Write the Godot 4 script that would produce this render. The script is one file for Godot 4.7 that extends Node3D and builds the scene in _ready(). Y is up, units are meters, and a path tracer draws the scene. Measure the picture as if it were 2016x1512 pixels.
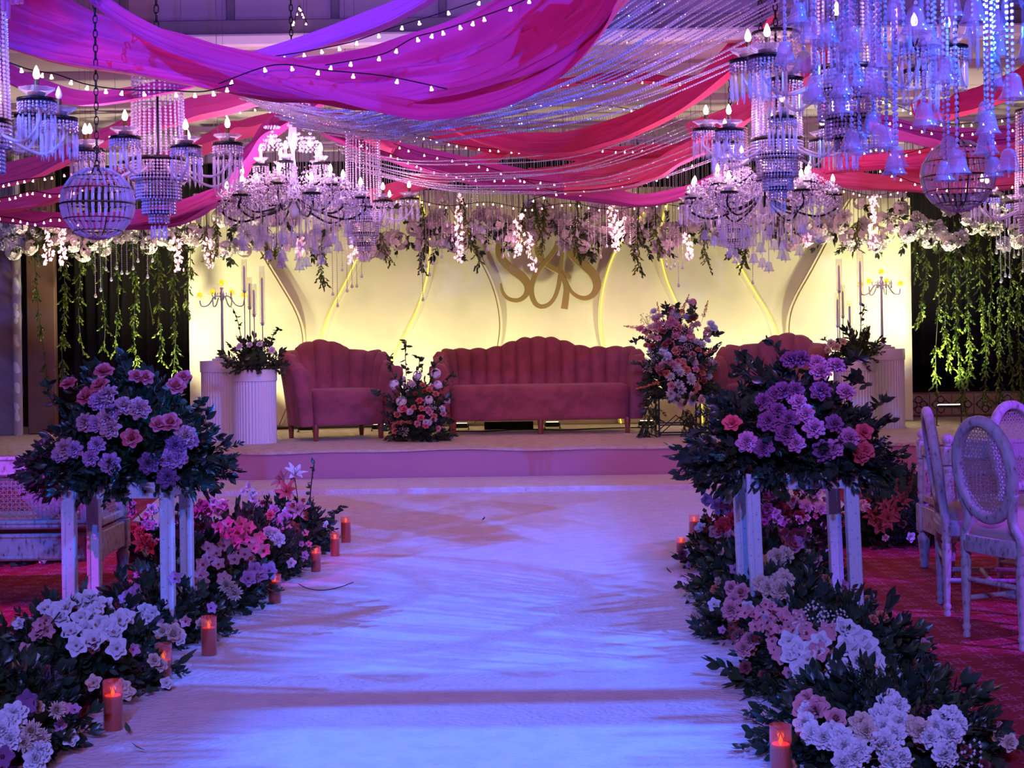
extends Node3D
# A banquet hall dressed for a wedding: a white aisle between flower borders leads to a low stage with
# three velvet seats before a cream backdrop; drapes, crystal chandeliers and fairy lights hang above.

# ------------------------------------------------------------------ mesh builder
class MB:
	var v := PackedVector3Array()
	var ix := PackedInt32Array()
	var c := PackedColorArray()
	var uv := PackedVector2Array()
	var col := Color.WHITE

	func _add(p: Vector3, t := Vector2.ZERO) -> int:
		v.append(p)
		c.append(col)
		uv.append(t)
		return v.size() - 1

	func tri(a: int, b: int, d: int) -> void:
		ix.append(a)
		ix.append(b)
		ix.append(d)

	# turns the triangles added since index i0 so that a closed piece faces outward (clockwise)
	func orient(i0: int) -> void:
		if i0 >= ix.size():
			return
		var o := v[ix[i0]]
		var s := 0.0
		for i in range(i0, ix.size(), 3):
			s += (v[ix[i]] - o).dot((v[ix[i + 1]] - o).cross(v[ix[i + 2]] - o))
		if s > 0.0:
			for i in range(i0, ix.size(), 3):
				var t := ix[i + 1]
				ix[i + 1] = ix[i + 2]
				ix[i + 2] = t

	func grid(rows: Array, wrap := false, cap0 := false, cap1 := false) -> void:
		var i0 := ix.size()
		var m: int = rows[0].size()
		var b := v.size()
		for i in rows.size():
			for j in m:
				_add(rows[i][j], Vector2(float(j) / maxf(m - 1, 1), float(i) / maxf(rows.size() - 1, 1)))
		var e := m if wrap else m - 1
		for i in rows.size() - 1:
			for j in e:
				var a := b + i * m + j
				var d := b + i * m + (j + 1) % m
				tri(a, d, a + m)
				tri(d, d + m, a + m)
		for k in 2:
			if (cap0 if k == 0 else cap1):
				var row = rows[0] if k == 0 else rows[rows.size() - 1]
				var mid := Vector3.ZERO
				for p in row:
					mid += p
				var cc := _add(mid / m)
				var first := v.size()
				for p in row:
					_add(p)
				for j in m:
					var a := first + j
					var d := first + (j + 1) % m
					if k == 0:
						tri(cc, d, a)
					else:
						tri(cc, a, d)
		if wrap:
			orient(i0)

	# profile: Vector2(radius, height)
	func lathe(profile: Array, segs := 16, xf := Transform3D.IDENTITY, ruffle := 0.0, waves := 8) -> void:
		var rows := []
		for q in profile:
			var row := PackedVector3Array()
			for j in segs:
				var a := TAU * j / segs
				var r: float = q.x
				var y: float = q.y
				if ruffle != 0.0:
					r += ruffle * q.x * cos(a * waves)
				row.append(xf * Vector3(cos(a) * r, y, sin(a) * r))
			rows.append(row)
		grid(rows, true)

	func tube(path: Array, rad, sides := 6, caps := true) -> void:
		var rows := []
		var n := path.size()
		var up := Vector3.UP
		for i in n:
			var d: Vector3 = (path[mini(i + 1, n - 1)] - path[maxi(i - 1, 0)]).normalized()
			if absf(d.dot(up)) > 0.95:
				up = Vector3.RIGHT if absf(d.x) < 0.9 else Vector3.BACK
			var x := d.cross(up).normalized()
			var y := x.cross(d)
			up = y
			var r: float = rad[i] if rad is Array else rad
			var row := PackedVector3Array()
			for j in sides:
				var a := TAU * j / sides
				row.append(path[i] + (x * cos(a) + y * sin(a)) * r)
			rows.append(row)
		grid(rows, true, caps, caps)

	func face(pts: Array) -> void:
		var b := v.size()
		for p in pts:
			_add(p)
		for i in pts.size() - 2:
			tri(b, b + i + 1, b + i + 2)

	# a box with chamfered edges
	func box(at: Vector3, size: Vector3, ch := 0.004, xf := Transform3D.IDENTITY) -> void:
		var i0 := ix.size()
		var h := size / 2.0
		ch = minf(ch, minf(h.x, minf(h.y, h.z)) * 0.9)
		var g := func(ax: int, sx: Vector3) -> Vector3:
			var q := Vector3((h.x - ch) * sx.x, (h.y - ch) * sx.y, (h.z - ch) * sx.z)
			q[ax] = h[ax] * sx[ax]
			return xf * (at + q)
		for ax in 3:
			var u := (ax + 1) % 3
			var w := (ax + 2) % 3
			for s in [-1.0, 1.0]:
				var pts := []
				for k in [[-1, -1], [1, -1], [1, 1], [-1, 1]]:
					var q := Vector3.ZERO
					q[ax] = s
					q[u] = k[0]
					q[w] = k[1]
					pts.append(g.call(ax, q))
				if s < 0:
					pts.reverse()
				face(pts)
			for a in [-1.0, 1.0]:
				for b in [-1.0, 1.0]:
					var q0 := Vector3.ZERO
					q0[u] = a
					q0[w] = b
					var q1 := q0
					q0[ax] = -1
					q1[ax] = 1
					var pts := [g.call(u, q0), g.call(u, q1), g.call(w, q1), g.call(w, q0)]
					if a * b < 0:
						pts.reverse()
					face(pts)
		for sx in [-1.0, 1.0]:
			for sy in [-1.0, 1.0]:
				for sz in [-1.0, 1.0]:
					var q := Vector3(sx, sy, sz)
					var pts := [g.call(0, q), g.call(1, q), g.call(2, q)]
					if sx * sy * sz < 0:
						pts.reverse()
					face(pts)
		orient(i0)

	func ball(at: Vector3, r: Vector3, segs := 10, rings := 6) -> void:
		var rows := []
		for i in rings + 1:
			var t := PI * i / rings
			var row := PackedVector3Array()
			for j in segs:
				var a := TAU * j / segs
				row.append(at + Vector3(cos(a) * sin(t) * r.x, cos(t) * r.y, sin(a) * sin(t) * r.z))
			rows.append(row)
		grid(rows, true)

	# closed outline in the xy plane pushed out along z
	func slab(outline: PackedVector2Array, z0: float, z1: float, xf := Transform3D.IDENTITY) -> void:
		var i0 := ix.size()
		var t := Geometry2D.triangulate_polygon(outline)
		for k in 2:
			var b := v.size()
			for p in outline:
				_add(xf * Vector3(p.x, p.y, z1 if k == 0 else z0))
			for i in range(0, t.size(), 3):
				if k == 0:
					tri(b + t[i], b + t[i + 1], b + t[i + 2])
				else:
					tri(b + t[i], b + t[i + 2], b + t[i + 1])
		# the triangulation may turn either way: make its front face +z clockwise before the sides go on
		var n := Vector3.ZERO
		if t.size() >= 3:
			var a := outline[t[0]]
			var d := (outline[t[1]] - a).cross(outline[t[2]] - a)
			n.z = d
		var area := 0.0
		for i in outline.size():
			area += outline[i].cross(outline[(i + 1) % outline.size()])
		var flip := n.z > 0.0
		if flip:
			for i in range(i0, ix.size(), 3):
				var q := ix[i + 1]
				ix[i + 1] = ix[i + 2]
				ix[i + 2] = q
		for i in outline.size():
			var p := outline[i]
			var q := outline[(i + 1) % outline.size()]
			var pts := [xf * Vector3(p.x, p.y, z0), xf * Vector3(p.x, p.y, z1), xf * Vector3(q.x, q.y, z1), xf * Vector3(q.x, q.y, z0)]
			if area < 0.0:
				pts.reverse()
			face(pts)

	func join(o: MB, xf := Transform3D.IDENTITY) -> void:
		var b := v.size()
		for p in o.v:
			v.append(xf * p)
		c.append_array(o.c)
		uv.append_array(o.uv)
		for i in o.ix:
			ix.append(b + i)

	func done(flat := false) -> ArrayMesh:
		var vv := v
		var cc := c
		var uu := uv
		var ii := ix
		if flat:
			vv = PackedVector3Array()
			cc = PackedColorArray()
			uu = PackedVector2Array()
			ii = PackedInt32Array()
			for k in ix.size():
				vv.append(v[ix[k]])
				cc.append(c[ix[k]])
				uu.append(uv[ix[k]])
				ii.append(k)
		var nn := PackedVector3Array()
		nn.resize(vv.size())
		for k in range(0, ii.size(), 3):
			var a := ii[k]
			var b := ii[k + 1]
			var d := ii[k + 2]
			var q := (vv[d] - vv[a]).cross(vv[b] - vv[a])
			nn[a] += q
			nn[b] += q
			nn[d] += q
		for k in nn.size():
			nn[k] = nn[k].normalized() if nn[k].length_squared() > 0.0 else Vector3.UP
		var arr := []
		arr.resize(Mesh.ARRAY_MAX)
		arr[Mesh.ARRAY_VERTEX] = vv
		arr[Mesh.ARRAY_NORMAL] = nn
		arr[Mesh.ARRAY_COLOR] = cc
		arr[Mesh.ARRAY_TEX_UV] = uu
		arr[Mesh.ARRAY_INDEX] = ii
		var m := ArrayMesh.new()
		m.add_surface_from_arrays(Mesh.PRIMITIVE_TRIANGLES, arr)
		return m

# ------------------------------------------------------------------ scene helpers
var rng := RandomNumberGenerator.new()
var taken := {}
var M := {}
var FM := {}

func rf(a: float, b: float) -> float:
	return rng.randf_range(a, b)

func numbered(called: String) -> String:
	var k: int = taken.get(called, 0)
	taken[called] = k + 1
	return called if k == 0 else "%s_%03d" % [called, k]

func tag(o: Node3D, label: String, category: String, group := "") -> Node3D:
	o.set_meta("label", label)
	o.set_meta("category", category)
	if group:
		o.set_meta("group", group)
	return o

func thing(called: String, label: String, category: String, at := Vector3.ZERO, yaw := 0.0, group := "") -> Node3D:
	var o := Node3D.new()
	o.name = numbered(called)
	add_child(o)
	o.position = at
	o.rotation.y = yaw
	return tag(o, label, category, group)

func part(called: String, mesh: Mesh, m: Material, parent: Node, xf := Transform3D.IDENTITY) -> MeshInstance3D:
	var o := MeshInstance3D.new()
	o.name = called if parent != self else numbered(called)
	o.mesh = mesh
	o.material_override = m
	o.transform = xf
	parent.add_child(o, true)
	return o

func single(called: String, mesh: Mesh, m: Material, label: String, category: String, xf := Transform3D.IDENTITY, group := "") -> MeshInstance3D:
	var o := part(called, mesh, m, self, xf)
	tag(o, label, category, group)
	return o

func struct(called: String, mesh: Mesh, m: Material, label: String, category: String, xf := Transform3D.IDENTITY) -> MeshInstance3D:
	var o := single(called, mesh, m, label, category, xf)
	o.set_meta("kind", "structure")
	return o

# many small alike pieces of one thing, as one part
func many(called: String, mesh: Mesh, places: Array, m: Material, parent: Node, tints: Array = []) -> MultiMeshInstance3D:
	var mm := MultiMesh.new()
	mm.transform_format = MultiMesh.TRANSFORM_3D
	mm.use_colors = tints.size() > 0
	mm.mesh = mesh
	mm.instance_count = places.size()
	for i in places.size():
		mm.set_instance_transform(i, places[i])
		if tints.size() > 0:
			mm.set_instance_color(i, tints[i])
	var o := MultiMeshInstance3D.new()
	o.name = called
	o.multimesh = mm
	o.material_override = m
	o.set_meta("kind", "stuff")
	parent.add_child(o, true)
	return o

func at(p: Vector3) -> Transform3D:
	return Transform3D(Basis.IDENTITY, p)

# a basis whose y axis points along dir
func yb(dir: Vector3, roll := 0.0, s := 1.0) -> Basis:
	var y := dir.normalized()
	var x := y.cross(Vector3.FORWARD if absf(y.y) > 0.9 else Vector3.UP).normalized()
	return Basis(x, y, x.cross(y)).rotated(y, roll).scaled_local(Vector3.ONE * s)

# Catmull-Rom through pts, n pieces between neighbours
func curve(pts: Array, n := 6) -> Array:
	var out := []
	for i in pts.size() - 1:
		var a = pts[maxi(i - 1, 0)]
		var b = pts[i]
		var c = pts[i + 1]
		var d = pts[mini(i + 2, pts.size() - 1)]
		for k in n:
			var t := float(k) / n
			out.append(0.5 * (2.0 * b + (c - a) * t + (2.0 * a - 5.0 * b + 4.0 * c - d) * t * t + (3.0 * b - a - 3.0 * c + d) * t * t * t))
	out.append(pts[pts.size() - 1])
	return out

func mat(key: String, color: Color, rough := 0.6, metal := 0.0) -> StandardMaterial3D:
	var m := StandardMaterial3D.new()
	m.resource_name = key
	m.albedo_color = color
	m.roughness = rough
	m.metallic = metal
	M[key] = m
	return m

func noise(freq: float, kind := FastNoiseLite.TYPE_SIMPLEX_SMOOTH, octaves := 4, seed_ := 1) -> FastNoiseLite:
	var n := FastNoiseLite.new()
	n.noise_type = kind
	n.frequency = freq
	n.fractal_octaves = octaves
	n.seed = seed_
	return n

func ntex(n: FastNoiseLite, size := 256, ramp: Array = [], bump := 0.0) -> NoiseTexture2D:
	var t := NoiseTexture2D.new()
	t.width = size
	t.height = size
	t.seamless = true
	t.noise = n
	if bump > 0.0:
		t.as_normal_map = true
		t.bump_strength = bump
	if ramp.size():
		var g := Gradient.new()
		var offs := PackedFloat32Array()
		var cols := PackedColorArray()
		for i in ramp.size():
			offs.append(ramp[i][0])
			cols.append(ramp[i][1])
		g.offsets = offs
		g.colors = cols
		t.color_ramp = g
	return t

func grain(m: StandardMaterial3D, tex: Texture2D, scale: float, normal: Texture2D = null, nscale := 0.4) -> void:
	m.uv1_triplanar = true
	m.uv1_scale = Vector3.ONE * scale
	if tex:
		m.albedo_texture = tex
	if normal:
		m.normal_enabled = true
		m.normal_texture = normal
		m.normal_scale = nscale

func glow(key: String, color: Color, energy: float) -> StandardMaterial3D:
	var m := mat(key, color, 0.5)
	m.emission_enabled = true
	m.emission = color
	m.emission_energy_multiplier = energy
	return m

func clear(key: String, color: Color, alpha: float, rough := 0.04) -> StandardMaterial3D:
	color.a = alpha
	var m := mat(key, color, rough)
	m.transparency = BaseMaterial3D.TRANSPARENCY_ALPHA
	m.metallic_specular = 0.7
	return m

func omni(parent: Node, p: Vector3, color: Color, energy: float, size := 0.02, called := "bulb_light") -> void:
	var l := OmniLight3D.new()
	l.name = called
	l.position = p
	l.light_color = color
	l.light_energy = energy
	l.light_size = size
	l.omni_range = 25.0
	l.omni_attenuation = 2.0
	l.shadow_enabled = true
	parent.add_child(l, true)

func spot(parent: Node, p: Vector3, target: Vector3, color: Color, energy: float, angle: float, soft := 0.5, size := 0.05, called := "spot_light") -> void:
	var l := SpotLight3D.new()
	l.name = called
	l.light_color = color
	l.light_energy = energy
	l.spot_angle = angle
	l.spot_angle_attenuation = soft
	l.light_size = size
	l.spot_range = 30.0
	l.spot_attenuation = 2.0
	l.shadow_enabled = true
	parent.add_child(l, true)
	var up := Vector3.RIGHT if absf((target - p).normalized().y) > 0.98 else Vector3.UP
	l.transform = Transform3D(Basis.looking_at(target - p, up), p)

# ------------------------------------------------------------------ the scene
func _ready() -> void:
	rng.seed = 20240611
	# camera: eye height 1.35 m, level, lens shifted down so that uprights stay upright, held a touch askew
	var cam := Camera3D.new()
	cam.name = "camera"
	cam.projection = Camera3D.PROJECTION_FRUSTUM
	cam.near = 0.1
	cam.far = 80.0
	cam.size = 2.0 * 0.1 * 756.0 / 3000.0
	cam.frustum_offset = Vector2(0.0, -0.1 * 90.0 / 3000.0)
	cam.position = Vector3(0, 1.35, 0)
	cam.rotation.z = -0.014
	cam.current = true
	add_child(cam)
	# a closed hall: no daylight
	var env := Environment.new()
	env.background_mode = Environment.BG_COLOR
	env.background_color = Color(0, 0, 0)
	env.tonemap_mode = Environment.TONE_MAPPER_LINEAR
	env.tonemap_exposure = 1.0
	env.sdfgi_enabled = true
	env.ssao_enabled = true
	env.ssil_enabled = true
	var we := WorldEnvironment.new()
	we.name = "world"
	we.environment = env
	add_child(we)
	materials()
	# blue wash lights on stands of their own at both sides of the hall, crossing over the aisle
	wash_light(Vector3(-4.2, 4.86, -5.0), Vector3(0.3, 0.0, -8.0), Color(0.16, 0.43, 1.0), 62.0, 40.0, "blue stage light with an added flag hanging from the ceiling above the cane settee", 0.02, -0.95)
	wash_light(Vector3(3.8, 4.86, -5.0), Vector3(-0.7, 0.0, -8.0), Color(0.16, 0.43, 1.0), 62.0, 40.0, "blue stage light with an added flag hanging from the ceiling above the dining chairs", 0.02, 0.75)
	wash_light(Vector3(-0.9, 4.6, 3.0), Vector3(0.2, 0.3, -11.0), Color(0.22, 0.42, 1.0), 64.0, 27.0, "blue stage light added out of view behind the first guests", 0.06)  # this and the two pinks: added behind the view to tint blooms and drapes
	wash_light(Vector3(0.1, 4.7, 3.2), Vector3(0.1, 0.5, -8.0), Color(1.0, 0.70, 0.92), 13.0, 27.0, "pale pink stage light added out of view behind the first guests", 0.06)
	wash_light(Vector3(0.9, 4.8, 3.4), Vector3(0.2, 2.6, -13.0), Color(1.0, 0.40, 0.92), 32.0, 16.0, "pink stage light added out of view behind the first guests", 0.06)
	wash_light(Vector3(-5.4, 4.9, -4.0), Vector3(-3.3, 0.0, -7.8), Color(0.82, 0.20, 1.0), 50.0, 17.0, "magenta stage light added out of view over the cane settee", 0.03)  # this and the violet one: added out of view to colour the side carpets
	wash_light(Vector3(5.6, 4.9, -4.0), Vector3(3.3, 0.0, -7.4), Color(0.55, 0.26, 1.0), 62.0, 17.0, "violet stage light added out of view over the dining chairs", 0.03)
	# large soft fill panels added under the ceiling, unseen behind the view
	fill_panel(Vector3(-2.6, 5.1, 1.0), "added square fill light panel over the settee side, out of view")
	fill_panel(Vector3(2.9, 5.1, 1.0), "added square fill light panel over the dining chair side, out of view")
	setting()
	stage_dressing()
	seats()
	aisle()
	valance("added unseen tasselled valance shading the aisle, hung over its settee side", -2.2, -4.0, -6.9, 2.95)
	valance("added unseen tasselled valance shading the aisle, hung over its dining chair side", 1.8, -4.0, -5.4, 2.95)
	furniture()
	hanging_garden()
	drapes()
	chandeliers()

# a can with a glowing lens on a yoke; its light stands just in front of the lens
func wash_light(p: Vector3, target: Vector3, color: Color, energy: float, angle: float, label: String, size: float, flag := 0.0) -> void:
	var t := thing("stage_light", label, "stage light", p)
	var key := "lens_" + color.to_html(false)
	if not M.has(key):
		glow(key, color, 4.0)
	var b := Basis.looking_at(target - p, Vector3.UP) * Basis(Vector3.RIGHT, -PI / 2)
	var can := MB.new()
	can.lathe([Vector2(0, -0.16), Vector2(0.07, -0.15), Vector2(0.1, -0.1), Vector2(0.11, 0.12), Vector2(0.105, 0.12), Vector2(0.1, 0.09), Vector2(0, 0.09)], 20, Transform3D(b, Vector3.ZERO))
	part("can", can.done(), M.black, t)
	var lens := MB.new()
	lens.lathe([Vector2(0, 0.095), Vector2(0.095, 0.095), Vector2(0.09, 0.1), Vector2(0, 0.112)], 20, Transform3D(b, Vector3.ZERO))
	part("lens", lens.done(), M[key], t)
	var yoke := MB.new()
	yoke.tube([Vector3(0.13, 0, 0), Vector3(0.13, 0.16, 0), Vector3(0, 0.2, 0), Vector3(-0.13, 0.16, 0), Vector3(-0.13, 0, 0)], 0.012, 6)
	yoke.tube([Vector3(0, 0.19, 0), Vector3(0, 5.2 - p.y, 0)], 0.015, 6)
	part("yoke", yoke.done(), M.black, t)
	spot(t, b * Vector3(0, 0.13, 0), target - p, color, energy, angle, 0.35, size)
	if flag != 0.0:
		# an added, unseen black plate beside the lamp keeps its light off the floor beyond the line x = flag
		var o := b * Vector3(0, 0.13, 0)
		var e := p + o
		var k := 0.45 / e.y
		var x := (flag - e.x) * k + o.x
		var s := signf(e.x)
		part("flag", slab_box(Vector3(x, o.y - 0.455, o.z - 1.2), Vector3(x + s * 0.75, o.y - 0.445, o.z + 0.6), 0.002), M.black, t)
		part("flag_arm", slab_box(Vector3(x + s * 0.4 - 0.01, o.y - 0.45, -0.01), Vector3(x + s * 0.4 + 0.01, 5.2 - p.y, 0.01), 0.002), M.black, t)

func fill_panel(p: Vector3, label: String) -> void:
	var t := thing("added_fill_panel", label, "ceiling light", p)
	var f := MB.new()
	f.box(Vector3(0, 0.06, 0), Vector3(1.3, 0.08, 1.3), 0.01)
	part("frame", f.done(), M.white_paint, t)
	var d := MB.new()
	d.box(Vector3(0, 0.015, 0), Vector3(1.2, 0.02, 1.2), 0.004)
	part("diffuser", d.done(), M.panel_glow, t)
	var l := AreaLight3D.new()
	l.name = "panel_light"
	l.area_size = Vector2(1.2, 1.2)
	l.area_normalize_energy = true
	l.light_color = Color(0.88, 0.72, 1.0)
	l.light_energy = 1.6
	l.area_range = 25.0
	l.area_attenuation = 2.0
	l.shadow_enabled = true
	l.rotation.x = -PI / 2
	t.add_child(l)

func materials() -> void:
	mat("black", Color(0.03, 0.03, 0.035), 0.5)
	mat("white_paint", Color(0.86, 0.86, 0.88), 0.45)
	glow("panel_glow", Color(1.0, 0.75, 0.82), 1.5)
	# white aisle carpet and stage cloth
	var pile := ntex(noise(0.09, FastNoiseLite.TYPE_SIMPLEX, 3), 256, [], 6.0)
	var m := mat("white_carpet", Color(0.86, 0.82, 0.84), 0.95)
	grain(m, ntex(noise(0.02, FastNoiseLite.TYPE_SIMPLEX, 5, 4), 256, [[0.2, Color(0.96, 0.96, 0.96)], [0.7, Color(1, 1, 1)]]), 1.1, pile, 0.3)
	m = mat("stage_cloth", Color(0.80, 0.74, 0.70), 0.95)
	grain(m, ntex(noise(0.03, FastNoiseLite.TYPE_SIMPLEX, 4, 9), 256, [[0.2, Color(0.92, 0.92, 0.92)], [0.7, Color(1, 1, 1)]]), 0.8, pile, 0.35)
	m = mat("riser_cloth", Color(0.72, 0.52, 0.60), 0.95)
	grain(m, null, 3.4, pile, 0.12)
	# red hall carpet with a fine pale damask
	m = mat("red_carpet", Color(1, 1, 1), 0.95)
	grain(m, damask(), 1.6, pile, 0.5)
	# walls and ceilings
	m = mat("ceiling_paint", Color(0.74, 0.66, 0.76), 0.9)
	m = mat("panel_paint", Color(0.58, 0.56, 0.68), 0.85)
	m = mat("beam_paint", Color(0.36, 0.34, 0.46), 0.8)
	m = mat("plum_wall", Color(0.22, 0.15, 0.19), 0.9)
	m = mat("tan_panel", Color(0.46, 0.34, 0.29), 0.7)
	m = mat("black_cloth", Color(0.035, 0.03, 0.04), 0.95)
	m = mat("dark_curtain", Color(0.07, 0.045, 0.06), 0.95)
	m = mat("film", Color(0.62, 0.52, 0.56), 0.3)
	m = mat("backdrop_paint", Color(0.87, 0.85, 0.74), 0.8)
	grain(m, ntex(noise(0.01, FastNoiseLite.TYPE_SIMPLEX, 3, 2), 256, [[0.2, Color(0.95, 0.95, 0.95)], [0.7, Color(1, 1, 1)]]), 0.4)
	mat("groove_gold", Color(0.55, 0.43, 0.24), 0.5)
	glow("led_strip", Color(1.0, 0.92, 0.3), 1.4)
	mat("gold_letters", Color(0.62, 0.53, 0.30), 0.55, 0.15)
	# velvet
	m = mat("velvet", Color(0.60, 0.31, 0.35), 0.9)
	m.rim_enabled = true
	m.rim = 0.7
	m.rim_tint = 0.6
	grain(m, ntex(noise(0.012, FastNoiseLite.TYPE_SIMPLEX, 4, 5), 256, [[0.25, Color(0.85, 0.85, 0.85)], [0.65, Color(1, 1, 1)]]), 1.2)
	mat("copper_wood", Color(0.52, 0.27, 0.18), 0.35)
	# whitewashed wood, brown where the wash is rubbed away
	m = mat("limed_wood", Color(1, 1, 1), 0.65)
	grain(m, ntex(noise(0.018, FastNoiseLite.TYPE_SIMPLEX, 5, 3), 512, [[0.0, Color(0.40, 0.30, 0.27)], [0.14, Color(0.50, 0.40, 0.37)], [0.24, Color(0.66, 0.60, 0.60)], [0.55, Color(0.74, 0.70, 0.72)]]), 1.7)
	m.uv1_scale = Vector3(3.2, 1.2, 3.2)
	mat("cane", Color(0.66, 0.60, 0.58), 0.7)
	mat("linen", Color(0.72, 0.62, 0.58), 0.9)
	mat("cushion_cloth", Color(0.74, 0.66, 0.72), 0.9)
	# greenery
	m = mat("leaf", Color(0.88, 0.88, 0.88), 0.34)
	m.vertex_color_use_as_albedo = true
	m.backlight_enabled = true
	m.backlight = Color(0.12, 0.16, 0.06)
	mat("stem", Color(0.16, 0.2, 0.1), 0.7)
	mat("twig", Color(0.25, 0.16, 0.12), 0.7)
	mat("moss", Color(0.16, 0.27, 0.13), 0.95)
	for q in [["white", Color(0.86, 0.84, 0.84)], ["ivory", Color(0.84, 0.74, 0.66)], ["blush", Color(0.82, 0.56, 0.58)], ["lilac", Color(0.76, 0.52, 0.66)], ["coral", Color(0.85, 0.37, 0.40)], ["peach", Color(0.80, 0.48, 0.36)], ["dusty", Color(0.52, 0.24, 0.25)], ["rust", Color(0.55, 0.26, 0.12)], ["mauve", Color(0.52, 0.32, 0.48)]]:
		m = mat("petal_" + q[0], q[1], 0.75)
		m.vertex_color_use_as_albedo = true
		m.backlight_enabled = true
		m.backlight = q[1] * 0.35
	# candles, glass, crystal, metal
	m = mat("wax", Color(0.88, 0.38, 0.26), 0.5)
	m.subsurf_scatter_enabled = true
	m.subsurf_scatter_strength = 0.4
	glow("flame", Color(1.0, 0.42, 0.1), 1.5)
	glow("votive", Color(1.0, 0.82, 0.08), 1.1)
	mat("white_wax", Color(0.85, 0.83, 0.8), 0.5)
	clear("glass", Color(0.9, 0.9, 0.95), 0.07)
	clear("amber_glass", Color(0.7, 0.36, 0.32), 0.2)
	clear("crystal", Color(0.80, 0.78, 0.90), 0.36, 0.06)
	clear("crystal_arm", Color(0.78, 0.76, 0.88), 0.6, 0.08)
	clear("crystal_bead", Color(0.85, 0.84, 0.92), 0.6, 0.05)
	clear("bell_glass", Color(0.74, 0.74, 0.90), 0.34, 0.08)
	m = mat("bead", Color(0.78, 0.74, 0.86), 0.1, 0.35)
	m.metallic_specular = 0.9
	mat("silver", Color(0.82, 0.82, 0.85), 0.22, 0.45)
	mat("dark_metal", Color(0.1, 0.09, 0.12), 0.35, 0.7)
	mat("brass_dark", Color(0.3, 0.22, 0.14), 0.4, 0.7)
	glow("bulb", Color(1.0, 0.78, 0.72), 14.0)
	glow("fairy", Color(1.0, 0.72, 0.68), 7.0)
	glow("blossom_light", Color(1.0, 0.74, 0.78), 1.3)
	glow("flood_lens", Color(1.0, 0.97, 0.75), 5.0)
	# drapes
	for q in [["magenta", Color(0.78, 0.12, 0.44)], ["pink", Color(0.86, 0.32, 0.53)], ["rose", Color(0.82, 0.21, 0.42)], ["orchid", Color(0.72, 0.23, 0.60)]]:
		m = mat("voile_" + q[0], q[1], 0.8)
		m.backlight_enabled = true
		m.backlight = q[1] * 0.6
		m.rim_enabled = true
		m.rim = 0.3
		m.rim_tint = 0.8

# the printed damask of the hall carpet
func damask() -> ImageTexture:
	var n := 256
	var im := Image.create(n, n, false, Image.FORMAT_RGB8)
	var a := noise(0.03, FastNoiseLite.TYPE_SIMPLEX, 3, 21)
	var b := noise(0.12, FastNoiseLite.TYPE_SIMPLEX, 2, 22)
	for y in n:
		for x in n:
			var u := fmod(x / 64.0, 1.0) - 0.5
			var w := fmod(y / 64.0 + (0.5 if int(x / 64.0) % 2 == 1 else 0.0), 1.0) - 0.5
			var th := atan2(w, u)
			var r := sqrt(u * u + w * w)
			var k := 0.30 + 0.09 * cos(th * 6.0) + 0.05 * cos(th * 12.0) + 0.05 * a.get_noise_2d(x, y)
			var on := (r < k and r > k - 0.11) or r < 0.09 + 0.03 * cos(th * 8.0)
			var t := 0.5 + 0.5 * b.get_noise_2d(x, y)
			var col := Color(0.56, 0.035, 0.16).lerp(Color(0.66, 0.06, 0.20), t)
			if on and t > 0.28:
				col = Color(0.80, 0.30, 0.46).lerp(Color(0.70, 0.42, 0.58), t)
			im.set_pixel(x, y, col)
	return ImageTexture.create_from_image(im)

# ------------------------------------------------------------------ floor, walls, ceiling, stage, backdrop
func slab_box(a: Vector3, b: Vector3, ch := 0.0) -> ArrayMesh:
	var m := MB.new()
	m.box((a + b) / 2.0, (b - a).abs(), maxf(ch, 0.001))
	return m.done()

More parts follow.
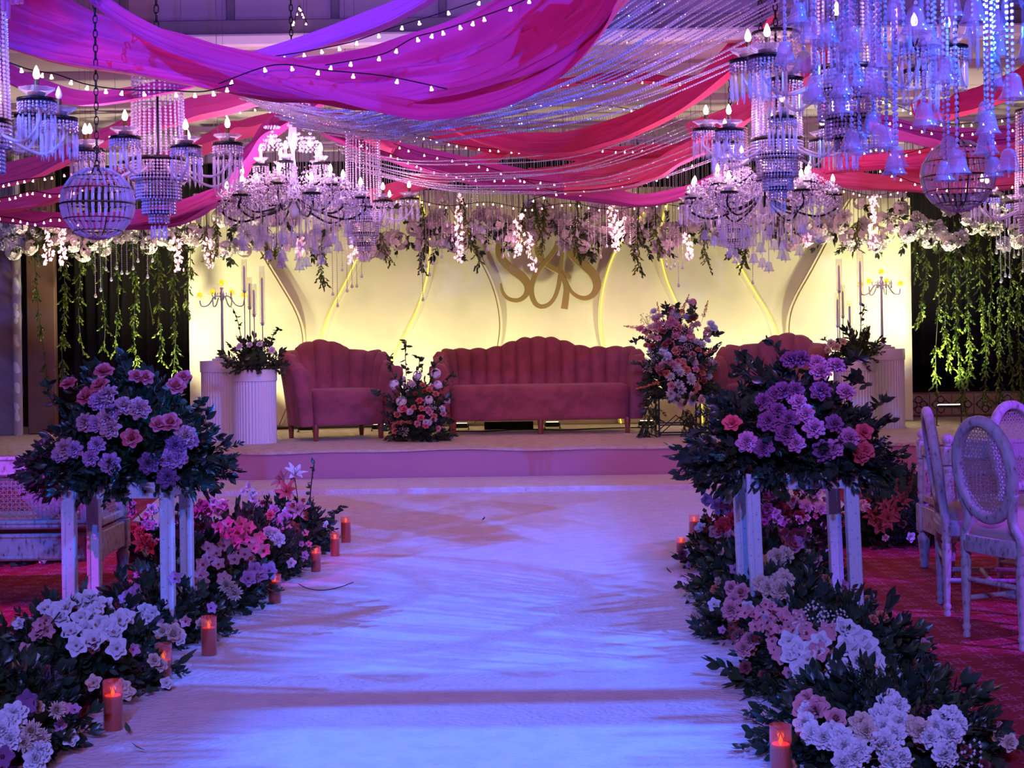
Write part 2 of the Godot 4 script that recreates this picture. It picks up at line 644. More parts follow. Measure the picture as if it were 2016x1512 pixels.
func setting() -> void:
	struct("floor", slab_box(Vector3(-8, -0.2, -20.2), Vector3(8.5, 0, 6.2)), M.red_carpet, "red patterned hall carpet under the settees and chairs", "floor")
	struct("wall_back", slab_box(Vector3(-8, 0, -20.2), Vector3(8.5, 5.4, -20)), M.plum_wall, "dark plum wall behind the stage", "wall")
	struct("wall_left", slab_box(Vector3(-8.2, 0, -20.2), Vector3(-8, 5.4, 6.2)), M.plum_wall, "dark side wall beyond the cane settee", "wall")
	struct("wall_right", slab_box(Vector3(8.5, 0, -20.2), Vector3(8.7, 5.4, 6.2)), M.plum_wall, "dark side wall beyond the dining chairs", "wall")
	struct("wall_front", slab_box(Vector3(-8.2, 0, 6.2), Vector3(8.7, 5.4, 6.4)), M.plum_wall, "dark wall behind the guests", "wall")
	struct("ceiling", slab_box(Vector3(-8.2, 5.2, -13.2), Vector3(8.7, 5.4, 6.4)), M.ceiling_paint, "high pale hall ceiling over the aisle", "ceiling")
	# the lower ceiling over the stage, behind a bulkhead with panels between flat ribs
	var low := struct("ceiling_stage", slab_box(Vector3(-8.2, 3.95, -20.2), Vector3(8.7, 4.15, -13.2)), M.ceiling_paint, "lower pale ceiling over the stage", "ceiling")
	for z in [-14.6, -16.4]:
		part("ceiling_beam", slab_box(Vector3(-8.2, 3.87, z - 0.05), Vector3(8.7, 3.96, z + 0.05), 0.01), M.ceiling_paint, low)
	var bulk := struct("wall_bulkhead", slab_box(Vector3(-8.2, 3.95, -13.4), Vector3(8.7, 5.2, -13.2)), M.panel_paint, "lilac panelled bulkhead above the stage opening", "wall")
	part("beam", slab_box(Vector3(-8.2, 3.99, -13.2), Vector3(8.7, 4.12, -13.08), 0.01), M.beam_paint, bulk)
	part("cove", slab_box(Vector3(-8.2, 3.88, -13.22), Vector3(8.7, 3.99, -13.04), 0.02), M.white_paint, bulk)
	for px in [252, 462, 668, 880, 1090, 1300, 1510, 1720, 1930]:
		var x: float = (px - 1008) * 13.15 / 3000.0
		part("rib", slab_box(Vector3(x - 0.035, 4.12, -13.2), Vector3(x + 0.035, 5.2, -13.14), 0.01), M.beam_paint, bulk)
	# white carpet runner, slightly askew to the hall, spreading before the stage
	var run := MB.new()
	var rows := []
	for q in [[4.2, -1.62, 0.95], [8.0, -1.45, 1.2], [10.4, -1.3, 1.4], [10.9, -2.1, 1.9], [11.6, -2.9, 2.55], [13.35, -3.1, 2.75]]:
		var row := PackedVector3Array()
		for s in [[q[1] - 0.01, 0.0], [q[1], 0.008], [(q[1] + q[2]) / 2.0, 0.01], [q[2], 0.008], [q[2] + 0.01, 0.0]]:
			row.append(Vector3(s[0], s[1], -q[0]))
		rows.append(row)
	run.grid(rows)
	single("aisle_carpet", run.done(), M.white_carpet, "long white carpet runner leading up the aisle to the stage", "carpet")
	# low carpeted step with rounded corners, then the stage
	struct("trim_step", rounded_slab(-2.95, 2.72, -13.28, -14.3, 0.0, 0.055, 0.22), M.white_carpet, "low carpeted step before the stage", "step")
	var stage := struct("stage", slab_box(Vector3(-6.4, 0, -19.2), Vector3(6.8, 0.318, -14.32), 0.015), M.riser_cloth, "low stage with a mauve cloth riser", "stage")
	# the cloth on top hangs over the edge in a shallow wavering line
	var top := MB.new()
	rows = []
	for k in 121:
		var x := -6.41 + 13.22 * k / 120.0
		var w := 0.012 + 0.008 * sin(x * 2.3) + 0.006 * sin(x * 5.1 + 1.0)
		rows.append(PackedVector3Array([Vector3(x, 0.322, -19.2), Vector3(x, 0.324, -14.4), Vector3(x, 0.321, -14.31), Vector3(x, 0.312, -14.302), Vector3(x, 0.312 - w, -14.303 + 0.004 * sin(x * 5.1))]))
	top.grid(rows)
	part("stage_top_cloth", top.done(), M.stage_cloth, stage)
	backdrop()
	side_walls()

# a slab with rounded corners in plan
func rounded_slab(x0: float, x1: float, z0: float, z1: float, y0: float, y1: float, r: float) -> ArrayMesh:
	var pts := PackedVector2Array()
	for q in [[x1 - r, z0 - r, 0.0], [x1 - 0.01, z1 + 0.01, 90.0], [x0 + 0.01, z1 + 0.01, 180.0], [x0 + r, z0 - r, 270.0]]:
		for k in 7:
			var rr := r if q[2] == 0.0 or q[2] == 270.0 else 0.01
			var a := deg_to_rad(90.0 - q[2] - k * 15.0)
			pts.append(Vector2(q[0] + rr * cos(a), q[1] + rr * sin(a)))
	var m := MB.new()
	var rows := []
	for s in [[0.0, y0], [0.0, y1 - 0.012], [0.004, y1 - 0.004], [0.012, y1]]:
		var row := PackedVector3Array()
		var mid := Vector2((x0 + x1) / 2.0, (z0 + z1) / 2.0)
		for p in pts:
			var d: Vector2 = (mid - p).normalized() * s[0]
			row.append(Vector3(p.x + d.x, s[1], p.y + d.y))
		rows.append(row)
	m.grid(rows, true, true, true)
	return m.done()

# backdrop of overlapping wavy panels, some edged with a light strip, the others with a gold groove
func backdrop() -> void:
	var base := MB.new()
	var a := Vector3(-3.757, 0.442, -18)
	var b := Vector3(4.655, 0.325, -18)
	base.box(Vector3((a.x + b.x) / 2.0, 1.72, -18.13), Vector3(b.x - a.x, 2.8, 0.14), 0.01)
	var t := thing("stage_backdrop", "tall cream backdrop of overlapping wavy panels behind the velvet seats", "backdrop", Vector3.ZERO)
	part("base_board", base.done(), M.backdrop_paint, t)
	var ca := [Vector3(-3.187, 3.03, -17.9), Vector3(-3.042, 2.741, -17.9), Vector3(-2.839, 2.321, -17.9), Vector3(-2.664, 2.02, -17.9), Vector3(-2.49, 1.707, -17.9), Vector3(-2.41, 1.449, -17.9), Vector3(-2.413, 1.181, -17.9), Vector3(-2.502, 0.824, -17.9), Vector3(-2.687, 0.379, -17.9)]
	var cb := [Vector3(-1.397, 3.005, -17.9), Vector3(-1.581, 2.661, -17.9), Vector3(-1.795, 2.306, -17.9), Vector3(-1.948, 2.01, -17.9), Vector3(-2.101, 1.732, -17.9), Vector3(-2.206, 1.476, -17.9), Vector3(-2.269, 1.239, -17.9), Vector3(-2.292, 0.881, -17.9), Vector3(-2.21, 0.372, -17.9)]
	var cc := [Vector3(-1.08, 3.039, -17.8), Vector3(-1, 2.824, -17.8), Vector3(-0.951, 2.526, -17.8), Vector3(-0.967, 2.23, -17.8), Vector3(-1.012, 1.993, -17.8), Vector3(-1.111, 1.698, -17.8), Vector3(-1.233, 1.462, -17.8), Vector3(-1.355, 1.227, -17.8), Vector3(-1.448, 0.931, -17.8), Vector3(-1.456, 0.367, -17.8)]
	var cd := [Vector3(-0.766, 3.034, -17.8), Vector3(-0.592, 2.759, -17.8), Vector3(-0.447, 2.46, -17.8), Vector3(-0.274, 2.161, -17.8), Vector3(-0.159, 1.863, -17.8), Vector3(-0.11, 1.565, -17.8), Vector3(-0.131, 1.298, -17.8), Vector3(-0.232, 0.855, -17.8), Vector3(-0.418, 0.353, -17.8)]
	var ce := [Vector3(1.756, 2.999, -17.8), Vector3(1.527, 2.759, -17.8), Vector3(1.364, 2.553, -17.8), Vector3(1.2, 2.289, -17.8), Vector3(1.095, 1.964, -17.8), Vector3(1.049, 1.638, -17.8), Vector3(1.062, 1.341, -17.8), Vector3(1.135, 1.014, -17.8), Vector3(1.273, 0.329, -17.8)]
	var cf := [Vector3(1.886, 2.997, -17.8), Vector3(1.788, 2.726, -17.8), Vector3(1.748, 2.459, -17.8), Vector3(1.775, 2.221, -17.8), Vector3(1.837, 1.983, -17.8), Vector3(1.952, 1.714, -17.8), Vector3(2.09, 1.416, -17.8), Vector3(2.193, 1.118, -17.8), Vector3(2.223, 0.316, -17.8)]
	var cg := [Vector3(2.349, 2.943, -17.8), Vector3(2.492, 2.567, -17.8), Vector3(2.664, 2.179, -17.8), Vector3(2.85, 1.85, -17.8), Vector3(2.995, 1.611, -17.8), Vector3(3.098, 1.372, -17.8), Vector3(3.154, 1.104, -17.8), Vector3(3.142, 0.303, -17.8)]
	var ch := [Vector3(3.939, 2.921, -17.8), Vector3(3.799, 2.697, -17.8), Vector3(3.659, 2.432, -17.8), Vector3(3.464, 2.079, -17.8), Vector3(3.294, 1.785, -17.8), Vector3(3.214, 1.578, -17.8), Vector3(3.193, 1.341, -17.8), Vector3(3.247, 0.984, -17.8), Vector3(3.409, 0.299, -17.8)]
	# panels lie over one another like petals, each further out standing nearer; lights sit a little in from the free edge
	wavy_panel(t, cd, a.x, -17.98, 0.0, -0.035)
	wavy_panel(t, cc, a.x, -17.90, 0.06, 0.0)
	wavy_panel(t, cb, a.x, -17.82, 0.06, 0.0)
	wavy_panel(t, ca, a.x, -17.74, 0.0, -0.035)
	wavy_panel(t, ce, b.x, -17.98, -0.03, 0.0)
	wavy_panel(t, cf, b.x, -17.90, -0.06, 0.0)
	wavy_panel(t, cg, b.x, -17.82, -0.06, 0.0)
	wavy_panel(t, ch, b.x, -17.74, 0.0, 0.035)
	monogram()

# edge: the free edge as traced; the panel runs from there to x_end; lip: how far the board stands out past the light strip (0: it has none)
func wavy_panel(t: Node3D, edge: Array, x_end: float, z: float, lip: float, groove: float) -> void:
	var out := PackedVector2Array()
	var line := []
	for p in curve(edge, 5):
		out.append(Vector2(p.x + lip, maxf(p.y, 0.33)))
		line.append(Vector3(p.x + groove, p.y, z + (0.012 if lip != 0.0 else 0.001)))
	out.append(Vector2(x_end, 0.33))
	out.append(Vector2(x_end, line[0].y))
	var m := MB.new()
	m.slab(out, z - 0.078, z)
	part("wavy_panel", m.done(), M.backdrop_paint, t)
	var g := MB.new()
	g.tube(line, 0.0065 if lip != 0.0 else 0.006, 6)
	part("light_strip" if lip != 0.0 else "edge_groove", g.done(), M.led_strip if lip != 0.0 else M.groove_gold, t)

# S & S in sweeping gold strokes; each glyph is cut from a board
func monogram() -> void:
	var t := thing("monogram_sign", "large gold cut-out S & S letters on the middle of the cream backdrop", "sign", Vector3(0, 0, -17.9))
	# crop pixels to metres on the plane of the sign
	var px := func(x: float, y: float) -> Vector2:
		var gx := 840.0 + x / 3.436
		var gy := 440.0 + y / 3.436
		var dx := gx - 1008.0
		var dy := gy - 666.0
		return Vector2((dx - 0.014 * dy) * 17.9 / 3000.0, 1.35 - (dy + 0.014 * dx) * 17.9 / 3000.0)
	var glyphs := [
		["letter", [[[605, 85, 9], [560, 58, 14], [515, 80, 24], [492, 140, 36], [492, 205, 44], [522, 262, 48], [575, 312, 50], [632, 352, 50], [672, 395, 46], [684, 440, 38], [668, 488, 30], [628, 518, 26], [582, 520, 24], [542, 502, 22], [516, 468, 18], [504, 425, 12], [505, 405, 6]]]],
		["ampersand", [[[735, 150, 10], [748, 200, 24], [778, 250, 32], [830, 290, 32], [890, 322, 30], [940, 350, 28], [972, 372, 20]],
			[[880, 120, 18], [872, 165, 26], [835, 225, 28], [780, 285, 28], [735, 350, 30], [710, 425, 30], [712, 490, 30], [738, 545, 28], [780, 564, 26], [830, 545, 24], [868, 495, 22], [892, 420, 24], [905, 330, 24], [912, 240, 22], [922, 180, 16]],
			[[905, 335, 18], [930, 385, 26], [945, 440, 32], [940, 510, 36], [930, 578, 38]]]],
		["letter", [[[1080, 80, 9], [1035, 52, 14], [990, 78, 26], [968, 135, 38], [975, 195, 44], [1015, 245, 48], [1070, 290, 50], [1118, 335, 50], [1146, 385, 48], [1150, 435, 42], [1125, 482, 34], [1080, 506, 28], [1030, 500, 24], [985, 470, 20], [955, 425, 20], [935, 375, 14]]]]]
	for g in glyphs:
		var m := MB.new()
		var lift := 0.0
		for s in g[1]:
			lift += 0.003
			var mid := []
			for q in s:
				var p: Vector2 = px.call(q[0], q[1])
				mid.append(Vector3(p.x, p.y, q[2] * 0.6 / 3.436 * 17.9 / 3000.0))
			var sm := curve(mid, 5)
			var rows := []
			for i in sm.size():
				var d: Vector3 = sm[mini(i + 1, sm.size() - 1)] - sm[maxi(i - 1, 0)]
				var n := Vector3(-d.y, d.x, 0).normalized()
				var c := Vector3(sm[i].x, sm[i].y, 0)
				# strokes are broad-nibbed: widest on the falling diagonals
				var w: float = maxf(sm[i].z, 0.006)
				rows.append(PackedVector3Array([c + n * w, c + n * w + Vector3(0, 0, 0.052 + lift), c + n * (w - 0.004) + Vector3(0, 0, 0.056 + lift), c - n * (w - 0.004) + Vector3(0, 0, 0.056 + lift), c - n * w + Vector3(0, 0, 0.052 + lift), c - n * w]))
			m.grid(rows, true, true, true)
		part(g[0], m.done(true), M.gold_letters, t)
	for q in [[600, 340], [684, 440], [790, 270], [905, 330], [1070, 290], [1146, 400]]:
		var p: Vector2 = px.call(q[0], q[1])
		var pins := MB.new()
		pins.tube([Vector3(p.x, p.y, 0.003), Vector3(p.x, p.y, -0.155)], 0.008, 6)
		part("mounting_pin", pins.done(), M.groove_gold, t)

func pleats(x0: float, x1: float, y0: float, y1: float, z: float, amp: float, n: int, seed_: int) -> ArrayMesh:
	var m := MB.new()
	var rows := []
	var nz := noise(0.6, FastNoiseLite.TYPE_SIMPLEX, 2, seed_)
	for i in 9:
		var y := lerpf(y1, y0, i / 8.0)
		var row := PackedVector3Array()
		for k in n * 8 + 1:
			var u := float(k) / (n * 8)
			var x := lerpf(x0, x1, u)
			row.append(Vector3(x, y, z + amp * sin(u * n * TAU + 1.5 * nz.get_noise_2d(x * 2.0, y * 0.4)) + amp * 0.6 * nz.get_noise_2d(x * 3.0, y)))
		rows.append(row)
	m.grid(rows)
	return m.done()

func side_walls() -> void:
	# dark curtains beside and above the backdrop
	single("dark_curtain", pleats(-5.35, -3.3, 0.33, 3.6, -18.6, 0.05, 14, 3), M.dark_curtain, "dark pleated curtain behind the hanging vines beside the wrapped pillar", "curtain")
	single("dark_curtain", pleats(4.3, 8.0, 0.95, 3.6, -18.7, 0.05, 22, 4), M.dark_curtain, "dark pleated curtain above the tiled ledge behind the hanging vines", "curtain")
	single("header_curtain", pleats(-3.4, 4.5, 3.02, 3.52, -18.3, 0.03, 60, 5), M.black_cloth, "black gathered valance hanging above the cream backdrop", "curtain")
	struct("wall_fascia", slab_box(Vector3(-8.0, 3.5, -18.36), Vector3(8.5, 3.96, -18.24)), M.ceiling_paint, "pale fascia above the black valance and dark curtains", "wall")
	# tan panel and the film-wrapped pillar at the far end of the stage
	var p := Vector3(-5.572, 2.572, -17.5)
	var q := Vector3(-5.246, 2.567, -17.5)
	single("tan_screen", slab_box(Vector3(p.x, 0.325, -17.6), Vector3(q.x, 3.9, -17.5), 0.01), M.tan_panel, "narrow tan panel standing between the wrapped pillar and the dark curtain", "panel")
	var t := thing("wrapped_pillar", "pale pillar wrapped in wrinkled clear film at the far stage corner", "pillar", Vector3(Vector3(-5.593, 1.81, -17.35).x - 0.04, 0.325, -17.35))
	var pole := MB.new()
	pole.lathe([Vector2(0.0, 0.0), Vector2(0.05, 0.0), Vector2(0.05, 3.57), Vector2(0.0, 3.57)], 14)
	part("pole", pole.done(), M.white_paint, t)
	part("board", slab_box(Vector3(-1.4, 0.0, -0.12), Vector3(-0.05, 3.57, -0.06), 0.005), M.panel_paint, t)
	var film := MB.new()
	var nz := noise(1.0, FastNoiseLite.TYPE_SIMPLEX, 3, 8)
	var rows := []
	for i in 60:
		var y := 3.5 * i / 59.0
		var row := PackedVector3Array()
		for k in 14:
			var u := k / 13.0
			var x := lerpf(-1.4, 0.07, u)
			row.append(Vector3(x, y, 0.05 * (1.0 if u < 0.9 else 1.0) + 0.05 * nz.get_noise_2d(x * 1.2, y * 5.0 + x * 2.4)))
		rows.append(row)
	film.grid(rows)
	part("film", film.done(), M.wrap_film if M.has("wrap_film") else clear("wrap_film", Color(0.62, 0.54, 0.6), 0.35, 0.15), t)
	# tiled ledge and floodlight beside the backdrop
	var l := Vector3(4.781, 0.185, -18.4)
	var ledge := struct("wall_ledge", slab_box(Vector3(l.x, 0.32, -18.75), Vector3(8.0, 0.62, -18.5), 0.01), M.tan_panel, "low tiled ledge beside the backdrop under the hanging vines", "ledge")
	mat("tile_cream", Color(0.62, 0.52, 0.48), 0.4)
	mat("tile_print", Color(0.08, 0.06, 0.07), 0.5)
	for k in 8:
		var x: float = l.x + 0.14 + k * 0.27
		var tile := part("tile", slab_box(Vector3(x - 0.13, 0.35, -18.5), Vector3(x + 0.13, 0.60, -18.49), 0.004), M.tile_cream, ledge)
		var deco := MB.new()
		var mid := Vector3(x, 0.475, -18.487)
		for s in 4:
			var a := TAU * s / 4.0
			var pts := []
			for j in 17:
				var w := TAU * j / 16.0
				pts.append(mid + Vector3(cos(a), sin(a), 0) * 0.06 + Vector3(cos(w) * 0.04, sin(w) * 0.04, 0))
			deco.tube(pts, 0.005, 4, false)
		deco.tube([mid + Vector3(-0.12, 0, 0), mid + Vector3(0, 0.11, 0), mid + Vector3(0.12, 0, 0), mid + Vector3(0, -0.11, 0), mid + Vector3(-0.12, 0, 0)], 0.004, 4, false)
		part("tile_print", deco.done(), M.tile_print, tile)
	flood(Vector3(4.791, 0.551, -16.75), Vector3(0, 1.4, -0.26), 0.26, 13.0, 62.0, "bright bar floodlight on the stage under the hanging vines")
	flood(Vector3(-3.954, 0.4, -16.7), Vector3(0, 1.4, -0.2), 0.2, 13.0, 62.0, "small bar floodlight on the stage floor below the vines by the dark curtain")
	var n := 0
	for px in [455, 600, 745, 905, 1085, 1270, 1440, 1600, 1700]:
		flood(Vector3((px - 1008.0) * 17.25 / 3000.0, 0.385, -17.25), Vector3(0, 1.0, -0.62), 0.16, 2.3, 50.0, ["small flood lamp on the stage behind the fluted pedestals by the settee", "small flood lamp on the stage behind the first armchair", "small flood lamp on the stage behind the low peach bouquet", "small flood lamp behind the sofa arm beside the low bouquet", "small flood lamp on the stage behind the middle of the sofa", "lit flood lamp on the stage between sofa and tall bouquet", "small flood lamp on the stage behind the tall bouquet", "small flood lamp on the stage behind the half hidden armchair", "small flood lamp on the stage behind the pedestals by the tiled ledge"][n])
		n += 1

# a bar floodlight on the stage floor aimed up
func flood(p: Vector3, aim: Vector3, w: float, energy: float, angle: float, label: String) -> void:
	var t := thing("flood_light", label, "floodlight", Vector3(p.x, 0.325, p.z), 0.0, "")
	var h := p.y - 0.325
	var b := Basis.looking_at(-aim, Vector3.BACK) * Basis(Vector3.RIGHT, PI / 2)
	b = Basis(Vector3.RIGHT, atan2(aim.z, aim.y))
	var body := MB.new()
	body.box(Vector3(0, -0.02, 0), Vector3(w, 0.03, 0.07), 0.006, Transform3D(b, Vector3(0, h, 0)))
	for s in [-1, 1]:
		body.box(Vector3(s * (w / 2.0 + 0.006), -0.0 + h / 2.0, 0), Vector3(0.008, h, 0.03), 0.002)
		body.box(Vector3(s * (w / 2.0 + 0.006), 0.004, 0), Vector3(0.02, 0.008, 0.12), 0.002)
	part("housing", body.done(), M.black, t)
	var lens := MB.new()
	lens.box(Vector3(0, 0.0, 0), Vector3(w - 0.02, 0.012, 0.05), 0.004, Transform3D(b, Vector3(0, h, 0)))
	part("lens", lens.done(), M.flood_lens, t)
	var o := Vector3(0, h, 0) + aim.normalized() * 0.03
	spot(t, o, o + aim, Color(1.0, 0.98, 0.76), energy, angle, 1.0, 0.05)

# ------------------------------------------------------------------ leaves and flowers
# a petal growing from the origin along +y, leaning out towards +z
func petal(m: MB, l: float, w: float, lean: float, curl: float, cup: float, ruf: float, xf: Transform3D, shape := 0.7, nu := 4, nt := 4) -> void:
	var rows := []
	var p := Vector3.ZERO
	for i in nt + 1:
		var t := float(i) / nt
		var an := lean + curl * t
		var d := Vector3(0, cos(an), sin(an))
		var n := Vector3(0, -sin(an), cos(an))
		if i > 0:
			p += d * l / nt
		var ww := w * (0.16 + 0.84 * pow(sin(PI * clampf(pow(t, shape), 0.0, 0.94)), 0.7))
		var row := PackedVector3Array()
		for j in nu + 1:
			var u := 2.0 * j / nu - 1.0
			row.append(xf * (p + Vector3(u * ww, 0, 0) - n * (cup * u * u * ww) + n * ruf * t * l * sin(u * 5.0 + t * 3.0) + d * (-0.12 * l * u * u * t)))
		rows.append(row)
	m.grid(rows)

func ring(m: MB, n: int, l: float, w: float, lean: float, curl: float, cup: float, ruf: float, y := 0.0, out := 0.0, off := 0.0, shape := 0.7, nu := 4, nt := 4) -> void:
	for k in n:
		var a := TAU * (k + off) / n + rf(-0.12, 0.12)
		var b := Basis(Vector3.UP, a)
		var s := rf(0.9, 1.08)
		petal(m, l * s, w * s, lean + rf(-0.08, 0.08), curl + rf(-0.1, 0.1), cup, ruf, Transform3D(b, b * Vector3(0, y, out)), shape, nu, nt)

# flower heads of unit size (about 1 across), facing +y; two of each kind
func flower(kind: String, v := 0) -> ArrayMesh:
	var key := "%s%d" % [kind, v]
	if FM.has(key):
		return FM[key]
	var m := MB.new()
	match kind:
		"rose":
			ring(m, 3, 0.30, 0.13, 0.05, -0.25, 0.5, 0.0, 0.05, 0.03)
			ring(m, 4, 0.34, 0.18, 0.18, 0.15, 0.45, 0.02, 0.02, 0.05, 0.5)
			ring(m, 5, 0.40, 0.24, 0.45, 0.55, 0.4, 0.03, 0.0, 0.05)
			ring(m, 6, 0.46, 0.27, 0.85, 0.75, 0.3, 0.05, -0.02, 0.05, 0.5)
		"peony":
			ring(m, 5, 0.30, 0.12, 0.15, 0.1, 0.4, 0.10, 0.04, 0.02)
			ring(m, 7, 0.34, 0.14, 0.40, 0.2, 0.3, 0.13, 0.03, 0.03, 0.5)
			ring(m, 8, 0.38, 0.16, 0.68, 0.35, 0.25, 0.13, 0.01, 0.04)
			ring(m, 8, 0.42, 0.19, 0.98, 0.45, 0.2, 0.12, -0.01, 0.05, 0.5)
			ring(m, 7, 0.46, 0.22, 1.30, 0.45, 0.2, 0.10, -0.03, 0.05)
		"blossom":
			ring(m, 5, 0.50, 0.27, 0.95, 0.4, 0.25, 0.08, 0.0, 0.03)
			ring(m, 4, 0.40, 0.22, 0.5, 0.35, 0.3, 0.1, 0.02, 0.02, 0.5)
			m.col = Color(0.75, 0.45, 0.30)
			for k in 8:
				var a := TAU * k / 8.0
				m.tube([Vector3.ZERO, Vector3(cos(a) * 0.07, 0.2, sin(a) * 0.07)], 0.012, 3, false)
		"sakura":
			ring(m, 5, 0.48, 0.25, 0.8, 0.5, 0.3, 0.12, 0.0, 0.02)
			m.col = Color(0.35, 0.08, 0.14)
			m.ball(Vector3(0, 0.05, 0), Vector3(0.09, 0.06, 0.09), 6, 4)
		"mum":
			for q in [[8, 0.28, 0.1], [12, 0.36, 0.42], [14, 0.42, 0.75], [15, 0.46, 1.1], [14, 0.46, 1.5]]:
				ring(m, q[0], q[1], 0.07, q[2], -0.35, 0.4, 0.0, 0.03, 0.04, rf(0, 1), 0.8, 2, 3)
		"lily":
			ring(m, 3, 0.75, 0.17, 0.35, 0.95, 0.35, 0.02, 0.0, 0.02, 0.0, 0.85)
			ring(m, 3, 0.72, 0.13, 0.40, 1.05, 0.3, 0.02, 0.0, 0.02, 0.5, 0.85)
			m.col = Color(0.55, 0.3, 0.15)
			for k in 5:
				var a := TAU * k / 5.0
				m.tube([Vector3.ZERO, Vector3(cos(a) * 0.06, 0.3, sin(a) * 0.06), Vector3(cos(a) * 0.15, 0.5, sin(a) * 0.15)], 0.014, 3, false)
		"hydrangea":
			for k in 34:
				var d := Vector3(rf(-1, 1), rf(-0.35, 1), rf(-1, 1)).normalized()
				var b := yb(d, rf(0, TAU))
				for j in 4:
					petal(m, 0.17, 0.10, 1.25, 0.2, 0.1, 0.05, Transform3D(b * Basis(Vector3.UP, TAU * j / 4.0), d * 0.36), 0.6, 2, 2)
		"plume":
			# an astilbe plume a unit long along +y
			for k in 90:
				var t := rf(0.05, 1.0)
				var a := rf(0, TAU)
				var r := 0.17 * (1.0 - t) + 0.03
				m.col = Color.WHITE * rf(0.75, 1.1)
				m.ball(Vector3(cos(a) * r * rf(0.2, 1.0), t, sin(a) * r * rf(0.2, 1.0)), Vector3.ONE * rf(0.02, 0.045), 4, 2)
			m.col = Color(0.4, 0.35, 0.2)
			m.tube([Vector3(0, -0.3, 0), Vector3(0, 1, 0)], 0.012, 4)
		"breath":
			for k in 60:
				var d := Vector3(rf(-1, 1), rf(-0.1, 1), rf(-1, 1)).normalized() * rf(0.3, 0.55)
				m.ball(d, Vector3.ONE * 0.035, 4, 2)
				if k % 3 == 0:
					m.col = Color(0.2, 0.28, 0.15)
					m.tube([Vector3(0, -0.2, 0), d], 0.006, 3, false)
					m.col = Color.WHITE
	FM[key] = m.done(kind == "plume" or kind == "breath")
	return FM[key]

func blade(m: MB, l: float, w: float, bend: float, xf: Transform3D, fold := 0.35) -> void:
	# a leaf along +y folded on its midrib: 4 stations
	var rows := []
	var p := Vector3.ZERO
	for i in 5:
		var t := i / 4.0
		var an := bend * t
		if i > 0:
			p += Vector3(0, cos(an), sin(an)) * l / 4.0
		var ww := w * sin(PI * clampf(0.06 + 0.94 * pow(t, 0.8), 0.0, 1.0)) + 0.0005
		rows.append(PackedVector3Array([xf * (p + Vector3(-ww, 0, ww * fold)), xf * p, xf * (p + Vector3(ww, 0, ww * fold))]))
	m.grid(rows)

func leaf_mesh(kind := 0) -> ArrayMesh:
	var key := "leaf%d" % kind
	if not FM.has(key):
		var m := MB.new()
		blade(m, 1.0, [0.26, 0.2, 0.34][kind], [0.5, 0.9, 0.3][kind], Transform3D.IDENTITY)
		FM[key] = m.done()
	return FM[key]

# sprigs about 1 unit long: 0 broad laurel, 1 small ruscus leaves, 2 feathery asparagus fern, 3 hanging vine piece (grows along +y)
func sprig(kind: int) -> ArrayMesh:
	var key := "sprig%d" % kind
	if FM.has(key):
		return FM[key]
	var m := MB.new()
	var bend := 0.55
	var pos := func(t: float) -> Vector3:
		return Vector3(0.0, t * (1.0 - 0.12 * t), 0.28 * t * t)
	m.col = Color(0.55, 0.45, 0.35)
	m.tube([pos.call(0.0), pos.call(0.35), pos.call(0.7), pos.call(0.95)], [0.016, 0.013, 0.01, 0.005], 3, false)
	var count: int = [9, 17, 46, 13][kind]
	for k in count:
		var t := (k + 1.0) / count
		var side := 1.0 if k % 2 == 0 else -1.0
		var a := rf(-0.6, 0.6) + (0.0 if side > 0 else PI)
		if kind == 2 or kind == 3:
			a = rf(0, TAU)
		var out := Vector3(cos(a), 0, sin(a))
		var dir: Vector3 = (out * [0.9, 1.0, 0.9, 0.8][kind] + Vector3(0, rf(0.35, 0.9), 0.1)).normalized()
		if k == count - 1:
			dir = Vector3(0, 0.9, 0.45)
		var g := rf(0.75, 1.15)
		m.col = Color(g, g, g)
		var l: float = [0.36, 0.20, 0.17, 0.27][kind] * rf(0.8, 1.15)
		blade(m, l, l * [0.27, 0.24, 0.05, 0.30][kind], rf(0.2, 0.8) * bend * 2.0, Transform3D(yb(dir, rf(-0.7, 0.7)), pos.call(t * 0.97)))
	FM[key] = m.done()
	return FM[key]

func greens(k: float, blue := 0.0) -> Color:
	# linear leaf colours from deep bottle green to olive
	var c := Color(0.020, 0.050, 0.026).lerp(Color(0.055, 0.085, 0.025), k)
	return c.lerp(Color(0.035, 0.075, 0.07), blue)

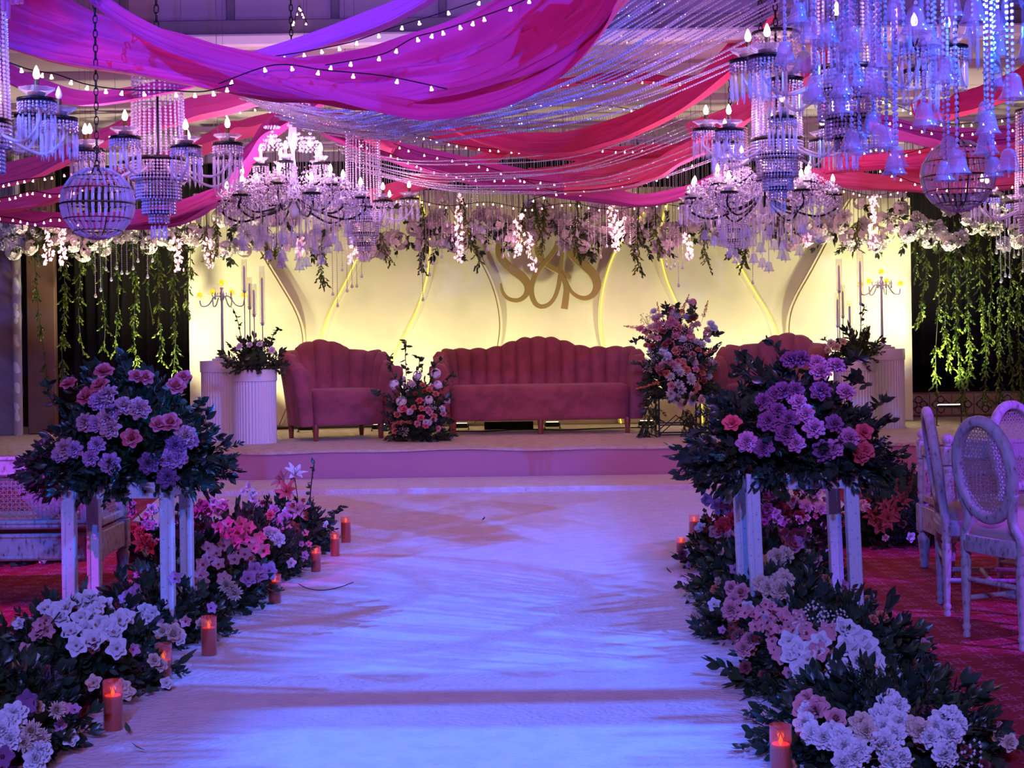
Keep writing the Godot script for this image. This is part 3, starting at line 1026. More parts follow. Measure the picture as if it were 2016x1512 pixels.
# a mound of greenery: foam core, sprigs (joined) and separate outer leaves
func mound(root: Node3D, size: Vector3, n: int, loose: int, mix: Array, droop := 0.0, len_ := 0.2, leaf := 0.045) -> void:
	var core := MB.new()
	core.ball(Vector3(0, size.y * 0.42, 0), Vector3(size.x * 0.66, size.y * 0.42, size.z * 0.66), 14, 8)
	part("foam_core", core.done(), M.moss, root)
	var lists := [[], [], []]
	var tints := [[], [], []]
	for k in n:
		var th := rf(0, TAU)
		var ph := acos(rf(-0.12, 1.0))
		var d := Vector3(cos(th) * sin(ph), cos(ph), sin(th) * sin(ph))
		var p := Vector3(d.x * size.x, maxf(d.y, 0.02) * size.y, d.z * size.z) * rf(0.45, 0.82)
		p.y = maxf(p.y, 0.015)
		var dir := (d + Vector3(rf(-0.5, 0.5), rf(-0.3, 0.6) - droop * (1.0 - d.y), rf(-0.5, 0.5))).normalized()
		if droop == 0.0 and dir.y < -0.05:
			dir.y = 0.05
		var r := rng.randf()
		var kind := 0 if r < mix[0] else (1 if r < mix[0] + mix[1] else 2)
		lists[kind].append(Transform3D(yb(dir, rf(0, TAU), len_ * (rf(0.7, 1.25) if k % 8 > 0 else rf(1.25, 1.5))), p))
		# a few ferns and leaves are dried brown
		tints[kind].append(greens(rf(0, 1), rf(0, 0.35)) if k % 9 > 0 or kind == 0 else Color(0.14, 0.075, 0.03))
	for kind in 3:
		if lists[kind].size():
			many(["laurel_foliage", "ruscus_foliage", "fern_foliage"][kind], sprig(kind), lists[kind], M.leaf, root, tints[kind])
	for k in loose:
		var th := rf(0, TAU)
		var ph := acos(rf(-0.1, 1.0))
		var d := Vector3(cos(th) * sin(ph), cos(ph), absf(sin(th) * sin(ph)))
		var p := Vector3(d.x * size.x, maxf(d.y, 0.03) * size.y, d.z * size.z) * rf(0.85, 1.02)
		var dir := (d * 0.5 + Vector3(rf(-1, 1), rf(-0.6, 0.5) - droop, rf(-0.2, 0.8))).normalized()
		var o := part("leaf", leaf_mesh(k % 3), M["leaf_%d" % (k % 4)], root, Transform3D(yb(dir, rf(0, TAU), leaf * rf(0.8, 1.4)), p))
		o.name = "leaf" if k == 0 else "leaf_%03d" % k

# put a flower head on a thing at world place p, looking at the guests and outward
func bloom(root: Node3D, kind: String, color: String, p: Vector3, s: float, dir := Vector3.ZERO) -> void:
	if dir == Vector3.ZERO:
		var out := (p - root.position - Vector3(0, 0.1, 0)).normalized()
		dir = out * 0.7 + Vector3(rf(-0.35, 0.35), 0.35 + rf(-0.2, 0.3), 0.75 + rf(-0.2, 0.2))
	part({"mum": "chrysanthemum", "sakura": "cherry_blossom", "breath": "gypsophila", "hydrangea": "hydrangea_blossom"}.get(kind, kind), flower(kind, rng.randi() % 2), M["petal_" + color], root, Transform3D(yb(dir, rf(0, TAU), s), root.transform.affine_inverse() * p))

func blooms(root: Node3D, kind: String, color: String, s: float, pts: Array) -> void:
	for p in pts:
		bloom(root, kind, color, p, s * rf(0.88, 1.12))

# an arching branch through pts (world) set with blossoms
func spray(root: Node3D, kind: String, color: String, s: float, pts: Array, n: int, spread := 0.03) -> void:
	var inv := root.transform.affine_inverse()
	var c := curve(pts, 6)
	var loc := []
	for p in c:
		loc.append(inv * p)
	var m := MB.new()
	m.tube(loc, 0.003, 4)
	part("twig", m.done(), M.twig, root)
	for k in n:
		var i := int(lerpf(c.size() * 0.25, c.size() - 1, k / maxf(n - 1.0, 1.0)))
		var p: Vector3 = c[i] + Vector3(rf(-1, 1), rf(-1, 1), rf(-0.5, 1)) * spread
		bloom(root, kind, color, p, s * rf(0.72, 1.0), Vector3(rf(-0.8, 0.8), rf(-0.2, 0.8), 1.0))

# ------------------------------------------------------------------ pedestals and what stands on them
func pedestal(base: Vector3, h: float, r: float, label: String) -> Node3D:
	var t := thing("fluted_pedestal", label, "pedestal", base, 0.0, "white fluted pedestals on the stage")
	var drum := MB.new()
	var rows := []
	for y in [0.0, h - 0.115]:
		var row := PackedVector3Array()
		for k in 240:
			var a := TAU * k / 240.0
			var w := absf(sin(a * 20.0))
			var rr := r - 0.016 + 0.012 * pow(w, 0.5)
			row.append(Vector3(cos(a) * rr, y, sin(a) * rr))
		rows.append(row)
	drum.grid(rows, true, true, true)
	part("fluted_drum", drum.done(), M.white_paint, t)
	var band := MB.new()
	band.lathe([Vector2(0, h - 0.12), Vector2(r, h - 0.12), Vector2(r + 0.006, h - 0.114), Vector2(r + 0.006, h - 0.006), Vector2(r, h), Vector2(0, h)], 48)
	part("top_band", band.done(), M.white_paint, t)
	return t

# silver candelabrum: stem, five arms with glass cups and lit yellow votives
func candelabrum(p: Vector3, h: float, label: String) -> void:
	var t := thing("candelabra", label, "candelabra", p, 0.15, "silver candelabras on the tall pedestals")
	var base := MB.new()
	base.box(Vector3(0, 0.012, 0), Vector3(0.21, 0.024, 0.21), 0.006)
	base.box(Vector3(0, 0.034, 0), Vector3(0.15, 0.02, 0.15), 0.006)
	base.lathe([Vector2(0.0, 0.04), Vector2(0.045, 0.044), Vector2(0.02, 0.07), Vector2(0.0, 0.075)], 12)
	part("base", base.done(), M.silver, t)
	var stem := MB.new()
	stem.lathe([Vector2(0.0, 0.05), Vector2(0.016, 0.06), Vector2(0.013, h - 0.16), Vector2(0.022, h - 0.14), Vector2(0.012, h - 0.12), Vector2(0.024, h - 0.08), Vector2(0.01, h - 0.05), Vector2(0.02, h - 0.02), Vector2(0.0, h - 0.015)], 12)
	part("stem", stem.done(), M.silver, t)
	var cup := MB.new()
	cup.lathe([Vector2(0.0, -0.02), Vector2(0.012, -0.015), Vector2(0.012, 0.0), Vector2(0.045, 0.012), Vector2(0.05, 0.018), Vector2(0.0, 0.008)], 14)
	var cm := cup.done()
	var can := MB.new()
	can.lathe([Vector2(0.0, 0.0), Vector2(0.024, 0.0), Vector2(0.026, 0.004), Vector2(0.026, 0.04), Vector2(0.022, 0.047), Vector2(0.006, 0.047), Vector2(0.003, 0.06), Vector2(0, 0.064)], 10)
	var vm := can.done()
	for k in 5:
		var o := Vector3(0, h, 0)
		if k < 4:
			var a: float = [0.15, 0.9, PI - 0.9, PI - 0.15][k]
			var r := 0.23 if k == 0 or k == 3 else 0.16
			o = Vector3(cos(a) * r, h - (0.13 if k == 0 or k == 3 else 0.10), -sin(a) * r * 0.8)
			var d := Vector3(o.x, 0, o.z)
			var arm := MB.new()
			arm.tube(curve([Vector3(0, h - 0.13, 0), d * 0.3 + Vector3(0, h - 0.11, 0), d * 0.62 + Vector3(0, h - 0.20, 0), d * 0.92 + Vector3(0, h - 0.21, 0), o + Vector3(0, -0.02, 0)], 5), 0.008, 6)
			arm.tube(curve([d * 0.35 + Vector3(0, h - 0.13, 0), d * 0.45 + Vector3(0, h - 0.09, 0), d * 0.4 + Vector3(0, h - 0.07, 0)], 4), 0.005, 5)
			part("arm", arm.done(), M.silver, t)
		part("cup", cm, M.glass, t, at(o))
		part("votive", vm, M.votive, t, at(o + Vector3(0, 0.012, 0)))
	var fin := MB.new()
	for a in [0.5, 1.4, 2.2]:
		fin.lathe([Vector2(0.0, h - 0.15), Vector2(0.012, h - 0.14), Vector2(0.006, h - 0.11), Vector2(0.011, h - 0.095), Vector2(0.0, h - 0.05)], 8, at(Vector3(cos(a) * 0.11, 0, sin(a) * 0.08)))
	part("finial", fin.done(), M.silver, t)

# tall glass sleeves on thin rods, a white taper in each
func sleeves(base: Vector3, spec: Array, label: String) -> void:
	var t := thing("candle_stand", label, "candle holder", base, 0.0, "groups of glass candle sleeves on the short pedestals")
	var foot := MB.new()
	foot.box(Vector3(0, 0.008, 0), Vector3(0.24, 0.016, 0.16), 0.003)
	part("foot_plate", foot.done(), M.silver, t)
	for q in spec:
		# [top, bottom of sleeve (world), z shift, radius]
		var b: Vector3 = q[1] - base
		var h: float = q[0].y - q[1].y
		var x := b.x
		var z: float = q[2]
		var rod := MB.new()
		rod.tube([Vector3(x, 0.012, z), Vector3(x, b.y, z)], 0.006, 6)
		rod.lathe([Vector2(0.0, b.y - 0.03), Vector2(0.02, b.y - 0.02), Vector2(0.012, b.y - 0.008), Vector2(0.03, b.y), Vector2(0.0, b.y + 0.004)], 10, at(Vector3(x, 0, z)))
		part("rod", rod.done(), M.silver, t)
		var gl := MB.new()
		var r: float = q[3]
		gl.lathe([Vector2(r, 0.0), Vector2(r, h), Vector2(r - 0.003, h), Vector2(r - 0.003, 0.0), Vector2(r, 0.0)], 16, at(Vector3(x, b.y, z)))
		part("glass_sleeve", gl.done(), M.glass, t)
		var ta := MB.new()
		ta.lathe([Vector2(0, 0.0), Vector2(0.012, 0.0), Vector2(0.010, h * 0.78), Vector2(0.002, h * 0.8), Vector2(0, h * 0.8)], 8, at(Vector3(x, b.y, z)))
		part("taper", ta.done(), M.white_wax, t)
		var fl := MB.new()
		fl.ball(Vector3(x, b.y + h * 0.8 + 0.014, z), Vector3(0.006, 0.016, 0.006), 6, 4)
		part("flame", fl.done(), M.votive, t)

func stage_dressing() -> void:
	for k in 4:
		var c := greens([0.1, 0.4, 0.7, 1.0][k], [0.0, 0.5, 0.2, 0.0][k])
		var m := mat("leaf_%d" % k, Color(c.r, c.g, c.b).linear_to_srgb(), 0.38)
		m.backlight_enabled = true
		m.backlight = Color(0.2, 0.28, 0.12)
	var a := Vector3(-3.041, 0.32, -15.9)
	var b := Vector3(-2.624, 0.32, -15.5)
	pedestal(a, 0.84, 0.21, "taller white fluted pedestal under a candelabra at the settee end of the stage")
	pedestal(b, 0.75, 0.222, "shorter white fluted pedestal with flowers beside the first velvet armchair")
	candelabrum(a + Vector3(0.02, 0.84, 0), 0.78, "silver five-armed candelabra with yellow votives on the taller pedestal at the settee end")
	sleeves(b + Vector3(0, 0.75, -0.03), [[Vector3(-2.722, 2.194, -15.5), Vector3(-2.726, 1.874, -15.5), -0.03, 0.03], [Vector3(-2.527, 2.119, -15.5), Vector3(-2.535, 1.541, -15.5), 0.03, 0.03], [Vector3(-2.612, 1.94, -15.5), Vector3(-2.616, 1.63, -15.5), 0.05, 0.03], [Vector3(-2.673, 2.013, -15.5), Vector3(-2.677, 1.708, -15.5), -0.05, 0.026]], "glass candle sleeves rising from the flowers on the shorter pedestal by the first armchair")
	var d := Vector3(4.017, 0.32, -16.5)
	var e := Vector3(3.591, 0.32, -16)
	pedestal(d, 0.86, 0.225, "taller white fluted pedestal under a candelabra at the tiled ledge end of the stage")
	pedestal(e, 0.76, 0.225, "shorter white fluted pedestal with flowers behind the aisle stand bouquet")
	candelabrum(d + Vector3(-0.01, 0.86, 0), 0.80, "silver five-armed candelabra with yellow votives on the taller pedestal near the tiled ledge")
	sleeves(e + Vector3(0, 0.76, -0.03), [[Vector3(3.457, 2.139, -16), Vector3(3.452, 1.803, -16), -0.02, 0.033], [Vector3(3.672, 2.221, -16), Vector3(3.664, 1.672, -16), 0.03, 0.036], [Vector3(3.425, 1.782, -16), Vector3(3.421, 1.441, -16), 0.03, 0.03], [Vector3(3.547, 1.695, -16), Vector3(3.543, 1.407, -16), 0.05, 0.028], [Vector3(3.501, 1.866, -16), Vector3(3.497, 1.536, -16), -0.06, 0.026]], "glass candle sleeves rising from the flowers on the shorter pedestal near the tiled ledge")
	# small table flowers on the short pedestals
	var f := thing("pedestal_flowers", "green posy with white roses around glass sleeves on the pedestal by the first armchair", "flower arrangement", b + Vector3(0, 0.75, 0.06), 0.0, "posies on the short pedestals")
	mound(f, Vector3(0.22, 0.26, 0.13), 90, 10, [0.35, 0.6, 0.05], 0.2, 0.17, 0.05)
	blooms(f, "rose", "white", 0.085, [Vector3(-2.629, 1.315, -15.28), Vector3(-2.532, 1.324, -15.28), Vector3(-2.731, 1.302, -15.28), Vector3(-2.411, 1.261, -15.28)])
	upright(f, [Vector3(-2.74, 1.264, -15.5), Vector3(-2.778, 1.523, -15.5), Vector3(-2.832, 1.689, -15.5)], 0.09)
	upright(f, [Vector3(-2.49, 1.21, -15.45), Vector3(-2.42, 1.415, -15.45), Vector3(-2.352, 1.476, -15.45)], 0.08)
	f = thing("pedestal_flowers", "green posy with white roses around glass sleeves on the pedestal near the tiled ledge", "flower arrangement", e + Vector3(0, 0.76, 0.06), 0.0, "posies on the short pedestals")
	mound(f, Vector3(0.22, 0.24, 0.13), 90, 10, [0.35, 0.6, 0.05], 0.2, 0.17, 0.05)
	blooms(f, "rose", "ivory", 0.095, [Vector3(3.369, 1.208, -15.8), Vector3(3.433, 1.265, -15.8), Vector3(3.307, 1.246, -15.8), Vector3(3.274, 1.178, -15.8)])
	upright(f, [Vector3(3.636, 1.171, -16), Vector3(3.672, 1.491, -16), Vector3(3.706, 1.65, -16)], 0.09)
	upright(f, [Vector3(3.369, 1.175, -16), Vector3(3.306, 1.272, -16), Vector3(3.275, 1.293, -16)], 0.08)
	# low bouquet between armchair and sofa
	f = thing("floor_bouquet", "bushy floor bouquet with white and peach flowers between the armchair and the sofa", "flower arrangement", Vector3(-0.955, 0.325, -15.5))
	f.set_meta("mound_size", Vector3(0.27, 0.72, 0.25))
	mound(f, Vector3(0.28, 0.72, 0.26), 260, 30, [0.25, 0.6, 0.15], 0.1, 0.17, 0.045)
	for q in [[Vector3(-1.08, 0.983, -15.5), Vector3(-1.087, 1.19, -15.5), Vector3(-1.075, 1.334, -15.5)], [Vector3(-1.184, 0.932, -15.5), Vector3(-1.244, 1.088, -15.5), Vector3(-1.232, 1.192, -15.5)], [Vector3(-0.822, 0.979, -15.5), Vector3(-0.779, 1.092, -15.5), Vector3(-0.716, 1.143, -15.5)], [Vector3(-0.721, 0.823, -15.5), Vector3(-0.646, 0.951, -15.5), Vector3(-0.605, 0.986, -15.5)], [Vector3(-1.264, 0.727, -15.5), Vector3(-1.351, 0.806, -15.5), Vector3(-1.418, 0.832, -15.5)], [Vector3(-0.977, 0.981, -15.5), Vector3(-0.944, 1.125, -15.5), Vector3(-0.964, 1.177, -15.5)]]:
		upright(f, q, 0.1)
	flowers_on(f, "hydrangea", "white", 0.13, [Vector3(-1.113, 0.737, -15.2), Vector3(-0.948, 0.998, -15.2), Vector3(-0.746, 0.894, -15.2), Vector3(-1.182, 0.905, -15.2), Vector3(-0.765, 1.011, -15.2)])
	flowers_on(f, "mum", "white", 0.085, [Vector3(-0.996, 0.899, -15.15), Vector3(-1.02, 0.627, -15.15), Vector3(-0.707, 0.653, -15.15), Vector3(-0.655, 0.733, -15.15), Vector3(-0.87, 0.524, -15.15)])
	flowers_on(f, "rose", "coral", 0.085, [Vector3(-0.912, 0.572, -15.1), Vector3(-0.868, 0.496, -15.1), Vector3(-1.077, 0.66, -15.1), Vector3(-0.925, 0.739, -15.1)])
	flowers_on(f, "rose", "peach", 0.085, [Vector3(-0.981, 0.674, -15.1), Vector3(-0.906, 0.663, -15.1), Vector3(-0.781, 0.586, -15.1), Vector3(-1.143, 0.606, -15.1), Vector3(-0.828, 0.848, -15.1), Vector3(-0.763, 0.807, -15.1)])
	flowers_on(f, "rose", "blush", 0.08, [Vector3(-0.791, 0.556, -15.1), Vector3(-0.69, 0.61, -15.1), Vector3(-0.826, 0.627, -15.1), Vector3(-0.747, 0.464, -15.1)])
	flowers_on(f, "rose", "rust", 0.07, [Vector3(-1.152, 0.608, -15.15), Vector3(-0.876, 0.832, -15.15), Vector3(-0.967, 0.808, -15.15)])
	plume(f, "peach", [Vector3(-1.099, 0.53, -15.1), Vector3(-1.21, 0.531, -15.1)], 0.12)
	plume(f, "peach", [Vector3(-1.003, 0.528, -15.1), Vector3(-1.058, 0.539, -15.1)], 0.12)
	flowers_on(f, "breath", "white", 0.16, [Vector3(-0.833, 0.685, -15.15), Vector3(-1.032, 0.89, -15.15)])
	strew(f, 16, [["mum", "white", 0.08], ["rose", "peach", 0.08], ["rose", "blush", 0.08], ["hydrangea", "white", 0.10], ["breath", "white", 0.12]], -0.2)
	# tall bouquet on a black frame stand between sofa and second armchair
	var sp := Vector3(1.697, 0.325, -15.7)
	var st := thing("frame_stand", "black open metal frame stand under the tall bouquet beside the sofa", "plant stand", sp)
	frame_stand(st, Vector3(0.42, 0.40, 0.36))
	f = thing("tall_bouquet", "tall bouquet of white chrysanthemums, dusty roses and peach plumes beside the sofa", "flower arrangement", sp + Vector3(0, 0.40, 0))
	f.set_meta("mound_size", Vector3(0.36, 0.88, 0.23))
	mound(f, Vector3(0.37, 0.88, 0.24), 420, 50, [0.35, 0.55, 0.10], 0.15, 0.18, 0.05)
	cascade(f, [Vector3(1.447, 0.637, -15.5), Vector3(1.368, 0.483, -15.5), Vector3(1.33, 0.355, -15.5)])
	cascade(f, [Vector3(1.912, 0.631, -15.5), Vector3(2.013, 0.474, -15.5), Vector3(2.09, 0.37, -15.5)])
	cascade(f, [Vector3(1.757, 0.581, -15.5), Vector3(1.806, 0.451, -15.5), Vector3(1.753, 0.333, -15.5)])
	flowers_on(f, "mum", "white", 0.125, [Vector3(1.713, 1.306, -15.3), Vector3(1.513, 1.176, -15.3), Vector3(1.558, 1.139, -15.3), Vector3(1.851, 1.278, -15.3), Vector3(1.807, 1.1, -15.3), Vector3(1.658, 1.026, -15.3), Vector3(1.688, 0.974, -15.3), Vector3(1.586, 0.935, -15.3), Vector3(1.78, 0.937, -15.3), Vector3(1.666, 0.857, -15.3), Vector3(1.696, 0.796, -15.3), Vector3(1.588, 0.767, -15.3), Vector3(1.644, 0.725, -15.3), Vector3(1.794, 0.896, -15.3), Vector3(1.608, 0.715, -15.3), Vector3(1.996, 1.455, -15.3), Vector3(2.021, 1.414, -15.3), Vector3(1.896, 1.252, -15.3), Vector3(1.432, 1.59, -15.3), Vector3(1.797, 0.692, -15.3)])
	flowers_on(f, "mum", "blush", 0.115, [Vector3(1.578, 1.093, -15.3), Vector3(1.618, 1.052, -15.3), Vector3(1.47, 1.028, -15.3), Vector3(1.516, 1.048, -15.3), Vector3(1.642, 1.337, -15.3), Vector3(1.577, 1.435, -15.3), Vector3(1.604, 1.501, -15.3), Vector3(1.644, 1.46, -15.3), Vector3(1.441, 1.513, -15.3), Vector3(1.481, 1.462, -15.3)])
	flowers_on(f, "rose", "ivory", 0.115, [Vector3(1.791, 0.745, -15.25), Vector3(1.887, 0.708, -15.25), Vector3(1.678, 0.666, -15.25), Vector3(1.435, 1.437, -15.25), Vector3(1.958, 1.394, -15.25)])
	flowers_on(f, "rose", "dusty", 0.10, [Vector3(1.412, 1.249, -15.3), Vector3(1.539, 1.257, -15.3), Vector3(1.575, 1.287, -15.3), Vector3(1.659, 1.408, -15.3), Vector3(1.917, 0.895, -15.3), Vector3(1.883, 1.023, -15.3), Vector3(1.521, 1.4, -15.3), Vector3(1.818, 1.518, -15.3), Vector3(1.692, 1.214, -15.3), Vector3(1.494, 0.977, -15.3)])
	flowers_on(f, "rose", "peach", 0.10, [Vector3(1.49, 1.411, -15.3), Vector3(1.545, 0.976, -15.3), Vector3(1.715, 1.051, -15.3), Vector3(1.75, 1.009, -15.3), Vector3(1.64, 1.205, -15.3), Vector3(1.87, 1.201, -15.3)])
	flowers_on(f, "rose", "blush", 0.105, [Vector3(1.6, 0.848, -15.3), Vector3(1.347, 1.387, -15.3), Vector3(1.297, 1.424, -15.3), Vector3(1.842, 1.008, -15.3), Vector3(1.85, 0.834, -15.3)])
	for q in [[Vector3(1.276, 1.439, -15.3), Vector3(1.124, 1.457, -15.3)], [Vector3(1.482, 1.538, -15.3), Vector3(1.459, 1.697, -15.3)], [Vector3(1.696, 1.561, -15.3), Vector3(1.781, 1.764, -15.3)], [Vector3(1.921, 1.532, -15.3), Vector3(1.969, 1.7, -15.3)], [Vector3(1.764, 1.33, -15.25), Vector3(1.791, 1.467, -15.25)], [Vector3(1.478, 0.892, -15.25), Vector3(1.223, 0.824, -15.25)], [Vector3(1.645, 1.154, -15.25), Vector3(1.616, 1.282, -15.25)], [Vector3(1.914, 1.166, -15.25), Vector3(2.016, 1.2, -15.25)], [Vector3(1.832, 0.77, -15.25), Vector3(1.854, 0.887, -15.25)], [Vector3(1.399, 1.463, -15.3), Vector3(1.326, 1.321, -15.3)]]:
		plume(f, "peach", q, 0.16)
	flowers_on(f, "breath", "blush", 0.2, [Vector3(1.711, 1.179, -15.25), Vector3(1.674, 1.408, -15.25), Vector3(1.359, 1.489, -15.25)])
	for q in [[Vector3(1.564, 1.566, -15.5), Vector3(1.575, 1.669, -15.5)], [Vector3(1.822, 1.536, -15.5), Vector3(1.854, 1.639, -15.5)], [Vector3(1.328, 1.337, -15.5), Vector3(1.214, 1.287, -15.5)], [Vector3(2.026, 1.353, -15.5), Vector3(2.119, 1.377, -15.5)], [Vector3(1.719, 1.574, -15.5), Vector3(1.668, 1.668, -15.5)]]:
		upright(f, q, 0.1)
	strew(f, 60, [["mum", "white", 0.11], ["mum", "white", 0.10], ["rose", "blush", 0.10], ["rose", "dusty", 0.09], ["rose", "peach", 0.09], ["hydrangea", "blush", 0.11], ["breath", "white", 0.13], ["rose", "ivory", 0.10]], 0.0)
	# loose cables behind the sofa
	var cab := MB.new()
	cab.tube(curve([Vector3(-0.9, 0.333, -16.9), Vector3(-0.3, 0.333, -16.75), Vector3(0.1, 0.333, -17.0), Vector3(0.55, 0.333, -16.8), Vector3(1.1, 0.333, -17.0), Vector3(1.6, 0.333, -17.05)], 8), 0.007, 5)
	single("power_cable", cab.done(), M.black, "black cable lying on the stage under the sofa", "cable")
	cab = MB.new()
	cab.box(Vector3(-0.05, 0.375, -17.1), Vector3(0.55, 0.09, 0.1), 0.006)
	single("cable_box", cab.done(), M.black, "black box on the stage floor under the sofa", "box")

# more blooms of the given kinds over the front of a mound
func strew(root: Node3D, n: int, kinds: Array, low: float) -> void:
	var size: Vector3 = root.get_meta("mound_size")
	for k in n:
		var a := rf(0.35, PI - 0.35)
		var h := rf(0.22 + low, 0.95)
		var r := sqrt(1.0 - h * h) if h > 0.0 else 1.0
		var q: Array = kinds[rng.randi() % kinds.size()]
		bloom(root, q[0], q[1], root.position + Vector3(cos(a) * r * size.x, h * size.y, sin(a) * r * size.z) * rf(1.06, 1.2), q[2] * rf(0.85, 1.1))

# a leafy upright twig through pts (world) with leaves of length l
func upright(root: Node3D, pts: Array, l: float) -> void:
	var inv := root.transform.affine_inverse()
	var c := curve(pts, 5)
	var loc := []
	for p in c:
		loc.append(inv * p)
	var m := MB.new()
	m.tube(loc, 0.004, 4)
	part("twig", m.done(), M.twig, root)
	var xs := []
	var ts := []
	for k in 16:
		var i := int(lerpf(1, loc.size() - 1, k / 15.0))
		var dir := Vector3(rf(-1, 1), rf(-0.2, 0.9), rf(-0.6, 1))
		xs.append(Transform3D(yb(dir, rf(0, TAU), l * rf(0.45, 0.8)), loc[i]))
		ts.append(greens(rf(0, 1)))
	many("twig_leaves", leaf_mesh(0), xs, M.leaf, root, ts)

func cascade(root: Node3D, pts: Array) -> void:
	var inv := root.transform.affine_inverse()
	var c := curve(pts, 5)
	var xs := []
	var ts := []
	for p in c:
		for k in 4:
			xs.append(Transform3D(yb(Vector3(rf(-0.8, 0.8), -0.8, rf(-0.3, 0.8)), rf(0, TAU), rf(0.1, 0.17)), inv * p + Vector3(rf(-0.05, 0.05), rf(0.0, 0.04), rf(-0.05, 0.05))))
			ts.append(greens(rf(0, 1)))
	many("trailing_foliage", sprig(1), xs, M.leaf, root, ts)

func plume(root: Node3D, color: String, pts: Array, s: float) -> void:
	var d: Vector3 = pts[1] - pts[0]
	part("astilbe_plume", flower("plume", rng.randi() % 2), M["petal_" + color], root, Transform3D(yb(d + Vector3(0, 0, 0.03), rf(0, TAU)).scaled_local(Vector3(0.14, maxf(d.length(), s), 0.14)), root.transform.affine_inverse() * (pts[0] as Vector3)))

func frame_stand(t: Node3D, s: Vector3) -> void:
	for sx in [-1, 1]:
		for sz in [-1, 1]:
			part("leg", slab_box(Vector3(-0.008, 0, -0.008), Vector3(0.008, s.y, 0.008), 0.002), M.black, t, at(Vector3(sx * s.x / 2.0, 0, sz * s.z / 2.0)))
	for y in [0.02, 0.12, s.y - 0.008]:
		var r := MB.new()
		for q in [-1, 1]:
			r.box(Vector3(0, y, q * s.z / 2.0), Vector3(s.x + 0.016, 0.014, 0.014), 0.002)
			r.box(Vector3(q * s.x / 2.0, y, 0), Vector3(0.014, 0.014, s.z), 0.002)
		part("rail", r.done(), M.black, t)
	var top := MB.new()
	top.box(Vector3(0, s.y - 0.008, 0), Vector3(s.x, 0.012, s.z), 0.002)
	part("top_plate", top.done(), M.black, t)
	var d := MB.new()
	for q in [-1, 1]:
		d.tube([Vector3(-s.x / 2.0, 0.02, q * s.z / 2.0), Vector3(0, s.y * 0.5, q * s.z / 2.0), Vector3(s.x / 2.0, 0.02, q * s.z / 2.0)], 0.006, 5)
	part("brace", d.done(), M.black, t)

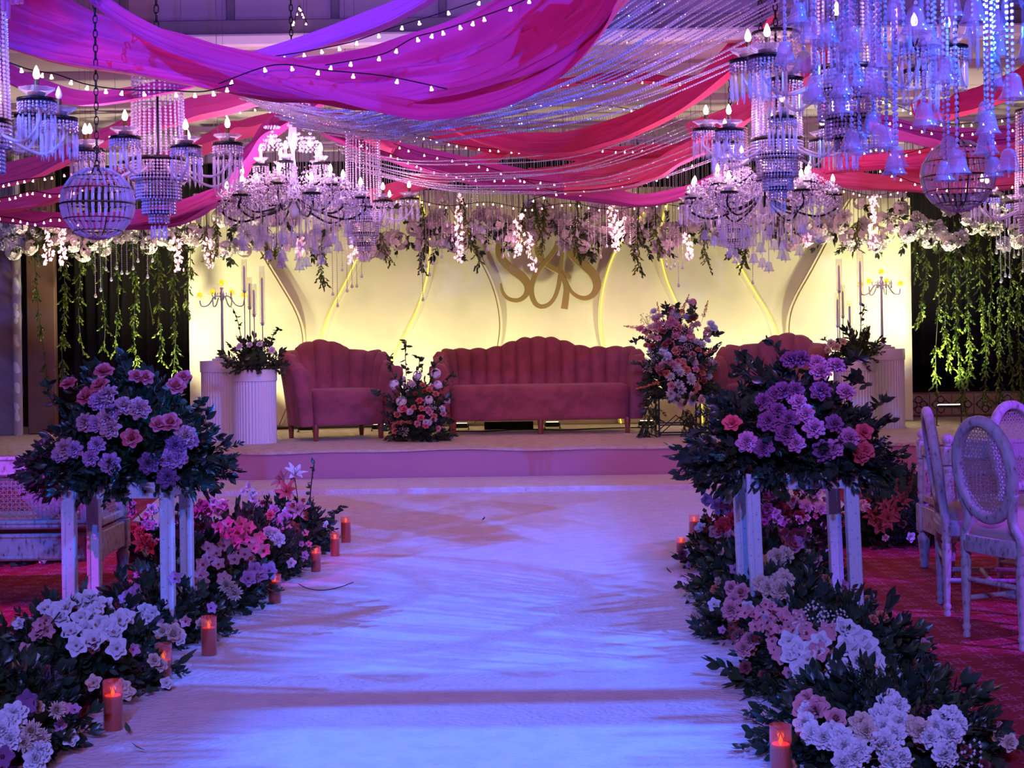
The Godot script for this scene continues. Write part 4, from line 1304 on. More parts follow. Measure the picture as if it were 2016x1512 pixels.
# ------------------------------------------------------------------ velvet shell seats
# w x d: footprint; the padded back runs round in a U and rises in a scalloped crest
func shell_seat(called: String, label: String, category: String, base: Vector3, yaw: float, w: float, d: float, panels: int, legs: Array, crest: float) -> void:
	var t := thing(called, label, category, base, yaw)
	var y0 := 0.15
	# plan of the U: from one arm front round the back to the other arm front
	var plan := []
	var hw := w / 2.0 - 0.07
	var rr := minf(0.34, hw * 0.8)
	var zf := d / 2.0 - 0.08
	var zb := -d / 2.0 + 0.08
	for k in 4:
		plan.append(Vector3(-hw, 0, lerpf(zf, zb + rr, k / 4.0)))
	for k in 8:
		var a := PI + PI / 2.0 * k / 8.0
		plan.append(Vector3(-hw + rr + cos(a) * rr, 0, zb + rr + sin(a) * rr))
	var nb := 24
	for k in nb + 1:
		plan.append(Vector3(lerpf(-hw + rr, hw - rr, float(k) / nb), 0, zb))
	for k in 8:
		var a := -PI / 2.0 + PI / 2.0 * (k + 1) / 8.0
		plan.append(Vector3(hw - rr + cos(a) * rr, 0, zb + rr + sin(a) * rr))
	for k in 4:
		plan.append(Vector3(hw, 0, lerpf(zb + rr, zf, (k + 1) / 4.0)))
	var lens := [0.0]
	for i in range(1, plan.size()):
		lens.append(lens[i - 1] + plan[i].distance_to(plan[i - 1]))
	var total: float = lens[lens.size() - 1]
	var spot_at := func(s: float) -> Array:
		var l := clampf(s, 0.0, 1.0) * total
		var i := 1
		while i < lens.size() - 1 and lens[i] < l:
			i += 1
		var u: float = (l - lens[i - 1]) / (lens[i] - lens[i - 1])
		var p: Vector3 = plan[i - 1].lerp(plan[i], u)
		var tan: Vector3 = (plan[mini(i + 1, plan.size() - 1)] - plan[maxi(i - 2, 0)]).normalized()
		return [p, Vector3(tan.z, 0, -tan.x)]   # outward normal
	for k in panels:
		var s0 := float(k) / panels
		var s1 := float(k + 1) / panels
		var rows := []
		for j in 9:
			var u := j / 8.0
			var s := lerpf(s0, s1, u)
			var q: Array = spot_at.call(s)
			var p: Vector3 = q[0]
			var n: Vector3 = q[1]
			# height: low at the arms, sloping up round the back to a crest in the middle
			var c := 1.0 - absf(s - 0.5) * 2.0
			var h := 0.76 + 0.15 * smoothstep(0.0, 0.4, c) + crest * smoothstep(0.62, 0.95, c)
			if s0 < 0.01 or s1 > 0.99:
				h -= 0.05 * (1.0 - c * 8.0) if c < 0.125 else 0.0
			h += 0.022 * sin(PI * u)
			var puff := 0.012 + 0.074 * pow(sin(PI * clampf(u, 0.01, 0.99)), 0.45)
			var row := PackedVector3Array()
			for i in 16:
				# loop: up the inner face, over the top, down the outer face
				var v := i / 15.0
				var y: float
				var off: float
				if v < 0.42:
					y = lerpf(y0, h - 0.06, v / 0.42)
					off = -puff
				elif v < 0.6:
					var a := PI * (v - 0.42) / 0.18
					y = h - 0.06 + 0.06 * sin(a)
					off = -puff * cos(a)
				else:
					y = lerpf(h - 0.06, y0, (v - 0.6) / 0.4)
					off = puff * (0.8 + 0.2 * (1.0 - (v - 0.6) / 0.4))
				var flare := 0.085 * pow(maxf(y - y0, 0.0) / 0.75, 1.3)
				row.append(p + n * (off + flare - 0.02) + Vector3(0, y, 0))
			rows.append(row)
		var m := MB.new()
		m.grid(rows, true, true, true)
		part("back_channel", m.done(), M.velvet, t)
	# seat block: rounded front and top
	var m := MB.new()
	var rows := []
	var sx := w / 2.0 - 0.13
	var zfront := d / 2.0 + 0.03
	for q in [[0.17, 0.05], [0.15, 0.03], [0.16, 0.008], [0.20, 0.0], [0.44, 0.0], [0.485, 0.012], [0.51, 0.04], [0.52, 0.09]]:
		var row := PackedVector3Array()
		for k in 48:
			var a := TAU * k / 48.0
			var e := 0.28
			var x: float = signf(cos(a)) * pow(absf(cos(a)), e) * (sx - q[1] * 0.6)
			var zz := signf(sin(a)) * pow(absf(sin(a)), e)
			var z: float = zz * (d / 2.0 - 0.04 - q[1]) + (0.05 + 0.03 * (1.0 - pow(x / sx, 2.0)) if zz > 0.0 else 0.0)
			row.append(Vector3(x, q[0], z))
		rows.append(row)
	m.grid(rows, true, true, true)
	part("seat", m.done(), M.velvet, t)
	# rolled pads on the arm fronts
	for s in [-1, 1]:
		var a := MB.new()
		rows = []
		for q in [[0.15, 0.055, 0.035], [0.16, 0.07, 0.05], [0.35, 0.078, 0.055], [0.55, 0.092, 0.06], [0.67, 0.098, 0.06], [0.73, 0.085, 0.05], [0.755, 0.04, 0.03]]:
			var row := PackedVector3Array()
			for k in 14:
				var an := TAU * k / 14.0
				row.append(Vector3(s * (hw + 0.09 * pow((q[0] - 0.15) / 0.75, 1.3)) + cos(an) * q[1], q[0], zf + 0.03 + sin(an) * q[2]))
			rows.append(row)
		a.grid(rows, true, true, true)
		part("arm_pad", a.done(), M.velvet, t)
	for q in legs:
		var l := MB.new()
		l.lathe([Vector2(0, 0), Vector2(0.022, 0), Vector2(0.024, 0.004), Vector2(0.036, 0.17), Vector2(0, 0.17)], 12)
		part("leg", l.done(), M.copper_wood, t, Transform3D(Basis(), Vector3(q[0], 0, q[1])))

func seats() -> void:
	shell_seat("velvet_sofa", "wide dusty-rose velvet sofa with channelled shell back in the middle of the stage", "sofa", Vector3(0.291, 0.324, -16.65), 0.0, 2.2, 0.86, 19, [[0.0, 0.42], [0.93, 0.38], [-0.93, 0.38], [0.98, -0.3], [-0.98, -0.3]], 0.12)
	shell_seat("velvet_armchair", "dusty-rose velvet shell armchair beside the fluted pedestals by the settee", "armchair", Vector3(-1.871, 0.324, -16.1), 0.48, 1.06, 0.86, 11, [[-0.36, 0.36], [0.36, 0.36], [0.4, -0.28], [-0.4, -0.28]], 0.12)
	shell_seat("velvet_armchair", "dusty-rose velvet shell armchair half hidden behind the purple stand bouquet", "armchair", Vector3(2.744, 0.324, -16.1), -0.55, 1.06, 0.86, 11, [[-0.36, 0.36], [0.36, 0.36], [0.4, -0.28], [-0.4, -0.28]], 0.12)

# ------------------------------------------------------------------ flower stands, borders and candles along the aisle
# where the line of sight to p meets the front of a mound
func on_mound(root: Node3D, p: Vector3) -> Vector3:
	var size: Vector3 = root.get_meta("mound_size")
	var eye := Vector3(0, 1.35, 0)
	var e := (eye - root.position) / size
	var d := (p - eye) / size
	var a := d.dot(d)
	var b := e.dot(d)
	var q := b * b - a * (e.dot(e) - 1.45)
	if q < 0.0:
		return p
	var t := (-b - sqrt(q)) / a
	var hit := eye + (p - eye) * t
	return hit if hit.y > root.position.y - 0.15 else p

func flowers_on(root: Node3D, kind: String, color: String, s: float, pts: Array) -> void:
	for p in pts:
		bloom(root, kind, color, on_mound(root, p), s * (rf(0.84, 1.06) if not root.name.begins_with("stand_bouquet") else rf(0.70, 0.92)))

func border(label: String, base: Vector3, size: Vector3, n: int, loose: int, mix: Array, group := "flower border clumps along the aisle") -> Node3D:
	var t := thing("flower_border", label, "flower border", base, 0.0, group)
	t.set_meta("mound_size", size)
	mound(t, size, int(n * 1.3), loose, mix, 0.0, 0.13, 0.042)
	# small filler flowers here and there
	for k in 20:
		var th := rf(0.1, PI - 0.1)
		var ph := acos(rf(0.05, 0.95))
		var q: Array = [["mum", "ivory", 0.05], ["sakura", "blush", 0.06], ["rose", "dusty", 0.055], ["blossom", "white", 0.06], ["rose", "ivory", 0.055], ["sakura", "lilac", 0.06], ["rose", "peach", 0.05]][rng.randi() % 7]
		bloom(t, q[0], q[1], base + Vector3(cos(th) * sin(ph) * size.x, cos(ph) * size.y, sin(th) * sin(ph) * size.z) * rf(0.98, 1.16), q[2] * rf(0.8, 1.2))
	return t

func stand(label: String, x0: float, x1: float, d0: float, d1: float, h: float, lean := 0.0) -> Node3D:
	var t := thing("flower_stand", label, "plant stand", Vector3((x0 + x1) / 2.0, 0, -(d0 + d1) / 2.0), 0.0, "white open plinth stands beside the aisle")
	var hw := (x1 - x0) / 2.0
	var hd := (d1 - d0) / 2.0
	for sx in [-1, 1]:
		for sz in [-1, 1]:
			var m := MB.new()
			m.box(Vector3(0, h / 2.0 + 0.012, 0), Vector3(0.058, h - 0.024, 0.058), 0.003)
			# a bead up each outer corner
			m.box(Vector3(sx * 0.018, h / 2.0 + 0.012, 0.0), Vector3(0.016, h - 0.03, 0.066), 0.002)
			part("leg", m.done(), M.stand_paint, t, Transform3D(Basis(Vector3.BACK, lean), Vector3(sx * hw, 0, sz * hd)))
	for sz in [-1, 1]:
		part("top_rail", slab_box(Vector3(-hw + 0.03, h - 0.06, -0.025), Vector3(hw - 0.03, h, 0.025), 0.003), M.stand_paint, t, at(Vector3(-lean * h, 0, sz * hd)))
		part("foot_rail", slab_box(Vector3(-hw - 0.03, 0.0, -0.03), Vector3(hw + 0.03, 0.02, 0.03), 0.003), M.stand_paint, t, at(Vector3(0, 0, sz * hd)))
	for sx in [-1, 1]:
		part("side_rail", slab_box(Vector3(-0.025, h - 0.06, -hd + 0.03), Vector3(0.025, h, hd - 0.03), 0.003), M.stand_paint, t, at(Vector3(sx * hw - lean * h, 0, 0)))
	part("top_board", slab_box(Vector3(-hw - 0.03, h - 0.005, -hd - 0.03), Vector3(hw + 0.03, h + 0.012, hd + 0.03), 0.003), M.stand_paint, t, at(Vector3(-lean * h, 0, 0)))
	return t

func bouquet(label: String, base: Vector3, size: Vector3) -> Node3D:
	var f := thing("stand_bouquet", label, "flower arrangement", base, 0.0, "domed bouquets on the aisle stands")
	f.set_meta("mound_size", size)
	mound(f, size, 640, 150, [0.50, 0.42, 0.08], 0.35, 0.135, 0.04)
	# a drooping skirt hides the rim of the stand
	var xs := [[], []]
	var ts := [[], []]
	for k in 230:
		var a := rf(0, TAU)
		var r := rf(0.45, 1.0)
		var p := Vector3(cos(a) * size.x * r, rf(0.0, 0.12), sin(a) * size.z * r)
		var dir := Vector3(cos(a) * rf(0.4, 1.0), rf(-0.8, 0.15), sin(a) * rf(0.4, 1.0))
		var i := k % 2
		xs[i].append(Transform3D(yb(dir, rf(0, TAU), rf(0.12, 0.175)), p))
		ts[i].append(greens(rf(0, 1), rf(0, 0.5)))
	for i in 2:
		many("skirt_foliage", sprig(i), xs[i], M.leaf, f, ts[i])
	return f

func pillar_candle(p: Vector3, h: float, r: float, wax: float, label: String) -> void:
	var t := thing("pillar_candle", label, "candle", p, 0.0, "orange pillar candles in glass along the aisle")
	var g := MB.new()
	g.lathe([Vector2(r, 0.004), Vector2(r, h), Vector2(r - 0.0025, h), Vector2(r - 0.0025, 0.006), Vector2(0, 0.006)], 24)
	part("glass", g.done(), M.amber_glass, t)
	var w := MB.new()
	w.lathe([Vector2(0, 0.006), Vector2(r - 0.004, 0.006), Vector2(r - 0.004, wax), Vector2(r - 0.008, wax + 0.003), Vector2(r * 0.5, wax - 0.004), Vector2(0, wax - 0.004)], 24)
	part("wax", w.done(), M.wax, t)
	var f := MB.new()
	f.lathe([Vector2(0, wax - 0.004), Vector2(0.006, wax + 0.004), Vector2(0.007, wax + 0.012), Vector2(0.0, wax + 0.032)], 8)
	part("flame", f.done(), M.flame, t)
	omni(t, Vector3(0, wax + 0.014, 0), Color(1.0, 0.42, 0.1), 0.0025, 0.008, "candle_light")

func aisle() -> void:
	var m := mat("stand_paint", Color(1, 1, 1), 0.4)
	grain(m, ntex(noise(0.05, FastNoiseLite.TYPE_SIMPLEX, 4, 6), 256, [[0.0, Color(0.25, 0.2, 0.18)], [0.1, Color(0.35, 0.3, 0.3)], [0.13, Color(0.82, 0.82, 0.84)], [1.0, Color(0.86, 0.86, 0.88)]]), 2.5)
	# stands and their bouquets
	var a := Vector3(-1.987, 0.439, -6.8)
	var b := Vector3(-1.55, 0.433, -6.8)
	stand("white open plinth stand under the pink bouquet beside the cane settee", a.x, b.x, 6.8, 7.2, 0.72)
	var f := bouquet("domed bouquet of coral roses and pale lilac peonies on the stand beside the cane settee", Vector3((a.x + b.x) / 2.0, 0.735, -7.0), Vector3(0.40, 0.50, 0.28))
	flowers_on(f, "rose", "coral", 0.115, [Vector3(-1.963, 1.173, -6.75), Vector3(-1.809, 1.225, -6.75), Vector3(-1.825, 1.166, -6.75), Vector3(-1.627, 1.197, -6.75), Vector3(-1.665, 1.202, -6.75), Vector3(-1.456, 1.195, -6.75), Vector3(-1.495, 1.155, -6.75), Vector3(-1.889, 1.118, -6.75), Vector3(-1.574, 0.989, -6.75), Vector3(-1.52, 0.995, -6.75), Vector3(-1.691, 0.93, -6.75)])
	flowers_on(f, "peony", "blush", 0.125, [Vector3(-1.797, 1.123, -6.75), Vector3(-1.723, 1.075, -6.75), Vector3(-1.656, 1.06, -6.75), Vector3(-1.897, 1.003, -6.75), Vector3(-1.785, 0.974, -6.75), Vector3(-1.801, 1.015, -6.75), Vector3(-1.987, 0.885, -6.75), Vector3(-1.451, 0.938, -6.75)])
	flowers_on(f, "peony", "lilac", 0.12, [Vector3(-1.831, 1.097, -6.75), Vector3(-1.778, 1.049, -6.75), Vector3(-1.846, 0.996, -6.75), Vector3(-1.847, 0.903, -6.75), Vector3(-1.946, 0.884, -6.75), Vector3(-1.873, 0.845, -6.75), Vector3(-1.787, 0.821, -6.75), Vector3(-1.492, 0.844, -6.75), Vector3(-1.431, 0.918, -6.75), Vector3(-2.007, 0.865, -6.75), Vector3(-1.526, 0.834, -6.75)])
	flowers_on(f, "peony", "mauve", 0.12, [Vector3(-1.605, 0.823, -6.7), Vector3(-1.523, 0.759, -6.7), Vector3(-1.487, 0.897, -6.7)])
	for q in [[Vector3(-1.746, 1.204, -6.9), Vector3(-1.772, 1.269, -6.9), Vector3(-1.767, 1.297, -6.9)], [Vector3(-1.884, 1.16, -6.9), Vector3(-1.907, 1.218, -6.9), Vector3(-1.925, 1.248, -6.9)], [Vector3(-2.07, 1.071, -6.9), Vector3(-2.103, 1.14, -6.9), Vector3(-2.091, 1.175, -6.9)], [Vector3(-1.472, 1.016, -6.9), Vector3(-1.421, 1.062, -6.9), Vector3(-1.402, 1.084, -6.9)], [Vector3(-1.408, 0.839, -6.8), Vector3(-1.295, 0.804, -6.8), Vector3(-1.237, 0.787, -6.8)], [Vector3(-1.432, 0.772, -6.8), Vector3(-1.353, 0.714, -6.8), Vector3(-1.297, 0.702, -6.8)], [Vector3(-1.999, 0.779, -6.8), Vector3(-2.112, 0.747, -6.8), Vector3(-2.153, 0.77, -6.8)], [Vector3(-2.042, 0.893, -6.8), Vector3(-2.122, 0.849, -6.8), Vector3(-2.157, 0.827, -6.8)], [Vector3(-1.725, 0.758, -6.75), Vector3(-1.738, 0.679, -6.75), Vector3(-1.731, 0.645, -6.75)]]:
		upright(f, q, 0.075)
	a = Vector3(1.084, 0.396, -6.8)
	b = Vector3(1.524, 0.39, -6.8)
	stand("white open plinth stand under the purple bouquet, chipped along one leg", a.x, b.x, 6.8, 7.2, 0.72, 0.03)
	f = bouquet("domed bouquet of purple peonies and dark leaves on the stand before the half hidden armchair", Vector3((a.x + b.x) / 2.0 - 0.04, 0.735, -7.0), Vector3(0.42, 0.47, 0.28))
	flowers_on(f, "peony", "lilac", 0.12, [Vector3(1.346, 1.221, -6.75), Vector3(1.431, 1.204, -6.75), Vector3(1.473, 1.091, -6.75), Vector3(1.263, 1.051, -6.75), Vector3(1.294, 0.994, -6.75), Vector3(1.331, 0.933, -6.75), Vector3(1.033, 0.876, -6.75), Vector3(1.417, 0.842, -6.75), Vector3(1.486, 0.888, -6.75), Vector3(1.251, 0.867, -6.75), Vector3(1.361, 1.182, -6.75)])
	flowers_on(f, "peony", "mauve", 0.12, [Vector3(1.234, 1.236, -6.75), Vector3(1.274, 1.238, -6.75), Vector3(1.365, 1.097, -6.75), Vector3(1.198, 1.099, -6.75), Vector3(1.252, 1.101, -6.75), Vector3(1.16, 1.086, -6.75), Vector3(1.221, 0.973, -6.75), Vector3(1.172, 1.016, -6.75), Vector3(1.11, 1.055, -6.75), Vector3(1.421, 0.952, -6.75), Vector3(1.129, 0.967, -6.75), Vector3(1.107, 0.848, -6.75), Vector3(1.205, 0.91, -6.75), Vector3(1.37, 0.831, -6.75)])
	flowers_on(f, "rose", "coral", 0.115, [Vector3(0.971, 0.958, -6.75), Vector3(1.551, 0.912, -6.75), Vector3(1.525, 0.807, -6.75), Vector3(1.55, 0.829, -6.75)])
	for q in [[Vector3(1.233, 1.209, -6.9), Vector3(1.2, 1.278, -6.9), Vector3(1.159, 1.329, -6.9)], [Vector3(1.129, 1.164, -6.9), Vector3(1.061, 1.222, -6.9), Vector3(1.027, 1.28, -6.9)], [Vector3(1.129, 1.118, -6.9), Vector3(1.015, 1.2, -6.9), Vector3(0.991, 1.154, -6.9)], [Vector3(1.498, 1.205, -6.9), Vector3(1.544, 1.223, -6.9), Vector3(1.567, 1.236, -6.9)], [Vector3(1.497, 1.136, -6.9), Vector3(1.566, 1.146, -6.9), Vector3(1.607, 1.111, -6.9)], [Vector3(1.587, 0.974, -6.9), Vector3(1.656, 1.03, -6.9), Vector3(1.684, 1.041, -6.9)], [Vector3(1.609, 0.904, -6.9), Vector3(1.678, 0.938, -6.9), Vector3(1.713, 0.949, -6.9)], [Vector3(1.561, 0.775, -6.8), Vector3(1.663, 0.808, -6.8), Vector3(1.72, 0.795, -6.8)], [Vector3(0.994, 0.806, -6.8), Vector3(0.882, 0.875, -6.8), Vector3(0.818, 0.853, -6.8)], [Vector3(0.948, 0.738, -6.8), Vector3(0.846, 0.706, -6.8), Vector3(0.816, 0.672, -6.8)], [Vector3(1.311, 0.733, -6.8), Vector3(1.333, 0.665, -6.8), Vector3(1.343, 0.631, -6.8)], [Vector3(1.175, 1.117, -6.9), Vector3(1.106, 1.164, -6.9), Vector3(1.041, 1.119, -6.9)]]:
		upright(f, q, 0.085)
	# ---- border on the settee side, from the guests towards the stage
	f = border("flower border on the settee side, first clump from the guests, with one blue-lit white bloom", Vector3(-1.83, 0.01, -5.1), Vector3(0.39, 0.24, 0.42), 300, 130, [0.5, 0.2, 0.3])
	flowers_on(f, "peony", "white", 0.10, [Vector3(-1.639, 0.133, -4.9), Vector3(-1.618, 0.16, -4.9), Vector3(-1.632, 0.084, -4.9), Vector3(-1.656, 0.109, -4.9), Vector3(-1.551, 0.017, -4.9), Vector3(-1.538, 0.042, -4.9)])
	flowers_on(f, "mum", "ivory", 0.08, [Vector3(-1.534, 0.083, -4.9), Vector3(-1.563, 0.107, -4.9), Vector3(-1.591, 0.072, -4.9), Vector3(-1.483, 0.175, -4.9)])
	flowers_on(f, "sakura", "mauve", 0.09, [Vector3(-1.581, 0.181, -4.9), Vector3(-1.573, 0.206, -4.9), Vector3(-1.657, 0.027, -4.9)])
	f = border("flower border on the settee side with a big white blossom cluster and a pink trail", Vector3(-1.76, 0.01, -6.0), Vector3(0.39, 0.27, 0.46), 300, 130, [0.5, 0.25, 0.25])
	flowers_on(f, "blossom", "white", 0.092, [Vector3(-1.731, 0.33, -6), Vector3(-1.68, 0.349, -6), Vector3(-1.771, 0.311, -6), Vector3(-1.651, 0.299, -6), Vector3(-1.791, 0.271, -6), Vector3(-1.711, 0.27, -6), Vector3(-1.621, 0.318, -6), Vector3(-1.752, 0.22, -6), Vector3(-1.692, 0.229, -6), Vector3(-1.632, 0.249, -6), Vector3(-1.562, 0.258, -6), Vector3(-1.537, 0.271, -6), Vector3(-1.663, 0.185, -6), Vector3(-1.582, 0.208, -6), Vector3(-1.733, 0.162, -6), Vector3(-1.573, 0.148, -6), Vector3(-1.811, 0.291, -6), Vector3(-1.841, 0.308, -6), Vector3(-1.602, 0.228, -6), Vector3(-1.675, 0.279, -6)])
	for q in [[Vector3(-1.693, 0.125, -6), Vector3(-1.732, 0.206, -6), Vector3(-1.751, 0.306, -6)], [Vector3(-1.653, 0.125, -6), Vector3(-1.682, 0.245, -6), Vector3(-1.687, 0.335, -6)], [Vector3(-1.613, 0.144, -6), Vector3(-1.602, 0.224, -6), Vector3(-1.621, 0.304, -6)]]:
		spray(f, "blossom", "white", 0.085, q, 4, 0.02)
	spray(f, "sakura", "blush", 0.075, [Vector3(-1.72, 0.341, -5.75), Vector3(-1.765, 0.284, -5.75), Vector3(-1.814, 0.208, -5.75), Vector3(-1.844, 0.132, -5.75), Vector3(-1.892, 0.094, -5.75)], 16, 0.03)
	flowers_on(f, "peony", "mauve", 0.095, [Vector3(-1.74, 0.135, -5.6), Vector3(-1.713, 0.106, -5.6), Vector3(-1.759, 0.098, -5.6), Vector3(-1.695, 0.056, -5.6), Vector3(-1.732, 0.075, -5.6), Vector3(-1.804, 0.02, -5.6)])
	flowers_on(f, "blossom", "ivory", 0.075, [Vector3(-1.554, 0.104, -5.6), Vector3(-1.433, 0.071, -5.6), Vector3(-1.452, 0.09, -5.6), Vector3(-1.7, -0.034, -5.6), Vector3(-1.724, -0.03, -5.6), Vector3(-1.786, 0.191, -5.6)])
	f = border("flower border on the settee side around the feet of the bouquet stand", Vector3(-1.68, 0.01, -6.95), Vector3(0.34, 0.19, 0.37), 240, 90, [0.5, 0.25, 0.25])
	flowers_on(f, "rose", "ivory", 0.10, [Vector3(-1.508, 0.121, -6.5), Vector3(-1.465, 0.109, -6.5)])
	flowers_on(f, "blossom", "white", 0.075, [Vector3(-1.607, 0.197, -6.6), Vector3(-1.641, 0.165, -6.6), Vector3(-1.592, 0.158, -6.6), Vector3(-1.659, 0.137, -6.6), Vector3(-1.574, 0.179, -6.6), Vector3(-1.455, 0.068, -6.6), Vector3(-1.598, 0.061, -6.6), Vector3(-1.619, 0.11, -6.6)])
	flowers_on(f, "sakura", "lilac", 0.085, [Vector3(-1.691, 0.243, -6.7), Vector3(-1.659, 0.263, -6.7), Vector3(-1.682, 0.208, -6.7), Vector3(-1.623, 0.269, -6.7), Vector3(-1.718, 0.226, -6.7), Vector3(-1.496, 0.312, -6.7), Vector3(-1.512, 0.279, -6.7)])
	f = border("flower border on the settee side, dark fern clump just past the bouquet stand", Vector3(-1.62, 0.01, -7.75), Vector3(0.35, 0.29, 0.46), 300, 110, [0.5, 0.25, 0.25])
	flowers_on(f, "sakura", "blush", 0.095, [Vector3(-1.556, 0.242, -7.6), Vector3(-1.525, 0.277, -7.6), Vector3(-1.48, 0.241, -7.6), Vector3(-1.451, 0.169, -7.6), Vector3(-1.552, 0.15, -7.6), Vector3(-1.57, 0.186, -7.6), Vector3(-1.588, 0.146, -7.6), Vector3(-1.489, 0.297, -7.6), Vector3(-1.399, 0.265, -7.6), Vector3(-1.348, 0.289, -7.6), Vector3(-1.453, 0.334, -7.6), Vector3(-1.53, 0.322, -7.6)])
	flowers_on(f, "mum", "ivory", 0.09, [Vector3(-1.4, 0.134, -7.5), Vector3(-1.422, 0.155, -7.5), Vector3(-1.383, 0.114, -7.5)])
	flowers_on(f, "blossom", "lilac", 0.10, [Vector3(-1.261, 0.207, -7.5), Vector3(-1.216, 0.219, -7.5), Vector3(-1.317, 0.183, -7.5), Vector3(-1.286, 0.228, -7.5)])
	f = border("flower border on the settee side with dense pink cherry blossom in the middle", Vector3(-1.55, 0.01, -8.75), Vector3(0.34, 0.32, 0.46), 280, 90, [0.5, 0.35, 0.15])
	flowers_on(f, "sakura", "blush", 0.10, [Vector3(-1.653, 0.308, -8.5), Vector3(-1.596, 0.335, -8.5), Vector3(-1.54, 0.283, -8.5), Vector3(-1.483, 0.311, -8.5), Vector3(-1.625, 0.251, -8.5), Vector3(-1.683, 0.195, -8.5), Vector3(-1.563, 0.227, -8.5), Vector3(-1.512, 0.249, -8.5), Vector3(-1.456, 0.197, -8.5), Vector3(-1.399, 0.182, -8.5), Vector3(-1.48, 0.084, -8.5), Vector3(-1.441, 0.225, -8.5), Vector3(-1.591, 0.284, -8.5), Vector3(-1.525, 0.334, -8.5), Vector3(-1.421, 0.253, -8.5)])
	flowers_on(f, "peony", "white", 0.085, [Vector3(-1.326, 0.288, -8.4), Vector3(-1.304, 0.259, -8.4), Vector3(-1.353, 0.299, -8.4)])
	spray(f, "blossom", "white", 0.08, [Vector3(-1.819, 0.295, -8.9), Vector3(-1.743, 0.398, -8.9), Vector3(-1.669, 0.427, -8.9)], 5)
	spray(f, "blossom", "lilac", 0.09, [Vector3(-1.816, 0.274, -8.6), Vector3(-1.8, 0.36, -8.6), Vector3(-1.77, 0.446, -8.6), Vector3(-1.742, 0.417, -8.6)], 7)
	f = border("flower border on the settee side with tall pink lilies at its stage end", Vector3(-1.49, 0.01, -9.75), Vector3(0.32, 0.29, 0.46), 260, 70, [0.4, 0.45, 0.15])
	flowers_on(f, "rose", "coral", 0.085, [Vector3(-1.516, 0.085, -9.5), Vector3(-1.626, 0.131, -9.5), Vector3(-1.523, 0.266, -9.5)])
	flowers_on(f, "blossom", "lilac", 0.09, [Vector3(-1.467, 0.23, -9.4), Vector3(-1.419, 0.26, -9.4), Vector3(-1.514, 0.199, -9.4), Vector3(-1.445, 0.182, -9.4), Vector3(-1.481, 0.308, -9.4), Vector3(-1.546, 0.168, -9.4), Vector3(-1.371, 0.322, -9.4)])
	for q in [[Vector3(-1.396, 0.49, -9.7), Vector3(0.3, 0.8, 0.5), "white"], [Vector3(-1.428, 0.397, -9.6), Vector3(-0.2, 0.5, 0.9), "coral"], [Vector3(-1.355, 0.295, -9.5), Vector3(0.3, 0.4, 0.9), "blush"], [Vector3(-1.461, 0.452, -9.7), Vector3(-0.6, 0.6, 0.4), "blush"]]:
		bloom(f, "lily", q[2], q[0], 0.13, q[1])
	for q in [[Vector3(-1.368, 0.192, -9.7), Vector3(-1.379, 0.354, -9.7), Vector3(-1.396, 0.477, -9.7)], [Vector3(-1.402, 0.205, -9.6), Vector3(-1.417, 0.301, -9.6), Vector3(-1.428, 0.384, -9.6)], [Vector3(-1.322, 0.171, -9.6), Vector3(-1.353, 0.236, -9.6), Vector3(-1.369, 0.275, -9.6)]]:
		spray(f, "sakura", "blush", 0.05, q, 2, 0.02)
	upright(f, [Vector3(-1.316, 0.244, -9.8), Vector3(-1.307, 0.408, -9.8), Vector3(-1.285, 0.554, -9.8)], 0.07)
	upright(f, [Vector3(-1.219, 0.145, -9.8), Vector3(-1.153, 0.242, -9.8), Vector3(-1.113, 0.291, -9.8)], 0.08)
	spray(f, "blossom", "white", 0.08, [Vector3(-1.627, 0.204, -9.9), Vector3(-1.691, 0.321, -9.9), Vector3(-1.74, 0.387, -9.9)], 6)
	spray(f, "sakura", "rust", 0.05, [Vector3(-1.295, 0.165, -9.4), Vector3(-1.325, 0.259, -9.4), Vector3(-1.293, 0.321, -9.4)], 7, 0.06)
	f = border("low flower border in front of the stage behind the cane settee with orange lilies", Vector3(-2.05, 0.01, -9.45), Vector3(0.35, 0.24, 0.24), 190, 40, [0.55, 0.35, 0.1], "flower borders across the front of the stage")
	flowers_on(f, "peony", "peach", 0.10, [Vector3(-2.304, 0.226, -9.2), Vector3(-2.264, 0.204, -9.2), Vector3(-2.341, 0.18, -9.2), Vector3(-2.219, 0.166, -9.2)])
	flowers_on(f, "lily", "rust", 0.11, [Vector3(-2.372, 0.175, -9.2), Vector3(-2.235, 0.136, -9.2), Vector3(-2.189, 0.111, -9.2)])
	spray(f, "blossom", "lilac", 0.085, [Vector3(-2.212, 0.175, -9.3), Vector3(-2.303, 0.316, -9.3), Vector3(-2.364, 0.363, -9.3)], 7, 0.03)
	spray(f, "blossom", "white", 0.085, [Vector3(-2.149, 0.189, -9.3), Vector3(-2.21, 0.283, -9.3), Vector3(-2.194, 0.345, -9.3)], 6, 0.03)
	f = border("low dark flower border glimpsed under the seat of the cane settee", Vector3(-3.05, 0.01, -9.6), Vector3(0.42, 0.21, 0.24), 170, 20, [0.6, 0.3, 0.1], "flower borders across the front of the stage")
	# ---- border on the dining chair side
	f = border("flower border on the dining chair side, first clump from the guests, with big blue-lit peonies", Vector3(1.17, 0.01, -4.95), Vector3(0.39, 0.20, 0.42), 320, 140, [0.55, 0.2, 0.25])
